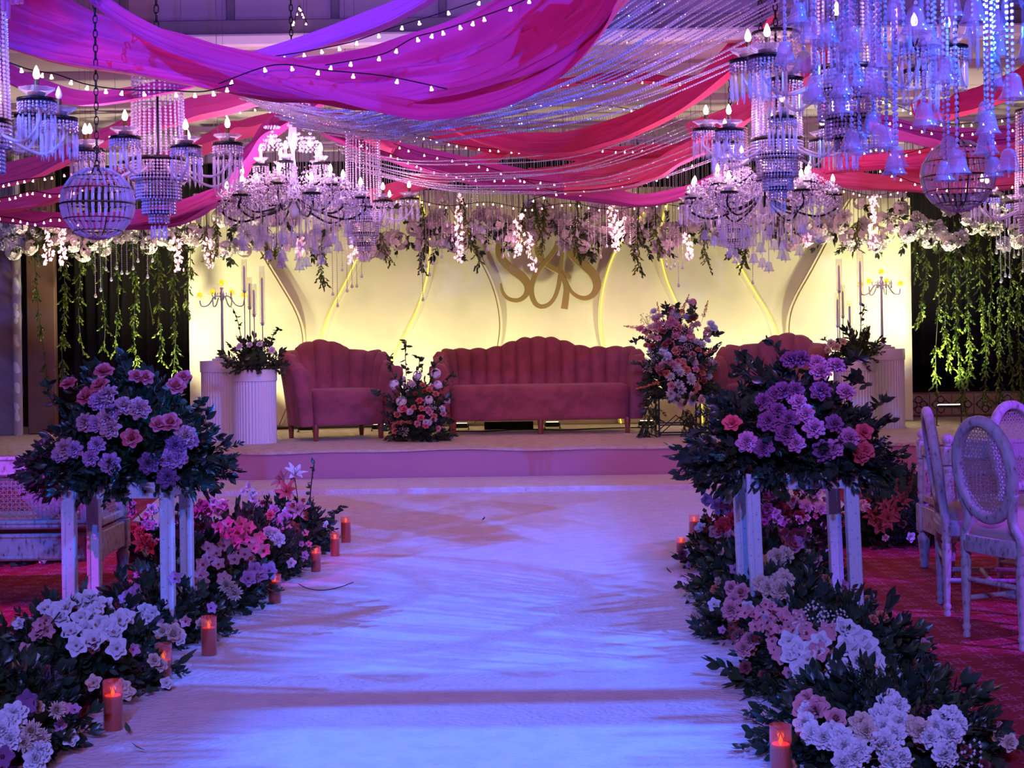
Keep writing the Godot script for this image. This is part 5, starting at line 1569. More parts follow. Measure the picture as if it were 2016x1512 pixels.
	flowers_on(f, "peony", "white", 0.085, [Vector3(0.915, 0.159, -4.8), Vector3(0.906, 0.123, -4.8), Vector3(0.93, 0.09, -4.8), Vector3(0.965, 0.079, -4.8), Vector3(0.994, 0.097, -4.8), Vector3(1.018, 0.078, -4.8), Vector3(1.028, 0.052, -4.8), Vector3(1.179, 0.194, -4.8), Vector3(1.195, 0.171, -4.8), Vector3(1.142, 0.148, -4.8), Vector3(1.17, 0.14, -4.8), Vector3(1.202, 0.123, -4.8), Vector3(1.154, 0.108, -4.8), Vector3(1.186, 0.084, -4.8), Vector3(1.157, 0.06, -4.8), Vector3(1.362, 0.137, -4.8), Vector3(1.386, 0.113, -4.8), Vector3(1.362, 0.089, -4.8), Vector3(1.317, 0.109, -4.8), Vector3(1.334, 0.129, -4.8), Vector3(1.298, 0.074, -4.8), Vector3(1.06, 0.017, -4.8), Vector3(1.024, -0.002, -4.8), Vector3(1.076, 0.035, -4.8), Vector3(1.201, 0.011, -4.8), Vector3(1.177, -0.001, -4.8), Vector3(1.345, 0.021, -4.8)])
	flowers_on(f, "peony", "ivory", 0.09, [Vector3(1.25, 0.11, -4.8), Vector3(1.269, 0.094, -4.8), Vector3(1.082, 0.12, -4.8), Vector3(1.098, 0.096, -4.8)])
	flowers_on(f, "rose", "blush", 0.085, [Vector3(0.931, 0.175, -4.9), Vector3(0.97, 0.15, -4.9), Vector3(0.96, 0.137, -4.9), Vector3(0.918, 0.146, -4.9), Vector3(1.023, 0.112, -4.9)])
	flowers_on(f, "breath", "white", 0.16, [Vector3(1.141, 0.035, -4.7), Vector3(1.348, 0.04, -4.7)])
	f = border("flower border on the dining chair side with arching pink and white blossom branches", Vector3(1.22, 0.01, -5.85), Vector3(0.37, 0.27, 0.44), 300, 140, [0.55, 0.2, 0.25])
	flowers_on(f, "blossom", "white", 0.092, [Vector3(1.015, 0.255, -5.6), Vector3(1.005, 0.218, -5.6), Vector3(1.033, 0.189, -5.6), Vector3(1.014, 0.171, -5.6), Vector3(1.089, 0.188, -5.6), Vector3(1.07, 0.151, -5.6), Vector3(1.051, 0.114, -5.6), Vector3(1.088, 0.091, -5.6), Vector3(1.11, 0.072, -5.6), Vector3(1.069, 0.064, -5.6), Vector3(1.202, 0.267, -5.6), Vector3(1.239, 0.248, -5.6), Vector3(1.261, 0.229, -5.6), Vector3(1.28, 0.21, -5.6), Vector3(1.211, 0.202, -5.6), Vector3(1.242, 0.183, -5.6), Vector3(1.287, 0.182, -5.6), Vector3(1.305, 0.154, -5.6), Vector3(1.256, 0.145, -5.6), Vector3(1.182, 0.127, -5.6), Vector3(1.162, 0.072, -5.6), Vector3(1.194, 0.062, -5.6), Vector3(1.213, 0.093, -5.6), Vector3(1.255, 0.07, -5.6), Vector3(1.353, 0.088, -5.6), Vector3(1.381, 0.078, -5.6), Vector3(1.362, 0.05, -5.6), Vector3(1.117, 0.216, -5.6)])
	flowers_on(f, "sakura", "blush", 0.09, [Vector3(0.941, 0.312, -5.6), Vector3(0.988, 0.317, -5.6), Vector3(1.044, 0.307, -5.6), Vector3(1.053, 0.269, -5.6), Vector3(1.066, 0.25, -5.6), Vector3(1.136, 0.234, -5.6), Vector3(1.146, 0.253, -5.6), Vector3(1.111, 0.179, -5.6), Vector3(0.977, 0.171, -5.6)])
	flowers_on(f, "peony", "blush", 0.085, [Vector3(0.819, 0.244, -5.6), Vector3(0.837, 0.198, -5.6), Vector3(0.856, 0.225, -5.6), Vector3(0.792, 0.338, -5.6)])
	flowers_on(f, "breath", "white", 0.15, [Vector3(1.09, 0.291, -5.6), Vector3(1.165, 0.281, -5.6)])
	spray(f, "sakura", "blush", 0.07, [Vector3(0.985, 0.096, -5.6), Vector3(0.949, 0.224, -5.6), Vector3(0.894, 0.288, -5.6), Vector3(0.834, 0.341, -5.6)], 13, 0.02)
	spray(f, "sakura", "blush", 0.06, [Vector3(1.088, 0.132, -5.6), Vector3(1.015, 0.245, -5.6), Vector3(0.96, 0.312, -5.6), Vector3(0.914, 0.35, -5.6)], 9, 0.02)
	for q in [[Vector3(1.236, 0.018, -5.6), Vector3(1.247, 0.149, -5.6), Vector3(1.258, 0.242, -5.6)], [Vector3(1.217, 0, -5.6), Vector3(1.181, 0.075, -5.6), Vector3(1.163, 0.15, -5.6)], [Vector3(1.068, 0.021, -5.6), Vector3(1.088, 0.095, -5.6), Vector3(1.089, 0.179, -5.6)]]:
		spray(f, "blossom", "white", 0.08, q, 5, 0.03)
	upright(f, [Vector3(1.298, 0.165, -5.7), Vector3(1.356, 0.183, -5.7), Vector3(1.394, 0.198, -5.7)], 0.075)
	upright(f, [Vector3(1.363, 0.034, -5.3), Vector3(1.417, 0.086, -5.3), Vector3(1.449, 0.103, -5.3)], 0.075)
	f = border("flower border on the dining chair side around the feet of the bouquet stand", Vector3(1.20, 0.01, -6.85), Vector3(0.40, 0.24, 0.39), 240, 100, [0.5, 0.25, 0.25])
	flowers_on(f, "peony", "ivory", 0.11, [Vector3(1.123, 0.274, -6.6), Vector3(1.16, 0.297, -6.6), Vector3(1.094, 0.254, -6.6), Vector3(1.167, 0.286, -6.6), Vector3(1.067, 0.27, -6.6), Vector3(1.151, 0.247, -6.6)])
	flowers_on(f, "rose", "blush", 0.085, [Vector3(0.979, 0.234, -6.6), Vector3(0.935, 0.256, -6.6), Vector3(0.945, 0.195, -6.6)])
	f = border("flower border on the dining chair side with ivory peonies just past the bouquet stand", Vector3(1.26, 0.01, -7.7), Vector3(0.40, 0.29, 0.42), 280, 90, [0.5, 0.3, 0.2])
	flowers_on(f, "peony", "ivory", 0.11, [Vector3(1.252, 0.217, -7.5), Vector3(1.29, 0.254, -7.5), Vector3(1.328, 0.266, -7.5), Vector3(1.234, 0.223, -7.5)])
	flowers_on(f, "blossom", "lilac", 0.10, [Vector3(1.354, 0.333, -7.5), Vector3(1.396, 0.345, -7.5), Vector3(1.378, 0.316, -7.5), Vector3(1.336, 0.351, -7.5)])
	f = border("flower border on the dining chair side with coral roses at its stage end", Vector3(1.38, 0.01, -8.85), Vector3(0.40, 0.30, 0.48), 280, 90, [0.5, 0.35, 0.15])
	flowers_on(f, "rose", "coral", 0.115, [Vector3(1.21, 0.336, -8.4), Vector3(1.252, 0.358, -8.4), Vector3(1.153, 0.298, -8.4), Vector3(1.355, 0.34, -8.4), Vector3(1.139, 0.273, -8.4)])
	flowers_on(f, "blossom", "white", 0.09, [Vector3(1.111, 0.267, -8.4), Vector3(1.239, 0.257, -8.4), Vector3(1.194, 0.238, -8.4), Vector3(1.364, 0.376, -8.4), Vector3(1.279, 0.285, -8.4), Vector3(1.027, 0.288, -8.4), Vector3(1.448, 0.333, -8.4), Vector3(1.434, 0.361, -8.4), Vector3(1.125, 0.259, -8.4)])
	spray(f, "blossom", "lilac", 0.095, [Vector3(1.223, 0.294, -8.8), Vector3(1.195, 0.383, -8.8), Vector3(1.093, 0.413, -8.8)], 7, 0.03)
	spray(f, "blossom", "white", 0.10, [Vector3(1.282, 0.293, -8.8), Vector3(1.269, 0.382, -8.8), Vector3(1.24, 0.447, -8.8)], 7, 0.03)
	spray(f, "blossom", "lilac", 0.10, [Vector3(1.407, 0.27, -8.5), Vector3(1.395, 0.384, -8.5), Vector3(1.424, 0.469, -8.5)], 7, 0.03)
	spray(f, "sakura", "rust", 0.045, [Vector3(1.137, 0.262, -8.6), Vector3(1.109, 0.314, -8.6), Vector3(1.124, 0.362, -8.6)], 9, 0.05)
	f = border("leafy flower border across the front of the stage with white peonies behind the plinth stand", Vector3(1.75, 0.01, -9.75), Vector3(0.35, 0.29, 0.28), 230, 60, [0.75, 0.2, 0.05], "flower borders across the front of the stage")
	flowers_on(f, "peony", "white", 0.10, [Vector3(1.734, 0.309, -9.5), Vector3(1.814, 0.371, -9.5), Vector3(1.868, 0.37, -9.5), Vector3(1.941, 0.392, -9.5), Vector3(1.988, 0.369, -9.5), Vector3(1.819, 0.276, -9.5), Vector3(1.907, 0.265, -9.5), Vector3(1.861, 0.314, -9.5)])
	flowers_on(f, "rose", "dusty", 0.10, [Vector3(1.774, 0.21, -9.5), Vector3(1.67, 0.262, -9.5), Vector3(1.695, 0.23, -9.5)])
	spray(f, "sakura", "rust", 0.05, [Vector3(1.685, 0.205, -9.5), Vector3(1.67, 0.269, -9.5), Vector3(1.703, 0.363, -9.5)], 9, 0.05)
	f = border("leafy flower border before the stage with rust lilies by the turned settee post", Vector3(2.42, 0.01, -9.8), Vector3(0.34, 0.27, 0.28), 230, 60, [0.75, 0.2, 0.05], "flower borders across the front of the stage")
	flowers_on(f, "lily", "rust", 0.12, [Vector3(2.245, 0.207, -9.5), Vector3(2.318, 0.19, -9.5), Vector3(2.286, 0.143, -9.5), Vector3(2.357, 0.237, -9.5), Vector3(2.414, 0.29, -9.5), Vector3(2.319, 0.26, -9.5), Vector3(2.264, 0.165, -9.5)])
	flowers_on(f, "peony", "ivory", 0.08, [Vector3(2.192, 0.261, -9.5), Vector3(2.171, 0.287, -9.5)])
	plume(f, "rust", [Vector3(2.456, 0.311, -9.6), Vector3(2.49, 0.406, -9.6)], 0.15)
	plume(f, "rust", [Vector3(2.392, 0.296, -9.6), Vector3(2.4, 0.391, -9.6)], 0.15)
	f = border("small green bush with one ivory rose at the stage front beside the settee post", Vector3(2.95, 0.01, -11.5), Vector3(0.30, 0.34, 0.26), 150, 20, [0.5, 0.4, 0.1], "flower borders across the front of the stage")
	flowers_on(f, "rose", "ivory", 0.10, [Vector3(2.988, 0.334, -11.2)])
	upright(f, [Vector3(3.001, 0.434, -11.2), Vector3(3.028, 0.538, -11.2), Vector3(3.059, 0.583, -11.2)], 0.1)
	# ---- candles
	pillar_candle(Vector3(-1.32, 0, -6.546), 0.174, 0.034, 0.124, "orange pillar candle in glass standing clear of leaves near the settee side stand")
	pillar_candle(Vector3(-1.406, 0, -5.301), 0.18, 0.034, 0.126, "orange pillar candle in glass beside white buds, lowest on the settee side")
	pillar_candle(Vector3(-1.388, 0, -5.988), 0.17, 0.034, 0.105, "orange pillar candle half covered by leaves between two clearer candles")
	pillar_candle(Vector3(-1.237, 0, -7.827), 0.155, 0.034, 0.118, "orange pillar candle in glass under lilac blossoms on the settee side")
	pillar_candle(Vector3(-1.16, 0, -8.87), 0.155, 0.030, 0.115, "orange pillar candle beside dark ferns, third from the stage on the settee side")
	pillar_candle(Vector3(-1.122, 0, -9.504), 0.16, 0.030, 0.115, "orange pillar candle beside broad fig leaves, second from the stage on the settee side")
	pillar_candle(Vector3(-1.124, 0, -10.14), 0.18, 0.034, 0.14, "orange pillar candle beneath a drooping sprig at the stage end of the settee side")
	pillar_candle(Vector3(1.19, 0, -10.099), 0.165, 0.036, 0.12, "orange pillar candle with a leafless side at the stage end of the chair side")
	pillar_candle(Vector3(0.968, 0, -6.726), 0.13, 0.036, 0.09, "orange pillar candle buried in leaves beside the bouquet stand on the chair side")
	pillar_candle(Vector3(0.802, 0, -4.648), 0.16, 0.034, 0.10, "orange pillar candle in tall glass, lowest on the chair side")
	pillar_candle(Vector3(1.03, 0, -9.448), 0.10, 0.030, 0.07, "small orange candle peeping from leaves at the aisle edge on the chair side")
	# fallen leaves and a loose thread on the carpet
	for q in [[Vector3(-0.235, 0, -11.151), 0.05], [Vector3(0.875, 0, -8.537), 0.05], [Vector3(-1.325, 0, -5.203), 0.05], [Vector3(-1.218, 0, -4.976), 0.06], [Vector3(0.84, 0, -7.117), 0.06]]:
		single("fallen_leaf", leaf_mesh(1), M.leaf_2, {0: "single dark leaf fallen on the white carpet mid aisle", 1: "small dark leaf fallen at the carpet edge below the chair side candles", 2: "dark leaf fallen beside the lowest settee side candle", 3: "dark leaf fallen on the carpet before the first settee side clump", 4: "curled dark leaf fallen on the carpet beside the chair side stand"}[taken.get("fallen_leaf", 0)], "leaf", Transform3D(yb(Vector3(rf(-1, 1), 0.12, rf(-1, 1)), 0.0, q[1]), q[0] + Vector3(0, 0.022, 0)))
	var th := MB.new()
	th.tube(curve([Vector3(-1.193, 0, -8.383) + Vector3(0, 0.015, 0), Vector3(-1.108, 0, -8.208) + Vector3(0, 0.015, 0), Vector3(-1.021, 0, -8.168) + Vector3(0, 0.015, 0), Vector3(-0.95, 0, -8.261) + Vector3(0, 0.015, 0), Vector3(-0.885, 0, -8.323) + Vector3(0, 0.03, 0)], 6), 0.0025, 4)
	single("loose_wire", th.done(), M.black, "thin loose wire curling over the white carpet beside the candles", "wire")

# valances added unseen just above the view; their fringes draw the streaks along the aisle edges
func valance(label: String, x: float, z0: float, z1: float, y: float) -> void:
	var t := thing("added_streak_valance", label, "drape", Vector3(x, y, (z0 + z1) / 2.0), 0.0, "added valances shading the aisle edges")
	var l := absf(z1 - z0)
	var m := MB.new()
	var rows := []
	for i in 5:
		var row := PackedVector3Array()
		for k in 81:
			var u := k / 80.0
			row.append(Vector3(0.025 * sin(u * 70.0), lerpf(5.2 - y, 0.0, i / 4.0), (u - 0.5) * l))
		rows.append(row)
	m.grid(rows)
	part("voile", m.done(), M.voile_pink, t)
	var f := MB.new()
	var n := int(l / 0.03)
	for k in n:
		var h := 0.04 + 0.20 * pow(rng.randf(), 1.5)
		f.tube([Vector3(0, 0.0, (float(k) / n - 0.5) * l), Vector3(0, -h, (float(k) / n - 0.5) * l)], 0.011, 4)
	var o := part("fringe", f.done(), M.voile_pink, t)
	o.set_meta("kind", "stuff")

# ------------------------------------------------------------------ cane settees and oval-back chairs
# woven cane inside an outline test: canes along both ways and both diagonals
func cane(w: float, h: float, step: float, inside: Callable) -> ArrayMesh:
	var m := MB.new()
	for d in [Vector2(1, 0), Vector2(0, 1), Vector2(0.7071, 0.7071), Vector2(0.7071, -0.7071)]:
		var n := Vector2(-d.y, d.x)
		var ext := maxf(w, h)
		var k := int(ext / step) + 1
		for i in range(-k, k + 1):
			var c := n * (i * step)
			var lo := INF
			var hi := -INF
			var s := -ext
			while s <= ext:
				if inside.call(c + d * s):
					lo = minf(lo, s)
					hi = maxf(hi, s)
				s += step * 0.5
			if hi - lo < step:
				continue
			var a: Vector2 = c + d * lo
			var b: Vector2 = c + d * hi
			var o := n * 0.0016
			var z := 0.001 if d.x == 1.0 else (0.0 if d.x == 0.0 else -0.001)
			m.face([Vector3(a.x - o.x, a.y - o.y, z), Vector3(a.x + o.x, a.y + o.y, z), Vector3(b.x + o.x, b.y + o.y, z), Vector3(b.x - o.x, b.y - o.y, z)])
	return m.done()

func turned(profile: Array) -> ArrayMesh:
	var m := MB.new()
	m.lathe(profile, 14)
	return m.done()

func corner_post() -> ArrayMesh:
	var m := MB.new()
	m.lathe([Vector2(0, 0.0), Vector2(0.018, 0.0), Vector2(0.026, 0.012), Vector2(0.02, 0.03), Vector2(0.03, 0.045), Vector2(0.024, 0.06), Vector2(0.036, 0.16), Vector2(0.038, 0.18), Vector2(0.026, 0.195), Vector2(0.036, 0.205), Vector2(0.0, 0.21)], 14)
	m.box(Vector3(0, 0.29, 0), Vector3(0.072, 0.16, 0.072), 0.005)
	m.lathe([Vector2(0, 0.37), Vector2(0.034, 0.37), Vector2(0.022, 0.385), Vector2(0.033, 0.40), Vector2(0.033, 0.415), Vector2(0.024, 0.43), Vector2(0.034, 0.46), Vector2(0.03, 0.58), Vector2(0.024, 0.60), Vector2(0.033, 0.61), Vector2(0.022, 0.625), Vector2(0, 0.63)], 14)
	m.box(Vector3(0, 0.68, 0), Vector3(0.064, 0.10, 0.064), 0.005)
	m.lathe([Vector2(0, 0.73), Vector2(0.03, 0.73), Vector2(0.016, 0.742), Vector2(0.028, 0.752), Vector2(0.033, 0.768), Vector2(0.028, 0.785), Vector2(0.012, 0.798), Vector2(0.0, 0.80)], 14)
	return m.done()

# a settee seen from behind: it faces the stage (-z)
func settee(label: String, x0: float, x1: float, zb: float, zf: float) -> void:
	var t := thing("cane_settee", label, "settee", Vector3((x0 + x1) / 2.0, 0, (zb + zf) / 2.0), 0.0, "limed cane settees facing the stage")
	var hw := (x1 - x0) / 2.0
	var hd := absf(zb - zf) / 2.0
	var post := corner_post()
	for sx in [-1, 1]:
		for sz in [-1, 1]:
			part("post", post, M.limed_wood, t, at(Vector3(sx * hw, 0, sz * hd)))
	part("middle_leg", turned([Vector2(0, 0.0), Vector2(0.018, 0.0), Vector2(0.03, 0.045), Vector2(0.024, 0.06), Vector2(0.036, 0.18), Vector2(0, 0.22)]), M.limed_wood, t, at(Vector3(-hw * 0.3, 0, hd)))
	for q in [["seat_rail", hd, 0.22, 0.36, true], ["seat_rail", -hd, 0.22, 0.36, true], ["top_rail", hd, 0.66, 0.765, true], ["lower_rail", hd, 0.385, 0.43, true]]:
		var m := MB.new()
		m.box(Vector3(0, (q[2] + q[3]) / 2.0, q[1]), Vector3(2.0 * hw - 0.06, q[3] - q[2], 0.045), 0.006)
		m.box(Vector3(0, q[2] + 0.015, q[1]), Vector3(2.0 * hw - 0.06, 0.018, 0.056), 0.005)
		m.box(Vector3(0, q[3] - 0.012, q[1]), Vector3(2.0 * hw - 0.06, 0.016, 0.058), 0.005)
		part(q[0], m.done(), M.limed_wood, t)
	for sx in [-1, 1]:
		var m := MB.new()
		m.box(Vector3(sx * hw, 0.29, 0), Vector3(0.045, 0.14, 2.0 * hd - 0.06), 0.006)
		m.box(Vector3(sx * hw, 0.405, 0), Vector3(0.035, 0.04, 2.0 * hd - 0.06), 0.005)
		m.box(Vector3(sx * hw, 0.68, 0), Vector3(0.045, 0.07, 2.0 * hd - 0.06), 0.008)
		m.box(Vector3(sx * hw, 0.53, -hd + 0.075), Vector3(0.035, 0.22, 0.03), 0.005)
		m.box(Vector3(sx * hw, 0.53, hd - 0.075), Vector3(0.035, 0.22, 0.03), 0.005)
		part("end_frame", m.done(), M.limed_wood, t)
		var w := 2.0 * hd - 0.14
		part("end_cane", cane(w, 0.23, 0.022, func(p: Vector2) -> bool: return absf(p.x) < w / 2.0 and absf(p.y) < 0.115), M.cane, t, Transform3D(Basis(Vector3.UP, PI / 2.0), Vector3(sx * hw, 0.535, 0)))
	var bw := 2.0 * hw - 0.13
	part("back_cane", cane(bw, 0.24, 0.022, func(p: Vector2) -> bool: return absf(p.x) < bw / 2.0 and absf(p.y) < 0.12), M.cane, t, at(Vector3(0, 0.545, hd)))
	for sx in [-1, 1]:
		part("back_stile", slab_box(Vector3(sx * (hw - 0.06) - 0.018, 0.42, hd - 0.018), Vector3(sx * (hw - 0.06) + 0.018, 0.67, hd + 0.018), 0.004), M.limed_wood, t)
	var seat := MB.new()
	seat.box(Vector3(0, 0.385, -0.02), Vector3(2.0 * hw - 0.08, 0.075, 2.0 * hd - 0.08), 0.03)
	part("seat_cushion", seat.done(), M.linen, t)
	t.set_meta("half", hw)

func pillow(m_: Material, label: String, p: Vector3, s: Vector3, basis: Basis) -> void:
	var m := MB.new()
	var rows := []
	for i in 13:
		var v := i / 12.0 * 2.0 - 1.0
		var row := PackedVector3Array()
		for k in 24:
			var a := TAU * k / 24.0
			var x := signf(cos(a)) * pow(absf(cos(a)), 0.35)
			var y := signf(sin(a)) * pow(absf(sin(a)), 0.35)
			var f := pow(1.0 - pow(absf(v), 2.2), 0.4)
			row.append(Vector3(x * s.x * lerpf(0.93, 1.0, 1.0 - f) * (0.05 + 0.95 * f if absf(v) > 0.99 else 1.0) * pow(maxf(f, 0.0), 0.12 if f > 0.0 else 1.0), y * s.y * pow(maxf(f, 0.0001), 0.12), v * s.z))
		rows.append(row)
	m.grid(rows, true, true, true)
	single("cushion", m.done(), m_, label, "cushion", Transform3D(basis, p), "loose cushions on the cane settee")

# one turned and fluted chair leg, foot at the origin, h tall
func chair_leg(h: float) -> ArrayMesh:
	var m := MB.new()
	var rows := []
	for q in [[0.0, 0.014], [0.012, 0.017], [0.03, 0.012], [0.036, 0.017], [0.05, 0.019], [0.06, 0.014], [0.068, 0.015], [h * 0.62, 0.022], [h * 0.86, 0.025], [h * 0.88, 0.018], [h * 0.92, 0.025], [h * 0.95, 0.02], [h, 0.024]]:
		var row := PackedVector3Array()
		for k in 24:
			var a := TAU * k / 24.0
			var flute: float = 1.0 - (0.10 * (0.5 + 0.5 * cos(a * 8.0)) if q[0] > 0.065 and q[0] < h * 0.87 else 0.0)
			row.append(Vector3(cos(a) * q[1] * flute, q[0], sin(a) * q[1] * flute))
		rows.append(row)
	m.grid(rows, true, true, true)
	return m.done()

# oval-back chair facing -z in its own frame
func oval_chair(label: String, p: Vector3, yaw: float) -> void:
	var t := thing("oval_back_chair", label, "chair", p, yaw, "limed oval-back chairs around the guest table")
	var leg := chair_leg(0.40)
	for q in [[-0.19, -0.21], [0.19, -0.21], [-0.17, 0.2], [0.17, 0.2]]:
		part("leg", leg, M.limed_wood, t, at(Vector3(q[0], 0, q[1])))
	var fr := MB.new()
	for i in 2:
		var rows := []
		for y in ([0.385, 0.39, 0.425, 0.43] if i == 0 else [0.425, 0.43, 0.452, 0.456]):
			var row := PackedVector3Array()
			var gs := (0.008 if i == 0 else 0.0) - (0.004 if y in [0.385, 0.456] else 0.0)
			for k in 32:
				var a := TAU * k / 32.0
				var x := signf(cos(a)) * pow(absf(cos(a)), 0.45)
				var z := signf(sin(a)) * pow(absf(sin(a)), 0.45)
				row.append(Vector3(x * (0.222 - 0.022 * z * 0.5 + gs), y, z * (0.228 + gs)))
			rows.append(row)
		fr.grid(rows, true, true, true)
	part("seat_frame", fr.done(), M.limed_wood, t)
	var cu := MB.new()
	var rows := []
	for q in [[0.452, 1.0], [0.475, 1.0], [0.50, 0.93], [0.515, 0.75], [0.522, 0.4]]:
		var row := PackedVector3Array()
		for k in 32:
			var a := TAU * k / 32.0
			row.append(Vector3(signf(cos(a)) * pow(absf(cos(a)), 0.45) * 0.205 * q[1], q[0], signf(sin(a)) * pow(absf(sin(a)), 0.45) * 0.205 * q[1] - 0.01))
		rows.append(row)
	cu.grid(rows, true, true, true)
	part("seat_cushion", cu.done(), M.linen, t)
	var st := MB.new()
	for sx in [-1, 1]:
		st.tube([Vector3(sx * 0.18, 0.17, -0.21), Vector3(sx * 0.175, 0.17, 0.2)], 0.012, 8)
	st.tube([Vector3(-0.18, 0.17, 0.0), Vector3(0.18, 0.17, 0.0)], 0.012, 8)
	st.tube([Vector3(-0.17, 0.26, 0.2), Vector3(0.17, 0.26, 0.2)], 0.012, 8)
	part("stretcher", st.done(), M.limed_wood, t)
	# leaning oval back on two splayed uprights
	var back := Transform3D(Basis(Vector3.RIGHT, 0.13), Vector3(0, 0.44, 0.20))
	var oval := MB.new()
	rows = []
	for k in 48:
		var a := TAU * k / 48.0
		var c := Vector3(cos(a) * 0.165, 0.315 + sin(a) * 0.212, 0)
		var n := Vector3(cos(a), sin(a) * 0.8, 0).normalized()
		var row := PackedVector3Array()
		for q in [[-0.022, -0.016], [-0.012, -0.022], [0.004, -0.024], [0.018, -0.02], [0.026, -0.01], [0.026, 0.01], [0.018, 0.02], [0.004, 0.024], [-0.012, 0.022], [-0.022, 0.016]]:
			row.append(back * (c + n * q[0] + Vector3(0, 0, q[1])))
		rows.append(row)
	rows.append(rows[0])
	oval.grid(rows, true)
	part("oval_frame", oval.done(), M.limed_wood, t)
	for sx in [-1, 1]:
		var up := MB.new()
		var pth := curve([Vector3(sx * 0.17, 0.37, 0.2), Vector3(sx * 0.172, 0.46, 0.203), back * Vector3(sx * 0.135, 0.10, 0), back * Vector3(sx * 0.165, 0.22, 0)], 5)
		up.tube(pth, 0.021, 8)
		part("upright", up.done(), M.limed_wood, t)
	var cm := cane(0.33, 0.46, 0.016, func(q: Vector2) -> bool: return pow(q.x / 0.148, 2.0) + pow(q.y / 0.195, 2.0) < 1.0)
	part("cane_panel", cm, M.cane, t, back * at(Vector3(0, 0.315, 0)))

func furniture() -> void:
	settee("whitewashed cane-back settee with cushions beyond the pink bouquet stand", -4.0, -2.2, -8.0, -8.55)
	settee("whitewashed cane settee, its end with ball finials showing, behind the oval-back chairs", 2.35, 4.2, -8.25, -8.75)
	pillow(M.cushion_cloth, "pale square cushion tilted on its corner against the cane back of the settee", Vector3(-2.47, 0.60, -8.1), Vector3(0.15, 0.15, 0.06), Basis(Vector3.BACK, 0.72))
	pillow(M.cushion_cloth, "pale square cushion lying on the settee seat beside the tilted one", Vector3(-2.95, 0.56, -8.2), Vector3(0.17, 0.17, 0.06), Basis(Vector3.BACK, 0.1))
	oval_chair("oval cane-back chair standing front-most with its whole back and seat showing", Vector3(2.25, 0, -6.68), -1.14)
	oval_chair("oval cane-back chair seen nearly edge-on beside the settee end post", Vector3(2.28, 0, -7.38), -1.75)
	oval_chair("oval cane-back chair cut by the picture edge with a brightly lit blue back", Vector3(2.74, 0, -7.74), -2.6)

# ------------------------------------------------------------------ garlands, vines and strands hung over the stage front
const ORD := ["first", "second", "third", "fourth", "fifth", "sixth", "seventh", "eighth", "ninth", "tenth", "eleventh", "twelfth", "thirteenth", "fourteenth", "fifteenth", "sixteenth", "seventeenth"]

func vine(label: String, top: Vector3, bottom: Vector3, density: float, group: String) -> void:
	var t := thing("hanging_vine", label, "vine", top, 0.0, group)
	var l := top.y - bottom.y
	var path := []
	var n := 8
	var off := bottom - top
	for i in n + 1:
		var u := float(i) / n
		path.append(Vector3(off.x * u + 0.03 * sin(u * 7.0 + top.x * 9.0) * u, -l * u, off.z * u + 0.02 * cos(u * 6.0 + top.x)))
	var m := MB.new()
	m.tube([Vector3(0, 3.53 - top.y, 0)] + path, 0.004, 4)
	part("stem", m.done(), M.stem, t)
	var xs := []
	var ts := []
	var count := int(l * density * 0.75)
	for k in count:
		var u := pow(rng.randf(), 0.9)
		var i := clampf(u * n, 0.0, n - 0.01)
		var p: Vector3 = path[int(i)].lerp(path[int(i) + 1], i - int(i))
		var a := rf(0, TAU)
		xs.append(Transform3D(yb(Vector3(cos(a) * 0.45, rf(-1.0, -0.6), sin(a) * 0.45), rf(0, TAU), rf(0.08, 0.135)), p))
		ts.append(Color(0.05, 0.12, 0.02).lerp(Color(0.20, 0.28, 0.03), rng.randf()))
	many("vine_leaves", sprig(3), xs, M.leaf, t, ts)

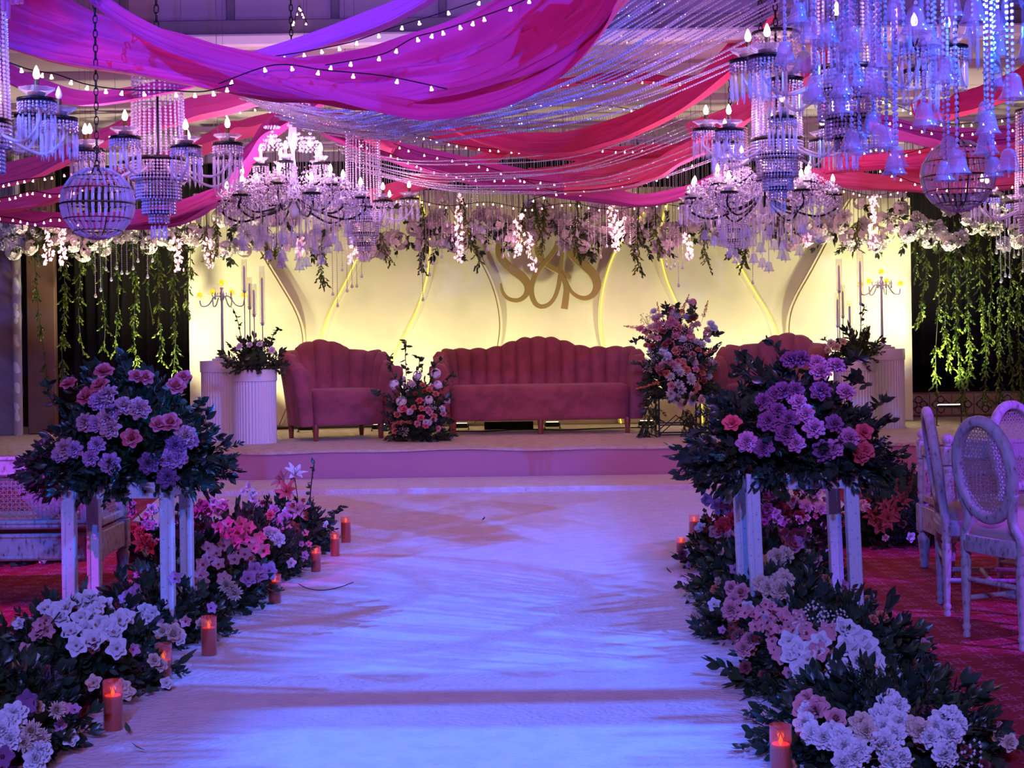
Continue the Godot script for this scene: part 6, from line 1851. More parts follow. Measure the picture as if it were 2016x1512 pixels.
func hanging_garden() -> void:
	# the pale truss everything hangs from
	var tr := thing("hanging_truss", "pale truss across the stage front carrying flowers, vines and crystal strands", "truss", Vector3(0, 3.5, -17.0))
	for y in [0.0, 0.22]:
		for z in [-0.12, 0.12]:
			var m := MB.new()
			m.tube([Vector3(-7.0, y, z), Vector3(7.4, y, z)], 0.022, 8)
			part("chord", m.done(), M.ceiling_paint, tr)
	for z in [-0.12, 0.12]:
		var zig := []
		for k in 97:
			zig.append(Vector3(-7.0 + 0.15 * k, 0.22 * (k % 2), z))
		var br := MB.new()
		br.tube(zig, 0.009, 5)
		part("lacing", br.done(), M.ceiling_paint, tr)
	var front := MB.new()
	front.tube([Vector3(-7.0, 0.0, 0.5), Vector3(7.4, 0.0, 0.5)], 0.014, 8)
	part("front_pipe", front.done(), M.ceiling_paint, tr)
	for x in [-6.0, -3.0, 0.0, 3.0, 6.0]:
		part("outrigger", slab_box(Vector3(x - 0.012, -0.012, 0.12), Vector3(x + 0.012, 0.012, 0.5), 0.003), M.ceiling_paint, tr)
	for x in [-6.5, -2.0, 2.5, 7.0]:
		var m := MB.new()
		m.tube([Vector3(x, 0.2, 0), Vector3(x, 0.46, 0)], 0.01, 6)
		part("hanger", m.done(), M.ceiling_paint, tr)
	# blossoms in four runs
	var k := 0
	for q in [[-15, 420, 416, 486, "white flower garland hanging before the dark curtain and tan panel", 62], [425, 830, 400, 490, "white flower garland hanging above the first armchair and pedestals", 42], [835, 1370, 388, 478, "lilac-shaded flower garland hanging above the gold letters", 76], [1380, 2040, 385, 476, "white flower garland hanging above the pedestals by the tiled ledge", 86]]:
		var c: Vector3 = Vector3(((q[0] + q[1]) / 2.0 - 1008.0) * 16.85 / 3000.0, 3.45, -16.85)
		var t := thing("flower_garland", q[4], "flower garland", c, 0.0, "flower garlands over the stage front")
		var net := MB.new()
		var xs := []
		var ts := []
		for i in q[5]:
			var px := lerpf(q[0], q[1], (i + rf(0.1, 0.9)) / q[5])
			var py := lerpf(q[2], q[3] + 14.0 * sin(px * 0.045), sqrt(rng.randf()))
			var w := Vector3((px - 1008.0 - 0.014 * (py - 666.0)) * 16.85 / 3000.0, 1.35 - (py - 666.0 + 0.014 * (px - 1008.0)) * 16.85 / 3000.0, -16.85 + rf(-0.12, 0.14))
			bloom(t, "hydrangea" if i % 3 > 0 else "peony", "white", w, rf(0.17, 0.26), Vector3(rf(-0.6, 0.6), rf(-0.9, 0.5), 1.0))
			net.tube([Vector3(w.x - c.x, w.y - c.y, w.z - c.z), Vector3(w.x - c.x + rf(-0.05, 0.05), 0.05, 0)], 0.003, 3, false)
			if i % 2 == 0:
				for j in 2:
					xs.append(Transform3D(yb(Vector3(rf(-0.8, 0.8), rf(-1, 0.2), rf(-0.2, 0.6)), rf(0, TAU), rf(0.16, 0.26)), w - c + Vector3(rf(-0.06, 0.06), rf(-0.06, 0.06), -0.06)))
					ts.append(greens(rf(0.2, 1)))
		part("netting", net.done(), M.stem, t)
		many("garland_leaves", sprig(0), xs, M.leaf, t, ts)
		k += 1
	# long vines beside the backdrop
	k = 0
	for q in [[62, 440, 90, 760, 26], [80, 435, 84, 515, 40], [122, 440, 128, 735, 60], [155, 445, 160, 700, 30], [200, 460, 205, 690, 22], [176, 450, 178, 525, 60], [230, 455, 232, 690, 34], [262, 470, 270, 722, 62], [292, 455, 296, 640, 22], [310, 470, 316, 715, 34], [340, 465, 346, 735, 50], [374, 445, 372, 618, 40]]:
		vine("green leafy vine hanging before the dark curtain, %s counted from the tan panel" % ORD[k], P0(q[0], q[1], 17.12), P0(q[2], q[3], 17.12), q[4], "vines before the dark curtain by the tan panel")
		k += 1
	k = 0
	for q in [[1798, 420, 1802, 560, 40], [1822, 420, 1818, 632, 60], [1848, 430, 1846, 780, 26], [1862, 430, 1866, 720, 50], [1876, 420, 1893, 802, 62], [1906, 420, 1906, 748, 62], [1922, 420, 1944, 780, 66], [1950, 430, 1950, 700, 30], [1966, 420, 1972, 812, 66], [1988, 430, 1990, 760, 55], [2012, 420, 2006, 800, 60], [2030, 420, 2026, 780, 50]]:
		vine("green leafy vine hanging above the tiled ledge, %s counted from the backdrop edge" % ORD[k], P0(q[0], q[1], 17.12), P0(q[2], q[3], 17.12), q[4], "vines above the tiled ledge")
		k += 1
	k = 0
	for q in [[405, 430, 408, 500], [425, 430, 427, 492], [520, 430, 530, 506], [544, 470, 548, 520], [632, 480, 636, 556], [745, 455, 768, 505], [834, 395, 834, 525], [905, 380, 940, 516], [1030, 385, 1030, 482], [1052, 390, 1066, 488], [1074, 385, 1062, 472], [1136, 385, 1136, 506], [1256, 410, 1256, 525], [1290, 400, 1294, 490], [1386, 420, 1392, 520], [1462, 430, 1466, 522], [1690, 430, 1684, 482]]:
		vine("short leafy vine hanging in front of the cream backdrop, %s counted from the dark curtain" % ORD[k], P0(q[0], q[1], 16.52), P0(q[2], q[3] + 4, 16.52), 74, "short vines before the backdrop")
		k += 1
	# glowing blossom clusters
	k = 0
	for q in [[92, 455, 96, 520], [120, 450, 126, 525], [348, 470, 352, 535], [408, 470, 413, 528], [700, 440, 694, 520], [590, 470, 592, 505], [905, 385, 903, 518], [1022, 420, 1018, 508], [1040, 460, 1052, 535], [1204, 390, 1210, 488], [1224, 430, 1214, 495], [1350, 460, 1358, 510], [1586, 460, 1592, 486], [1722, 385, 1718, 490]]:
		blossom_lights(q, k)
		k += 1
	# crystal drop strands
	k = 0
	for q in [[188, 250, 7, 440, 560, "crystal teardrop strands hanging before the dark curtain under the crystal globe"], [262, 300, 5, 430, 520, "crystal teardrop strands hanging beside glowing blossoms before the dark curtain"], [655, 712, 7, 420, 566, "crystal teardrop strands hanging between the first armchair and the tiered chandelier"], [826, 852, 5, 390, 556, "crystal teardrop strands hanging at the light strip near the sofa"], [1312, 1352, 6, 390, 548, "crystal teardrop strands hanging above the tall bouquet"], [1466, 1482, 3, 440, 540, "crystal teardrop strands hanging beside a short vine above the half hidden armchair"], [1962, 2014, 7, 450, 520, "crystal teardrop strands hanging under the chandelier at the picture edge"], [860, 1010, 16, 345, 470, "crystal strands hanging in front of the garland above the sofa arm"], [1100, 1300, 18, 345, 470, "crystal strands hanging in front of the garland above the gold letters"]]:
		var a := P0((q[0] + q[1]) / 2.0, q[3], 16.5)
		var t := thing("crystal_strands", q[5], "crystal strands", a, 0.0, "crystal drop strands over the stage front")
		for i in q[2]:
			var px := lerpf(q[0], q[1], i / maxf(q[2] - 1.0, 1.0))
			var bot := P0(px, q[4] + rf(-45, 30), 16.5)
			strand(t, Vector3(bot.x - a.x, 3.5 - a.y, bot.z - a.z), bot - a)
		k += 1
	# the fine bead fringe on the valance
	var fr := MB.new()
	for i in 300:
		var x := -3.4 + 7.8 * (i + rf(-0.3, 0.3)) / 300.0
		var y := rf(2.82, 3.1)
		fr.tube([Vector3(x, 3.9, -17.6), Vector3(x, y, -17.6)], 0.004, 3, false)
	var o := single("bead_fringe", fr.done(), M.bead, "fine pale bead fringe hanging along the black valance above the backdrop", "bead curtain")
	o.set_meta("kind", "stuff")

# a picture point at a given distance, as a place in the hall
func P0(px: float, py: float, d: float) -> Vector3:
	var dx := px - 1008.0
	var dy := py - 666.0
	return Vector3((dx - 0.014 * dy) * d / 3000.0, 1.35 - (dy + 0.014 * dx) * d / 3000.0, -d)

func octa(flat := true) -> ArrayMesh:
	if not FM.has("octa"):
		var m := MB.new()
		m.lathe([Vector2(0, -0.5), Vector2(0.42, -0.22), Vector2(0.42, 0.22), Vector2(0, 0.5)], 5)
		FM["octa"] = m.done(true)
	return FM["octa"]

func teardrop() -> ArrayMesh:
	if not FM.has("teardrop"):
		var m := MB.new()
		m.lathe([Vector2(0, 0.5), Vector2(0.08, 0.42), Vector2(0.22, 0.1), Vector2(0.32, -0.2), Vector2(0.22, -0.42), Vector2(0, -0.5)], 8)
		FM["teardrop"] = m.done(true)
	return FM["teardrop"]

func strand(t: Node3D, a: Vector3, b: Vector3) -> void:
	var xs := []
	var n := int(a.distance_to(b) / 0.022)
	for i in n:
		xs.append(Transform3D(Basis().scaled(Vector3(0.012, 0.02, 0.012)), a.lerp(b, (i + 0.5) / n)))
	many("bead_strand", octa(), xs, M.bead, t)
	var th := MB.new()
	th.tube([a + Vector3(0, 0.03, 0), b], 0.0015, 3)
	part("thread", th.done(), M.bead, t)
	part("teardrop", teardrop(), M.crystal_bead, t, Transform3D(Basis().scaled(Vector3.ONE * 0.055), b + Vector3(0, -0.028, 0)))

func blossom_lights(q: Array, k: int) -> void:
	var a := P0(q[0], q[1], 16.5)
	var b := P0(q[2], q[3], 16.5)
	var t := thing("blossom_light_string", "hanging string of glowing pink-white blossoms, %s counted from the tan panel" % ORD[k], "fairy lights", a, 0.0, "glowing blossom strings over the stage front")
	var m := MB.new()
	m.tube([Vector3(0, 3.53 - a.y, 0), Vector3.ZERO, b - a], 0.003, 4)
	part("wire", m.done(), M.stem, t)
	var n := int(16 + (q[3] - q[1]) * 0.28)
	var core := octa()
	if not FM.has("blossom_bulb"):
		var f := MB.new()
		for j in 5:
			petal(f, 0.6, 0.3, 0.9, 0.4, 0.2, 0.0, Transform3D(Basis(Vector3.UP, TAU * j / 5.0), Vector3.ZERO), 0.7, 2, 2)
		f.ball(Vector3(0, 0.1, 0), Vector3.ONE * 0.16, 5, 3)
		FM["blossom_bulb"] = f.done()
	for i in n:
		var u := float(i) / n
		var p := (b - a) * u + Vector3(rf(-0.045, 0.045), 0, rf(-0.045, 0.045))
		part("blossom_bulb", FM["blossom_bulb"], M.blossom_light, t, Transform3D(yb(Vector3(rf(-1, 1), rf(-0.6, 0.6), rf(-0.2, 1)), 0.0, rf(0.035, 0.05)), p))
	omni(t, (b - a) * 0.5 + Vector3(0, 0, 0.12), Color(1.0, 0.72, 0.76), 0.05, 0.05, "blossom_light")

# ------------------------------------------------------------------ drapes, light strings and crystal swags under the ceiling
# cloth hung along pts; w: its breadth at each point (metres), lying at a slant, with long soft folds
func drape(label: String, voile: String, pts: Array, w: Array, folds := 5, slant := 0.8) -> void:
	var c := curve(pts, 10)
	var mid: Vector3 = c[c.size() / 2]
	var t := thing("ceiling_drape", label, "drape", mid, 0.0, "voile drapes swagged under the ceiling")
	var nz := noise(0.7, FastNoiseLite.TYPE_SIMPLEX, 2, rng.randi() % 1000)
	var nj := folds * 7
	var rows := []
	var cloth := MB.new()
	for i in c.size():
		var f := float(i) / (c.size() - 1) * (w.size() - 1)
		var k := mini(int(f), w.size() - 2)
		var ww: float = lerpf(w[k], w[k + 1], f - k)
		var d: Vector3 = (c[mini(i + 1, c.size() - 1)] - c[maxi(i - 1, 0)]).normalized()
		# across the cloth: mostly downward, the lower edge swinging towards the guests
		var down := Vector3(0, -cos(slant), sin(slant))
		down = (down - d * down.dot(d)).normalized()
		var n := d.cross(down).normalized()
		if n.z < 0.0:
			n = -n
		var s := float(i) / c.size()
		var row := PackedVector3Array()
		for j in nj + 1:
			var u := float(j) / nj
			var ph := nz.get_noise_2d(s * 3.0 + u * 2.5, u * 4.0) * 3.5
			var fold := sin(u * folds * TAU * 0.8 + ph) * 0.055 * ww + nz.get_noise_2d(s * 5.0, u * 9.0) * 0.05 * ww
			var curl := 0.16 * ww * pow(u, 4.0) - 0.10 * ww * pow(1.0 - u, 4.0)
			var edge := nz.get_noise_2d(s * 4.0, 50.0) * 0.06 * ww
			row.append(c[i] - mid + down * ((u - 0.5) * ww + edge) + n * (fold + curl - 0.22 * ww * sin(PI * u)))
		rows.append(row)
	cloth.grid(rows)
	part("voile", cloth.done(), M["voile_" + voile], t)
	# tie cords up to the ceiling from both ends
	for q in [c[0], c[c.size() - 1]]:
		var roof := 5.2 if q.z > -13.2 else 3.95
		var cord := MB.new()
		cord.tube([q - mid, Vector3(q.x - mid.x, roof - mid.y, q.z - mid.z)], 0.002, 4)
		part("tie_cord", cord.done(), M.beam_paint, t)

func light_string(label: String, pts: Array, n: int, size := 0.024, tied := false) -> void:
	var c := curve(pts, 8)
	var t := thing("light_string", label, "fairy lights", c[0], 0.0, "fairy light strings among the drapes")
	var loc := []
	for p in c:
		loc.append(p - c[0])
	var m := MB.new()
	m.tube(loc, 0.0035, 4)
	part("wire", m.done(), M.dark_metal, t)
	if tied:
		for q in [c[0], c[c.size() - 1]]:
			var tie := MB.new()
			tie.tube([q - c[0], Vector3(q.x - c[0].x, (5.2 if q.z > -13.2 else 3.95) - c[0].y, q.z - c[0].z)], 0.001, 3)
			part("tie_cord", tie.done(), M.dark_metal, t)
	if not FM.has("fairy"):
		var b := MB.new()
		b.lathe([Vector2(0, 0.5), Vector2(0.18, 0.45), Vector2(0.24, 0.1), Vector2(0.42, -0.25), Vector2(0.36, -0.45), Vector2(0, -0.5)], 8)
		FM["fairy"] = b.done()
	for k in n:
		var i := (k + 0.5 + rf(-0.25, 0.25)) / n * (loc.size() - 1)
		var p: Vector3 = loc[int(i)].lerp(loc[mini(int(i) + 1, loc.size() - 1)], i - int(i))
		part("fairy_bulb", FM["fairy"], M.fairy, t, Transform3D(Basis(Vector3.BACK, rf(-0.3, 0.3)).scaled(Vector3.ONE * size), p + Vector3(rf(-0.01, 0.01), -0.02, rf(-0.01, 0.01))))

func crystal_swag(label: String, top0: Vector3, top1: Vector3, low0: Vector3, low1: Vector3, end0: Vector3, end1: Vector3, n: int) -> void:
	var t := thing("crystal_swag", label, "crystal garland", low0, 0.0, "crystal bead swags under the ceiling")
	for k in n:
		var u := k / (n - 1.0)
		var a := top0.lerp(top1, u) + Vector3(0, rf(-0.02, 0.02), rf(-0.3, 0.3))
		var b := low0.lerp(low1, u) + Vector3(rf(-0.1, 0.1), rf(-0.05, 0.05), rf(-0.15, 0.15))
		var e := end0.lerp(end1, u) + Vector3(0, rf(-0.02, 0.02), rf(-0.2, 0.2))
		var m1 := a.lerp(b, 0.5) + Vector3(0, -0.16, 0)
		var m2 := b.lerp(e, 0.5) + Vector3(0, -0.05, 0)
		var c := curve([a, m1, b, m2, e], 14)
		var xs := []
		for i in c.size() - 1:
			var p: Vector3 = c[i] - low0
			var q: Vector3 = c[i + 1] - low0
			var s := int(p.distance_to(q) / 0.019) + 1
			for j in s:
				xs.append(Transform3D(yb(q - p, rf(0, TAU)).scaled_local(Vector3(0.0155, 0.02, 0.0155)), p.lerp(q, (j + 0.5) / s)))
		many("bead_strand", octa(), xs, M.bead, t)

func drapes() -> void:
	drape("wide magenta drape sweeping across the top of the view, its lower edge turning violet", "magenta", [Vector3(-3.433, 3.508, -8.6), Vector3(-3.035, 3.325, -8.6), Vector3(-2.436, 3.104, -8.6), Vector3(-1.721, 2.917, -8.6), Vector3(-1.149, 2.817, -8.6), Vector3(-0.575, 2.86, -8.6), Vector3(-0.057, 2.997, -8.6), Vector3(0.348, 3.255, -8.6), Vector3(0.669, 3.652, -8.6)], [0.85, 0.78, 0.56, 0.40, 0.44, 0.62, 0.78, 0.9, 0.95], 6, 0.55)
	drape("narrow rolled magenta drape crossing in front of the widest one", "magenta", [Vector3(-2.428, 3.421, -8.3), Vector3(-2.155, 3.168, -8.3), Vector3(-1.798, 2.964, -8.3), Vector3(-1.33, 2.824, -8.3), Vector3(-0.834, 2.673, -8.3), Vector3(-0.447, 2.596, -8.3), Vector3(-0.059, 2.651, -8.3), Vector3(0.275, 2.816, -8.3), Vector3(0.514, 3.075, -8.3), Vector3(0.642, 3.35, -8.3)], [0.13, 0.13, 0.14, 0.14, 0.14, 0.15, 0.15, 0.16, 0.16, 0.16], 2, 0.5)
	drape("orchid drape with a light string along it, rising behind the widest magenta one", "orchid", [Vector3(-3.508, 3.298, -9.4), Vector3(-3.135, 3.058, -9.4), Vector3(-2.855, 2.919, -9.4), Vector3(-2.574, 2.865, -9.4), Vector3(-2.197, 2.916, -9.4), Vector3(-1.788, 3.017, -9.4), Vector3(-1.253, 3.179, -9.4), Vector3(-0.749, 3.36, -9.4), Vector3(-0.244, 3.629, -9.4)], [0.2, 0.2, 0.16, 0.15, 0.16, 0.18, 0.22, 0.26, 0.26], 3, 0.6)
	drape("pink drape rising from the picture edge past the globe chandelier cluster", "pink", [Vector3(-4.57, 2.659, -12.2), Vector3(-4.081, 2.713, -12.2), Vector3(-3.714, 2.809, -12.2), Vector3(-3.386, 2.947, -12.2), Vector3(-3.018, 3.105, -12.2), Vector3(-2.651, 3.193, -12.2), Vector3(-2.202, 3.276, -12.2), Vector3(-1.631, 3.411, -12.2)], [0.36, 0.36, 0.36, 0.33, 0.36, 0.33, 0.30], 4, 0.7)
	drape("narrow pink drape low behind the crystal globe beside many fairy lights", "pink", [Vector3(-4.554, 2.498, -12.6), Vector3(-4.134, 2.517, -12.6), Vector3(-3.755, 2.587, -12.6), Vector3(-3.502, 2.684, -12.6), Vector3(-3.122, 2.805, -12.6), Vector3(-2.7, 2.925, -12.6)], [0.24, 0.24, 0.22, 0.22, 0.22], 3, 0.7)
	drape("violet-lit low drape above the white garland by the tan panel", "orchid", [Vector3(-4.742, 2.548, -13), Vector3(-4.267, 2.459, -13), Vector3(-3.791, 2.4, -13), Vector3(-3.27, 2.41, -13), Vector3(-2.836, 2.491, -13), Vector3(-2.487, 2.624, -13)], [0.21, 0.21, 0.22, 0.24, 0.24], 3, 0.7)
	drape("orchid drape climbing steeply behind the bulb-lit chandelier beside the column of beads", "orchid", [Vector3(-3.409, 2.392, -13.2), Vector3(-2.88, 2.451, -13.2), Vector3(-2.525, 2.666, -13.2), Vector3(-2.301, 2.949, -13.2), Vector3(-2.078, 3.188, -13.2), Vector3(-1.767, 3.404, -13.2), Vector3(-1.412, 3.597, -13.2)], [0.18, 0.30, 0.39, 0.41, 0.38, 0.33, 0.30], 4, 0.75)
	drape("pink drape passing high behind the two-tiered chandelier", "pink", [Vector3(-3.185, 3.127, -14.2), Vector3(-2.757, 3.263, -14.2), Vector3(-2.376, 3.4, -14.2), Vector3(-1.949, 3.465, -14.2), Vector3(-1.477, 3.387, -14.2), Vector3(-1.054, 3.169, -14.2)], [0.45, 0.48, 0.48, 0.45, 0.39], 4, 0.9)
	drape("rose drape swooping up in front of the pale ceiling towards the bell chandelier", "rose", [Vector3(-0.533, 3.24, -13.1), Vector3(-0.185, 3.091, -13.1), Vector3(0.25, 3.015, -13.1), Vector3(0.688, 3.061, -13.1), Vector3(1.171, 3.229, -13.1), Vector3(1.611, 3.485, -13.1), Vector3(1.92, 3.73, -13.1), Vector3(2.232, 4.14, -13.1)], [0.24, 0.27, 0.33, 0.36, 0.39, 0.39, 0.39, 0.39], 5, 0.7)
	drape("long orchid drape slanting down the middle beneath two light strings", "orchid", [Vector3(-1.763, 3.4, -14.6), Vector3(-1.278, 3.222, -14.6), Vector3(-0.745, 3.054, -14.6), Vector3(-0.212, 2.915, -14.6), Vector3(0.274, 2.826, -14.6), Vector3(0.759, 2.732, -14.6), Vector3(1.245, 2.657, -14.6), Vector3(1.684, 2.728, -14.6), Vector3(2.076, 2.908, -14.6)], [0.36, 0.41, 0.45, 0.45, 0.42, 0.36, 0.24, 0.22, 0.21], 5, 0.8)
	drape("straight rose drape in the distance edged with fairy lights", "rose", [Vector3(-0.776, 3.457, -15.3), Vector3(-0.268, 3.307, -15.3), Vector3(0.291, 3.223, -15.3), Vector3(0.903, 3.189, -15.3), Vector3(1.515, 3.186, -15.3), Vector3(2.026, 3.265, -15.3)], [0.30, 0.30, 0.27, 0.27, 0.30], 4, 0.7)
	drape("pink drape rising to the chandelier behind the strands of pale beads", "pink", [Vector3(0.495, 2.715, -14), Vector3(0.916, 2.756, -14), Vector3(1.291, 2.863, -14), Vector3(1.62, 3.036, -14), Vector3(1.95, 3.264, -14), Vector3(2.28, 3.54, -14)], [0.24, 0.30, 0.33, 0.36, 0.36], 4, 0.75)
	drape("coral pink drape far back under the black valance", "pink", [Vector3(0.19, 3.017, -15.6), Vector3(0.71, 3.046, -15.6), Vector3(1.179, 3.081, -15.6), Vector3(1.649, 3.199, -15.6), Vector3(2.067, 3.381, -15.6)], [0.33, 0.38, 0.36, 0.33], 4, 0.8)
	drape("short pink drape beside the tiered chandelier above the first armchair", "pink", [Vector3(-1.542, 2.694, -15.2), Vector3(-1.185, 2.826, -15.2), Vector3(-0.778, 2.952, -15.2), Vector3(-0.32, 3.098, -15.2), Vector3(0.037, 3.255, -15.2)], [0.36, 0.33, 0.30, 0.27, 0.24], 4, 0.7)
	drape("orange pink drape rising behind the chandelier with the long bead column", "pink", [Vector3(1.621, 3.159, -13.6), Vector3(2.032, 3.321, -13.6), Vector3(2.397, 3.529, -13.6), Vector3(2.81, 3.832, -13.6), Vector3(3.177, 4.189, -13.6)], [0.36, 0.42, 0.45, 0.45], 4, 0.8)
	drape("orchid drape under fairy lights between bell chandelier and crystal globe", "orchid", [Vector3(2.809, 3.295, -13.2), Vector3(3.203, 3.189, -13.2), Vector3(3.642, 3.077, -13.2), Vector3(4.037, 3.014, -13.2), Vector3(4.434, 3.066, -13.2), Vector3(4.832, 3.223, -13.2)], [0.36, 0.45, 0.45, 0.42, 0.39], 5, 0.85)
	drape("rose drape passing behind the crystal globe under the bells", "rose", [Vector3(2.796, 2.871, -13.6), Vector3(3.295, 2.891, -13.6), Vector3(3.84, 2.929, -13.6), Vector3(4.294, 2.958, -13.6), Vector3(4.93, 3.067, -13.6)], [0.30, 0.33, 0.30, 0.30], 4, 0.7)
	drape("low pink drape above the white garland behind the crystal globe", "pink", [Vector3(2.776, 2.831, -14.2), Vector3(3.296, 2.781, -14.2), Vector3(3.864, 2.735, -14.2), Vector3(4.384, 2.737, -14.2), Vector3(5.095, 2.798, -14.2)], [0.30, 0.30, 0.27, 0.27], 4, 0.7)
	drape("thin rose drape dipping between two others behind the globe", "rose", [Vector3(3.02, 3.039, -14), Vector3(3.438, 2.908, -14), Vector3(3.857, 2.827, -14), Vector3(4.325, 2.858, -14), Vector3(4.933, 2.989, -14)], [0.21, 0.21, 0.21, 0.21], 3, 0.7)
	drape("rose drape crossing high behind the glass bells at the picture edge", "rose", [Vector3(3.246, 3.139, -12.2), Vector3(3.572, 3.163, -12.2), Vector3(3.899, 3.272, -12.2), Vector3(4.309, 3.47, -12.2)], [0.30, 0.33, 0.36, 0.36], 4, 0.75)
	drape("thin coral drape far back behind the crystal swag", "rose", [Vector3(0.186, 3.69, -14.4), Vector3(0.62, 3.78, -14.4), Vector3(1.1, 3.812, -14.4), Vector3(1.58, 3.757, -14.4), Vector3(2.012, 3.799, -14.4)], [0.20, 0.21, 0.21, 0.20], 3, 0.8)
	drape("short red drape peeping below the cove over the magenta drape", "rose", [Vector3(-3.128, 3.952, -14), Vector3(-2.8, 4.05, -14), Vector3(-2.566, 4.074, -14), Vector3(-2.241, 4, -14)], [0.21, 0.24, 0.21], 3, 0.8)
	# two added each side, nearer than the view reaches, to shade the carpets in bands
	drape("added pink drape casting carpet bands, settee side, first of two before the view", "pink", [Vector3(-6.0, 3.75, -4.7), Vector3(-4.2, 3.4, -4.75), Vector3(-2.6, 3.35, -4.8), Vector3(-1.3, 3.7, -4.8)], [0.14, 0.14, 0.14], 2, 1.2)
	drape("added pink drape casting carpet bands, settee side, second of two before the view", "pink", [Vector3(-6.0, 3.75, -5.2), Vector3(-4.2, 3.4, -5.25), Vector3(-2.6, 3.35, -5.3), Vector3(-1.3, 3.7, -5.3)], [0.16, 0.16, 0.16], 2, 1.2)
	drape("added pink drape casting carpet bands, dining chair side, first of two before the view", "pink", [Vector3(6.0, 3.75, -4.6), Vector3(4.2, 3.4, -4.65), Vector3(2.6, 3.35, -4.7), Vector3(1.2, 3.7, -4.7)], [0.14, 0.14, 0.14], 2, 1.2)
	drape("added pink drape casting carpet bands, dining chair side, second of two before the view", "pink", [Vector3(6.0, 3.75, -5.1), Vector3(4.2, 3.4, -5.15), Vector3(2.6, 3.35, -5.2), Vector3(1.2, 3.7, -5.2)], [0.16, 0.16, 0.16], 2, 1.2)
	crystal_swag("thick swag of glittering bead strands fanning up from below the wide magenta drape", P0(1290, -90, 9.9), P0(1600, 50, 10.6), P0(700, 222, 9.6), P0(880, 262, 10.2), P0(440, 170, 10.2), P0(590, 250, 10.8), 42)
	crystal_swag("loose swag of pale bead strands hanging low over the long orchid drape", P0(1370, 205, 13.6), P0(1480, 290, 13.9), P0(880, 330, 13.8), P0(1000, 385, 14.0), P0(660, 285, 14.2), P0(720, 345, 14.4), 11)
	var k := 0
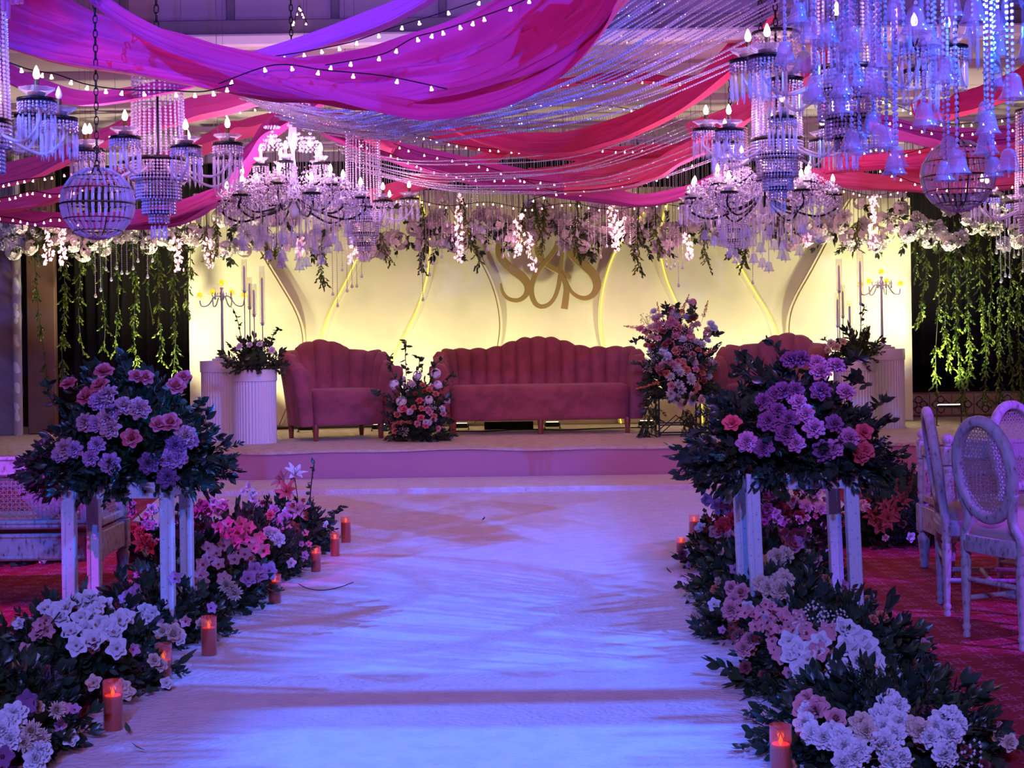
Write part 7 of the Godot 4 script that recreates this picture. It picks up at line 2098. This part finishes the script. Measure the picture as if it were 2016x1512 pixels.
	for q in [[[Vector3(-1.832, 2.996, -9.15), Vector3(-1.556, 3.05, -9.15), Vector3(-1.343, 3.071, -9.15), Vector3(-1.098, 3.11, -9.15), Vector3(-0.914, 3.15, -9.15), Vector3(-0.669, 3.232, -9.15), Vector3(-0.424, 3.302, -9.15), Vector3(-0.118, 3.399, -9.15)], 13, "light string along the orchid drape above the wide magenta drape"],
		[[Vector3(-1.003, 2.862, -8.35), Vector3(-0.836, 2.887, -8.35), Vector3(-0.668, 2.924, -8.35), Vector3(-0.514, 3.005, -8.35), Vector3(-0.388, 3.037, -8.35), Vector3(-0.263, 3.074, -8.35), Vector3(-0.151, 3.112, -8.35), Vector3(0.003, 3.165, -8.35), Vector3(0.143, 3.224, -8.35)], 12, "light string along the upper edge of the wide magenta drape"],
		[[Vector3(-2.755, 2.895, -8.1), Vector3(-2.553, 2.817, -8.1), Vector3(-2.405, 2.788, -8.1), Vector3(-2.244, 2.732, -8.1), Vector3(-2.055, 2.702, -8.1), Vector3(-1.812, 2.693, -8.1), Vector3(-1.623, 2.685, -8.1), Vector3(-1.461, 2.721, -8.1)], 13, "light string on a dark wire under the magenta drape near the picture edge"],
		[[Vector3(-1.57, 2.75, -8.25), Vector3(-1.266, 2.848, -8.25), Vector3(-0.992, 2.816, -8.25), Vector3(-0.662, 2.779, -8.25), Vector3(-0.333, 2.705, -8.25)], 7, "light string half sunk in the folds of the wide magenta drape"],
		[[Vector3(-4.095, 2.6, -12), Vector3(-3.895, 2.645, -12), Vector3(-3.714, 2.666, -12), Vector3(-3.494, 2.703, -12), Vector3(-3.293, 2.732, -12)], 12, "light string on the pink drape beside the crystal globe"],
		[[Vector3(-4.199, 2.532, -12.3), Vector3(-4.014, 2.554, -12.3), Vector3(-3.87, 2.593, -12.3), Vector3(-3.665, 2.566, -12.3), Vector3(-3.419, 2.612, -12.3)], 12, "light string just below the pink drape beside the crystal globe"],
		[[Vector3(-4.338, 2.435, -12.7), Vector3(-4.126, 2.407, -12.7), Vector3(-3.957, 2.371, -12.7), Vector3(-3.787, 2.411, -12.7), Vector3(-3.576, 2.357, -12.7)], 11, "light string along the violet-lit drape by the tan panel"],
		[[Vector3(-2.435, 3.295, -13), Vector3(-2.174, 3.348, -13), Vector3(-1.914, 3.301, -13), Vector3(-1.655, 3.22, -13), Vector3(-1.309, 3.171, -13)], 9, "light string high behind the two-tiered chandelier"],
		[[Vector3(-0.931, 3.355, -14.9), Vector3(-0.718, 3.302, -14.9), Vector3(-0.436, 3.239, -14.9), Vector3(-0.098, 3.199, -14.9), Vector3(0.244, 3.18, -14.9), Vector3(0.697, 3.208, -14.9), Vector3(1.049, 3.173, -14.9), Vector3(1.327, 3.184, -14.9)], 22, "light string along the straight rose drape"],
		[[Vector3(-1.442, 3.21, -14.3), Vector3(-1.205, 3.131, -14.3), Vector3(-0.982, 3.042, -14.3), Vector3(-0.793, 2.958, -14.3), Vector3(-0.536, 2.893, -14.3), Vector3(-0.256, 2.851, -14.3), Vector3(0.078, 2.846, -14.3), Vector3(0.459, 2.802, -14.3)], 18, "light string down the near edge of the long orchid drape"],
		[[Vector3(-1.077, 3.178, -14.2), Vector3(-0.818, 3.089, -14.2), Vector3(-0.483, 3.018, -14.2), Vector3(-0.195, 2.943, -14.2), Vector3(0.092, 2.845, -14.2), Vector3(0.384, 2.727, -14.2), Vector3(0.691, 2.694, -14.2)], 15, "light string down the middle of the long orchid drape"],
		[[Vector3(0.167, 2.613, -14), Vector3(0.448, 2.688, -14), Vector3(0.822, 2.711, -14), Vector3(1.149, 2.762, -14), Vector3(1.43, 2.828, -14), Vector3(1.712, 2.95, -14)], 14, "light string along the pink drape rising to the far chandelier"],
		[[Vector3(0.817, 3.639, -15), Vector3(1.042, 3.616, -15), Vector3(1.292, 3.582, -15), Vector3(1.492, 3.62, -15), Vector3(1.693, 3.677, -15)], 8, "light string beneath the pale ceiling beyond the rose drape"],
		[[Vector3(0.509, 3.695, -14), Vector3(0.873, 3.681, -14), Vector3(1.209, 3.704, -14), Vector3(1.582, 3.68, -14), Vector3(1.863, 3.732, -14)], 9, "light string behind the thick crystal swag"],
		[[Vector3(3.154, 3.327, -12.9), Vector3(3.347, 3.247, -12.9), Vector3(3.561, 3.158, -12.9), Vector3(3.732, 3.113, -12.9), Vector3(3.99, 3.126, -12.9), Vector3(4.421, 3.185, -12.9)], 14, "light string along the top of the orchid drape by the globe"],
		[[Vector3(3.085, 3.142, -12.8), Vector3(3.302, 3.113, -12.8), Vector3(3.489, 3.055, -12.8), Vector3(3.745, 3.022, -12.8), Vector3(4.086, 3.047, -12.8), Vector3(4.385, 3.064, -12.8)], 12, "light string across the orchid drape by the globe"],
		[[Vector3(3.045, 2.918, -13.2), Vector3(3.2, 2.96, -13.2), Vector3(3.375, 2.896, -13.2), Vector3(3.64, 2.954, -13.2), Vector3(3.948, 2.985, -13.2), Vector3(4.521, 3.029, -13.2)], 14, "light string along the rose drape behind the globe"],
		[[Vector3(3.182, 2.877, -13.7), Vector3(3.455, 2.772, -13.7), Vector3(3.682, 2.687, -13.7), Vector3(4.001, 2.637, -13.7), Vector3(4.367, 2.659, -13.7), Vector3(4.687, 2.673, -13.7)], 13, "light string below the thin rose drape behind the globe"],
		[[Vector3(-1.436, 2.827, -16.3), Vector3(-1.055, 2.854, -16.3), Vector3(-0.676, 2.778, -16.3), Vector3(-0.24, 2.81, -16.3), Vector3(0.193, 2.738, -16.3), Vector3(0.629, 2.787, -16.3), Vector3(1.063, 2.715, -16.3), Vector3(1.607, 2.762, -16.3), Vector3(2.04, 2.685, -16.3)], 34, "light string threaded through the lilac garland above the gold letters"],
		[[Vector3(3.02, 2.78, -16.3), Vector3(3.456, 2.899, -16.3), Vector3(3.89, 2.823, -16.3), Vector3(4.326, 2.887, -16.3), Vector3(4.867, 2.771, -16.3), Vector3(5.575, 2.853, -16.3)], 26, "light string threaded through the white garland by the tiled ledge"],
		[[Vector3(-2.777, 5.433, -19.5), Vector3(-2.712, 5.458, -19.5), Vector3(-2.683, 5.639, -19.5), Vector3(-2.646, 5.561, -19.5), Vector3(-2.596, 5.417, -19.5)], 9, "small heap of fairy lights strung high before the bulkhead"]]:
		if k == 20:
			for i in q[0].size():
				q[0][i] = P0(572 + i * 8, [44, 40, 12, 24, 46][i], 13.0)
		light_string(q[2], q[0], q[1], 0.026 if k < 4 else 0.022, k > 3)
		k += 1

# ------------------------------------------------------------------ chandeliers
func prism_mesh() -> ArrayMesh:
	# a cut-glass icicle a unit long hanging from the origin
	if not FM.has("prism"):
		var m := MB.new()
		m.lathe([Vector2(0, 0.0), Vector2(0.035, -0.04), Vector2(0.055, -0.10), Vector2(0.062, -0.80), Vector2(0.0, -1.0)], 6)
		FM["prism"] = m.done(true)
	return FM["prism"]

func bell_mesh() -> ArrayMesh:
	if not FM.has("bell"):
		var m := MB.new()
		m.lathe([Vector2(0.0, 0.0), Vector2(0.16, -0.03), Vector2(0.27, -0.14), Vector2(0.32, -0.35), Vector2(0.36, -0.6), Vector2(0.44, -0.8), Vector2(0.54, -0.92), Vector2(0.50, -0.935), Vector2(0.47, -0.90)], 20, Transform3D.IDENTITY, 0.035, 5)
		FM["bell"] = m.done()
		m = MB.new()
		m.lathe([Vector2(0, -0.35), Vector2(0.02, -0.4), Vector2(0.03, -0.7), Vector2(0.09, -0.82), Vector2(0.06, -1.0), Vector2(0.03, -1.15), Vector2(0, -1.2)], 6)
		FM["clapper"] = m.done(true)
	return FM["bell"]

func chain(t: Node3D, top: float, bottom: float, link := 0.05) -> void:
	if not FM.has("link"):
		var m := MB.new()
		var pts := []
		for k in 13:
			var a := TAU * k / 12.0
			pts.append(Vector3(cos(a) * 0.28, sin(a) * 0.62, 0))
		m.tube(pts, 0.09, 5, false)
		FM["link"] = m
	var all := MB.new()
	var n := int((top - bottom) / link)
	for k in n:
		all.join(FM["link"], Transform3D(Basis(Vector3.UP, PI / 2.0 * (k % 2)).scaled_local(Vector3.ONE * link), Vector3(0, top - (k + 0.5) * (top - bottom) / n, 0)))
	part("chain", all.done(), M.dark_metal, t)
	var hook := MB.new()
	hook.lathe([Vector2(0, top), Vector2(0.05, top), Vector2(0.05, top - 0.02), Vector2(0.012, top - 0.04), Vector2(0, top - 0.05)], 12)
	part("ceiling_rose", hook.done(), M.dark_metal, t)

# one arm: curved stem, ruffled saucer, dark rimmed dish, candle, bulb and a skirt of icicles
func lamp_arm(t: Node3D, from: Vector3, to: Vector3, dish: float, prisms: int, plen: float, energy: float, dark := false) -> void:
	var d := to - from
	var m := MB.new()
	m.tube(curve([from, from + d * 0.3 + Vector3(0, -0.10, 0), from + d * 0.75 + Vector3(0, -0.17, 0), to + Vector3(d.x * 0.06, -0.10, d.z * 0.06), to + Vector3(0, -0.01, 0)], 6), 0.009, 7)
	var arm := part("arm", m.done(), M.dark_metal if dark else M.crystal_arm, t)
	var key := "dish%d" % int(dish * 1000.0)
	if not FM.has(key):
		var q := MB.new()
		q.lathe([Vector2(0, -0.012), Vector2(dish * 0.95, -0.010), Vector2(dish, -0.004), Vector2(dish, 0.006), Vector2(dish * 0.9, 0.004), Vector2(0, -0.002)], 24)
		FM[key] = q.done()
		q = MB.new()
		q.lathe([Vector2(0.0, 0.004), Vector2(dish * 0.35, 0.008), Vector2(dish * 0.55, 0.03), Vector2(dish * 0.92, 0.056), Vector2(dish * 0.88, 0.058), Vector2(dish * 0.5, 0.036), Vector2(0, 0.014)], 40, Transform3D.IDENTITY, 0.06, 10)
		FM[key + "s"] = q.done()
		q = MB.new()
		q.lathe([Vector2(0.0, 0.004), Vector2(dish * 0.4, 0.006), Vector2(dish * 0.48, 0.036), Vector2(dish * 0.3, 0.04), Vector2(0.014, 0.044), Vector2(0.013, 0.10), Vector2(0.0, 0.102)], 12)
		FM[key + "c"] = q.done()
		q = MB.new()
		q.lathe([Vector2(0, 0.100), Vector2(0.012, 0.106), Vector2(0.018, 0.122), Vector2(0.013, 0.144), Vector2(0.003, 0.166), Vector2(0, 0.168)], 10)
		FM["bulb"] = q.done()
	part("dish", FM[key], M.dark_metal, arm, at(to))
	part("saucer", FM[key + "s"], M.crystal, arm, at(to))
	part("candle_cup", FM[key + "c"], M.brass_dark if not dark else M.white_wax, arm, at(to))
	if energy > 0.0:
		part("bulb", FM["bulb"], M.bulb, arm, at(to))
		omni(arm, to + Vector3(0, 0.128, 0), Color(1.0, 0.76, 0.86), energy, 0.014)
	else:
		part("bulb", FM["bulb"], M.white_wax, arm, at(to))
	var beads := []
	for k in prisms:
		var a := TAU * k / prisms
		var p := to + Vector3(cos(a) * dish * 0.93, -0.012, sin(a) * dish * 0.93)
		for j in 3:
			beads.append(Transform3D(Basis().scaled(Vector3.ONE * 0.017), p + Vector3(0, -0.010 - j * 0.017, 0)))
			var a2 := TAU * (k + 0.5) / prisms
			beads.append(Transform3D(Basis().scaled(Vector3.ONE * 0.012), to + Vector3(cos(a2) * dish * 0.93, -0.02 - j * 0.012, sin(a2) * dish * 0.93)))
		part("icicle", prism_mesh(), M.crystal, arm, Transform3D(Basis(Vector3.UP, a).scaled(Vector3(0.11, plen * rf(0.92, 1.05), 0.11)), p + Vector3(0, -0.062, 0)))
	many("beads", octa(), beads, M.bead, arm)

# rows of beads hung in a tapering stack of rings
func bead_column(t: Node3D, tiers: Array) -> void:
	var xs := []
	var y := 0.0
	for q in tiers:
		# [radius, height]
		var hoop := MB.new()
		hoop.lathe([Vector2(q[0] - 0.008, y), Vector2(q[0] + 0.004, y - 0.004), Vector2(q[0] + 0.004, y + 0.022), Vector2(q[0] - 0.008, y + 0.022), Vector2(q[0] - 0.008, y)], 32)
		part("hoop", hoop.done(), M.dark_metal, t)
		var n := int(TAU * q[0] / 0.021)
		var rows := int(q[1] / 0.02)
		for k in n:
			var a := TAU * k / n
			for j in rows:
				xs.append(Transform3D(Basis(Vector3.UP, a).scaled(Vector3.ONE * 0.019), Vector3(cos(a) * q[0], y - 0.012 - j * 0.02, sin(a) * q[0])))
		y -= q[1] * 0.86
	many("bead_curtain", octa(), xs, M.bead, t)
	var r: float = tiers[tiers.size() - 1][0]
	for k in 10:
		var a := TAU * k / 10.0
		part("end_icicle", prism_mesh(), M.crystal, t, Transform3D(Basis(Vector3.UP, a).scaled(Vector3(0.10, 0.09, 0.10)), Vector3(cos(a) * r * 0.8, y - 0.02, sin(a) * r * 0.8)))

# strands gathering from a ring (radius r at y0) to a crown (radius r1 at y1)
func crown_strands(t: Node3D, r: float, y0: float, r1: float, y1: float, n: int) -> void:
	var xs := []
	for k in n:
		var a := TAU * k / n
		var p0 := Vector3(cos(a) * r, y0, sin(a) * r)
		var p1 := Vector3(cos(a) * r1, y1, sin(a) * r1)
		var c := int(p0.distance_to(p1) / 0.021)
		for j in c:
			var u := (j + 0.5) / c
			xs.append(Transform3D(Basis(Vector3.UP, a).scaled(Vector3.ONE * 0.019), p0.lerp(p1, u) - Vector3(0, 0.05 * sin(PI * u), 0)))
	many("crown_strands", octa(), xs, M.bead, t)
	var cap := MB.new()
	cap.lathe([Vector2(0, y1 + 0.05), Vector2(0.02, y1 + 0.045), Vector2(r1 + 0.01, y1 + 0.01), Vector2(r1 + 0.012, y1 - 0.01), Vector2(0, y1 - 0.01)], 20)
	part("crown", cap.done(), M.dark_metal, t)

# ring of lamp arms round a column of beads
func basket_chandelier(label: String, p: Vector3, radius: float, arms: int, energy: float, prisms := 14, s := 1.0, turn := 0.0, lit := 99) -> void:
	var t := thing("crystal_chandelier", label, "chandelier", p, 0.0, "crystal chandeliers with bead columns")
	var roof := (5.2 if p.z > -13.2 else 3.95) - p.y
	chain(t, roof, 0.72 * s)
	var rod := MB.new()
	rod.lathe([Vector2(0.0, 0.72 * s), Vector2(0.008, 0.71 * s), Vector2(0.008, 0.06), Vector2(0.03, 0.03), Vector2(0.03, -0.05), Vector2(0, -0.06)], 10)
	part("centre_rod", rod.done(), M.dark_metal, t)
	crown_strands(t, 0.165 * s, 0.02, 0.15 * s, 0.72 * s, 30)
	bead_column(t, [[0.17 * s, 0.12 * s], [0.135 * s, 0.15 * s], [0.10 * s, 0.11 * s], [0.06 * s, 0.06 * s]])
	for k in arms:
		var a := TAU * k / arms + turn
		lamp_arm(t, Vector3(cos(a) * 0.1, 0.0, sin(a) * 0.1), Vector3(cos(a) * radius, 0.06 + (0.03 if k % 2 == 0 else -0.02), sin(a) * radius), 0.095 * s, prisms, 0.135 * s, energy if k < lit else 0.0)

# broad many-armed chandelier: two tiers of dark dishes, glass sprays, bells hanging beneath
func tiered_chandelier(label: String, p: Vector3, energy: float, upper: bool) -> void:
	var t := thing("tiered_chandelier", label, "chandelier", p, 0.0, "broad tiered chandeliers with glass bells")
	var roof := (5.2 if p.z > -13.2 else 3.95) - p.y
	chain(t, roof, 0.95)
	var rod := MB.new()
	rod.lathe([Vector2(0.0, 0.98), Vector2(0.02, 0.96), Vector2(0.012, 0.9), Vector2(0.025, 0.8), Vector2(0.012, 0.74), Vector2(0.03, 0.62), Vector2(0.04, 0.5), Vector2(0.014, 0.4), Vector2(0.03, 0.25), Vector2(0.05, 0.1), Vector2(0.05, -0.05), Vector2(0.02, -0.12), Vector2(0, -0.13)], 14)
	part("stem", rod.done(), M.crystal_arm, t)
	for k in 12:
		var a := TAU * k / 12.0 + 0.13
		var r := 0.56 if k % 2 == 0 else 0.42
		lamp_arm(t, Vector3(cos(a) * 0.05, 0.02, sin(a) * 0.05), Vector3(cos(a) * r, 0.02 + (0.0 if k % 2 == 0 else 0.09), sin(a) * r), 0.075, 9, 0.10, energy, true)
	for k in 5:
		var a := TAU * k / 5.0 + 0.4
		lamp_arm(t, Vector3(cos(a) * 0.04, 0.3, sin(a) * 0.04), Vector3(cos(a) * 0.26, 0.30, sin(a) * 0.26), 0.065, 8, 0.09, energy, true)
	# sprays of glass beads over the dishes
	var xs := []
	for k in 2000:
		var a := rf(0, TAU)
		var u := rng.randf()
		var r := lerpf(0.10, 0.62, sqrt(u))
		xs.append(Transform3D(Basis(Vector3(1, 0.3, 0).normalized(), rf(0, 3)).scaled(Vector3.ONE * rf(0.012, 0.026)), Vector3(cos(a) * r, 0.24 - 0.42 * r + rf(-0.10, 0.12), sin(a) * r)))
	many("bead_spray", octa(), xs, M.bead, t)
	if upper:
		for q in [[-0.16, 0.52], [0.15, 0.50], [0.0, 0.56]]:
			var lamp := Vector3(q[0], q[1], 0.05 if q[0] != 0.0 else -0.14)
			var ys := []
			for k in 90:
				var a := TAU * (k % 15) / 15.0
				var j := int(k / 15.0)
				ys.append(Transform3D(Basis(Vector3.UP, a).scaled(Vector3.ONE * 0.024), lamp + Vector3(cos(a) * (0.09 - 0.006 * j * j), -0.09 + j * 0.035, sin(a) * (0.09 - 0.006 * j * j))))
			var shade := many("bead_shade", octa(), ys, M.bead, t)
			var b := MB.new()
			b.ball(Vector3.ZERO, Vector3(0.022, 0.03, 0.022), 8, 6)
			part("shade_bulb", b.done(), M.bulb, t, at(lamp + Vector3(0, -0.03, 0)))
			omni(t, lamp + Vector3(0, -0.03, 0), Color(1.0, 0.76, 0.86), energy, 0.02)
		crown_strands(t, 0.17, 0.74, 0.12, 0.92, 24)
	# a skirt of icicles and the bells under it
	for k in 72:
		var a := TAU * k / 72.0
		var r: float = [0.18, 0.32, 0.45, 0.55][k % 4]
		part("icicle", prism_mesh(), M.crystal, t, Transform3D(Basis(Vector3.UP, a).scaled(Vector3(0.12, 0.15, 0.12)), Vector3(cos(a) * r, -0.08 - (0.5 - r) * 0.5, sin(a) * r)))
	for k in 28:
		var a := k * 2.39996
		var r := 0.04 + 0.46 * sqrt(k / 27.0)
		var y := -0.52 + 0.28 * (r / 0.47) + rf(-0.05, 0.05)
		var w := Vector3(cos(a) * r, y, sin(a) * r)
		var bell := part("bell", bell_mesh(), M.bell_glass, t, Transform3D(Basis().scaled(Vector3.ONE * 0.085), w))
		part("clapper", FM["clapper"], M.bell_glass, bell)
		var line := MB.new()
		line.tube([Vector3.ZERO, Vector3(0, -w.y / 0.085, 0)], 0.03, 4, false)
		part("cord", line.done(), M.crystal_arm, bell)

# tiers of large glass bells on bead strands
func bell_chandelier(label: String, p: Vector3) -> void:
	var t := thing("bell_chandelier", label, "chandelier", p)
	chain(t, 5.2 - p.y, 0.55)
	for q in [[0.62, 0.30], [0.40, 0.45], [0.20, 0.55]]:
		var hoop := MB.new()
		hoop.lathe([Vector2(q[0] - 0.012, q[1]), Vector2(q[0] + 0.012, q[1]), Vector2(q[0] + 0.012, q[1] + 0.03), Vector2(q[0] - 0.012, q[1] + 0.03), Vector2(q[0] - 0.012, q[1])], 40)
		part("hoop", hoop.done(), M.dark_metal, t)
		var arm := MB.new()
		for k in 4:
			var a := TAU * k / 4.0
			arm.tube([Vector3(0, 0.56, 0), Vector3(cos(a) * q[0], q[1] + 0.015, sin(a) * q[0])], 0.01, 6)
		part("strut", arm.done(), M.dark_metal, t)
	for q in [[0.66, 0.30, 17, -0.04, 0.1], [0.54, 0.30, 15, -0.22, 0.1], [0.40, 0.45, 11, -0.05, 0.095], [0.40, 0.32, 11, -0.38, 0.1], [0.24, 0.5, 6, -0.52, 0.098], [0.60, 0.30, 16, 0.16, 0.095], [0.48, 0.30, 12, 0.08, 0.095]]:
		for k in q[2]:
			var a: float = TAU * (k + rf(0.0, 0.4)) / q[2] + q[3] * 7.0
			var w := Vector3(cos(a) * q[0], q[3] + rf(-0.05, 0.05), sin(a) * q[0])
			var s: float = q[4] * rf(0.92, 1.08)
			var bell := part("bell", bell_mesh(), M.bell_glass, t, Transform3D(Basis(Vector3.UP, rf(0, 3)).scaled(Vector3.ONE * s), w))
			part("clapper", FM["clapper"], M.crystal, bell)
			var xs := []
			var n := int((q[1] - w.y) / 0.024)
			for j in n:
				xs.append(Transform3D(Basis().scaled(Vector3(0.02, 0.024, 0.02)), w + Vector3(0, 0.012 + j * 0.024, 0)))
			if n > 0:
				many("bell_strand", octa(), xs, M.bead, t)
	for k in 40:
		var a := TAU * k / 40.0
		var r: float = [0.62, 0.5, 0.36, 0.22][k % 4]
		part("icicle", prism_mesh(), M.crystal, t, Transform3D(Basis(Vector3.UP, a).scaled(Vector3(0.14, 0.17, 0.14)), Vector3(cos(a) * r, [0.28, 0.1, 0.05, 0.1][k % 4], sin(a) * r)))

# hollow globe of crystal bars between wire hoops
func globe(label: String, p: Vector3, r: float) -> void:
	var t := thing("crystal_globe", label, "chandelier", p, 0.0, "crystal globe chandeliers")
	chain(t, (5.2 if p.z > -13.2 else 3.95) - p.y, r, 0.04)
	var rows := 6
	for i in rows + 1:
		var ph := deg_to_rad(lerpf(18.0, 165.0, float(i) / rows))
		var y := cos(ph) * r
		var rr := sin(ph) * r
		var pts := []
		for k in 41:
			var a := TAU * k / 40.0
			pts.append(Vector3(cos(a) * rr, y, sin(a) * rr))
		var hoop := MB.new()
		hoop.tube(pts, 0.006 if i == 3 else 0.0035, 5, false)
		part("hoop", hoop.done(), M.brass_dark, t)
		if i < rows:
			var ph2 := deg_to_rad(lerpf(18.0, 165.0, float(i + 1) / rows))
			var mid := (ph + ph2) / 2.0
			var n := int(TAU * sin(mid) * r / 0.034)
			for k in n:
				var a := TAU * k / n
				var c := Vector3(cos(a) * sin(mid), cos(mid), sin(a) * sin(mid))
				var along := Vector3(cos(a) * cos(mid), -sin(mid), sin(a) * cos(mid))
				part("crystal_bar", bar_mesh(), M.crystal, t, Transform3D(yb(-along, 0.0).scaled_local(Vector3(0.015, (ph2 - ph) * r * 0.90, 0.012)), c * r))
	var rib := MB.new()
	for k in 4:
		var pts := []
		for j in 21:
			var ph := PI * j / 20.0
			var a := TAU * k / 4.0
			pts.append(Vector3(cos(a) * sin(ph), cos(ph), sin(a) * sin(ph)) * (r - 0.006))
		rib.tube(pts, 0.004, 5, false)
	part("wire_rib", rib.done(), M.brass_dark, t)
	var fin := MB.new()
	fin.lathe([Vector2(0, r + 0.02), Vector2(0.02, r + 0.01), Vector2(0.02, r - 0.01), Vector2(0, r - 0.02)], 10)
	part("finial", fin.done(), M.brass_dark, t)
	var xs := []
	for k in 60:
		var a := k * 2.39996
		var ph := PI - 0.28 * sqrt(k / 60.0)
		xs.append(Transform3D(Basis().scaled(Vector3.ONE * 0.018), Vector3(cos(a) * sin(ph), cos(ph), sin(a) * sin(ph)) * r))
	many("base_beads", octa(), xs, M.bead, t)

func bar_mesh() -> ArrayMesh:
	if not FM.has("bar"):
		var m := MB.new()
		m.box(Vector3.ZERO, Vector3.ONE, 0.16)
		FM["bar"] = m.done()
	return FM["bar"]

func chandeliers() -> void:
	basket_chandelier("crystal chandelier with a long bead column beside the crystal globe under the magenta drape", Vector3(-2.189, 2.483, -9.5), 0.46, 8, 0.13, 15, 1.0, 0.2)
	basket_chandelier("crystal chandelier partly cut by the picture edge above the globe", Vector3(-2.66, 2.454, -7.6), 0.40, 8, 0.10, 15, 1.0, 0.45, 3)
	basket_chandelier("large crystal chandelier partly veiled by hanging glass bells", Vector3(1.73, 2.688, -7.8), 0.50, 8, 0.12, 15, 1.05, 0.3, 5)
	basket_chandelier("crystal chandelier with a long bead column hung just below the one veiled by bells", Vector3(1.793, 2.644, -10.2), 0.47, 8, 0.13, 15, 1.0, 0.1)
	basket_chandelier("small far crystal chandelier beside the tiered one above the first armchair", Vector3(-1.346, 2.554, -14), 0.42, 6, 0.12, 10, 1.0, 0.0)
	basket_chandelier("small far crystal chandelier behind the tiered one above the tall bouquet", Vector3(2.033, 2.54, -14), 0.42, 6, 0.12, 10, 1.0, 0.5)
	basket_chandelier("crystal chandelier with hanging drops cut by the far picture edge beside the globe", Vector3(4.151, 2.364, -12), 0.44, 7, 0.13, 12, 1.0, 0.2)
	tiered_chandelier("broad two-tiered chandelier with violet bells above the pedestals and first armchair", Vector3(-1.762, 2.483, -12.4), 0.1, true)
	tiered_chandelier("broad tiered chandelier with violet bells in front of the half hidden armchair", Vector3(2.058, 2.454, -12.4), 0.1, false)
	bell_chandelier("huge chandelier of hanging glass bells filling the top corner of the view", Vector3(1.789, 2.578, -6.2))
	globe("crystal globe chandelier hanging before the white garland near the tan panel", Vector3(-2.301, 2.136, -8.5), 0.198)
	globe("crystal globe chandelier hanging beneath the glass bells", Vector3(2.647, 2.273, -9), 0.21)
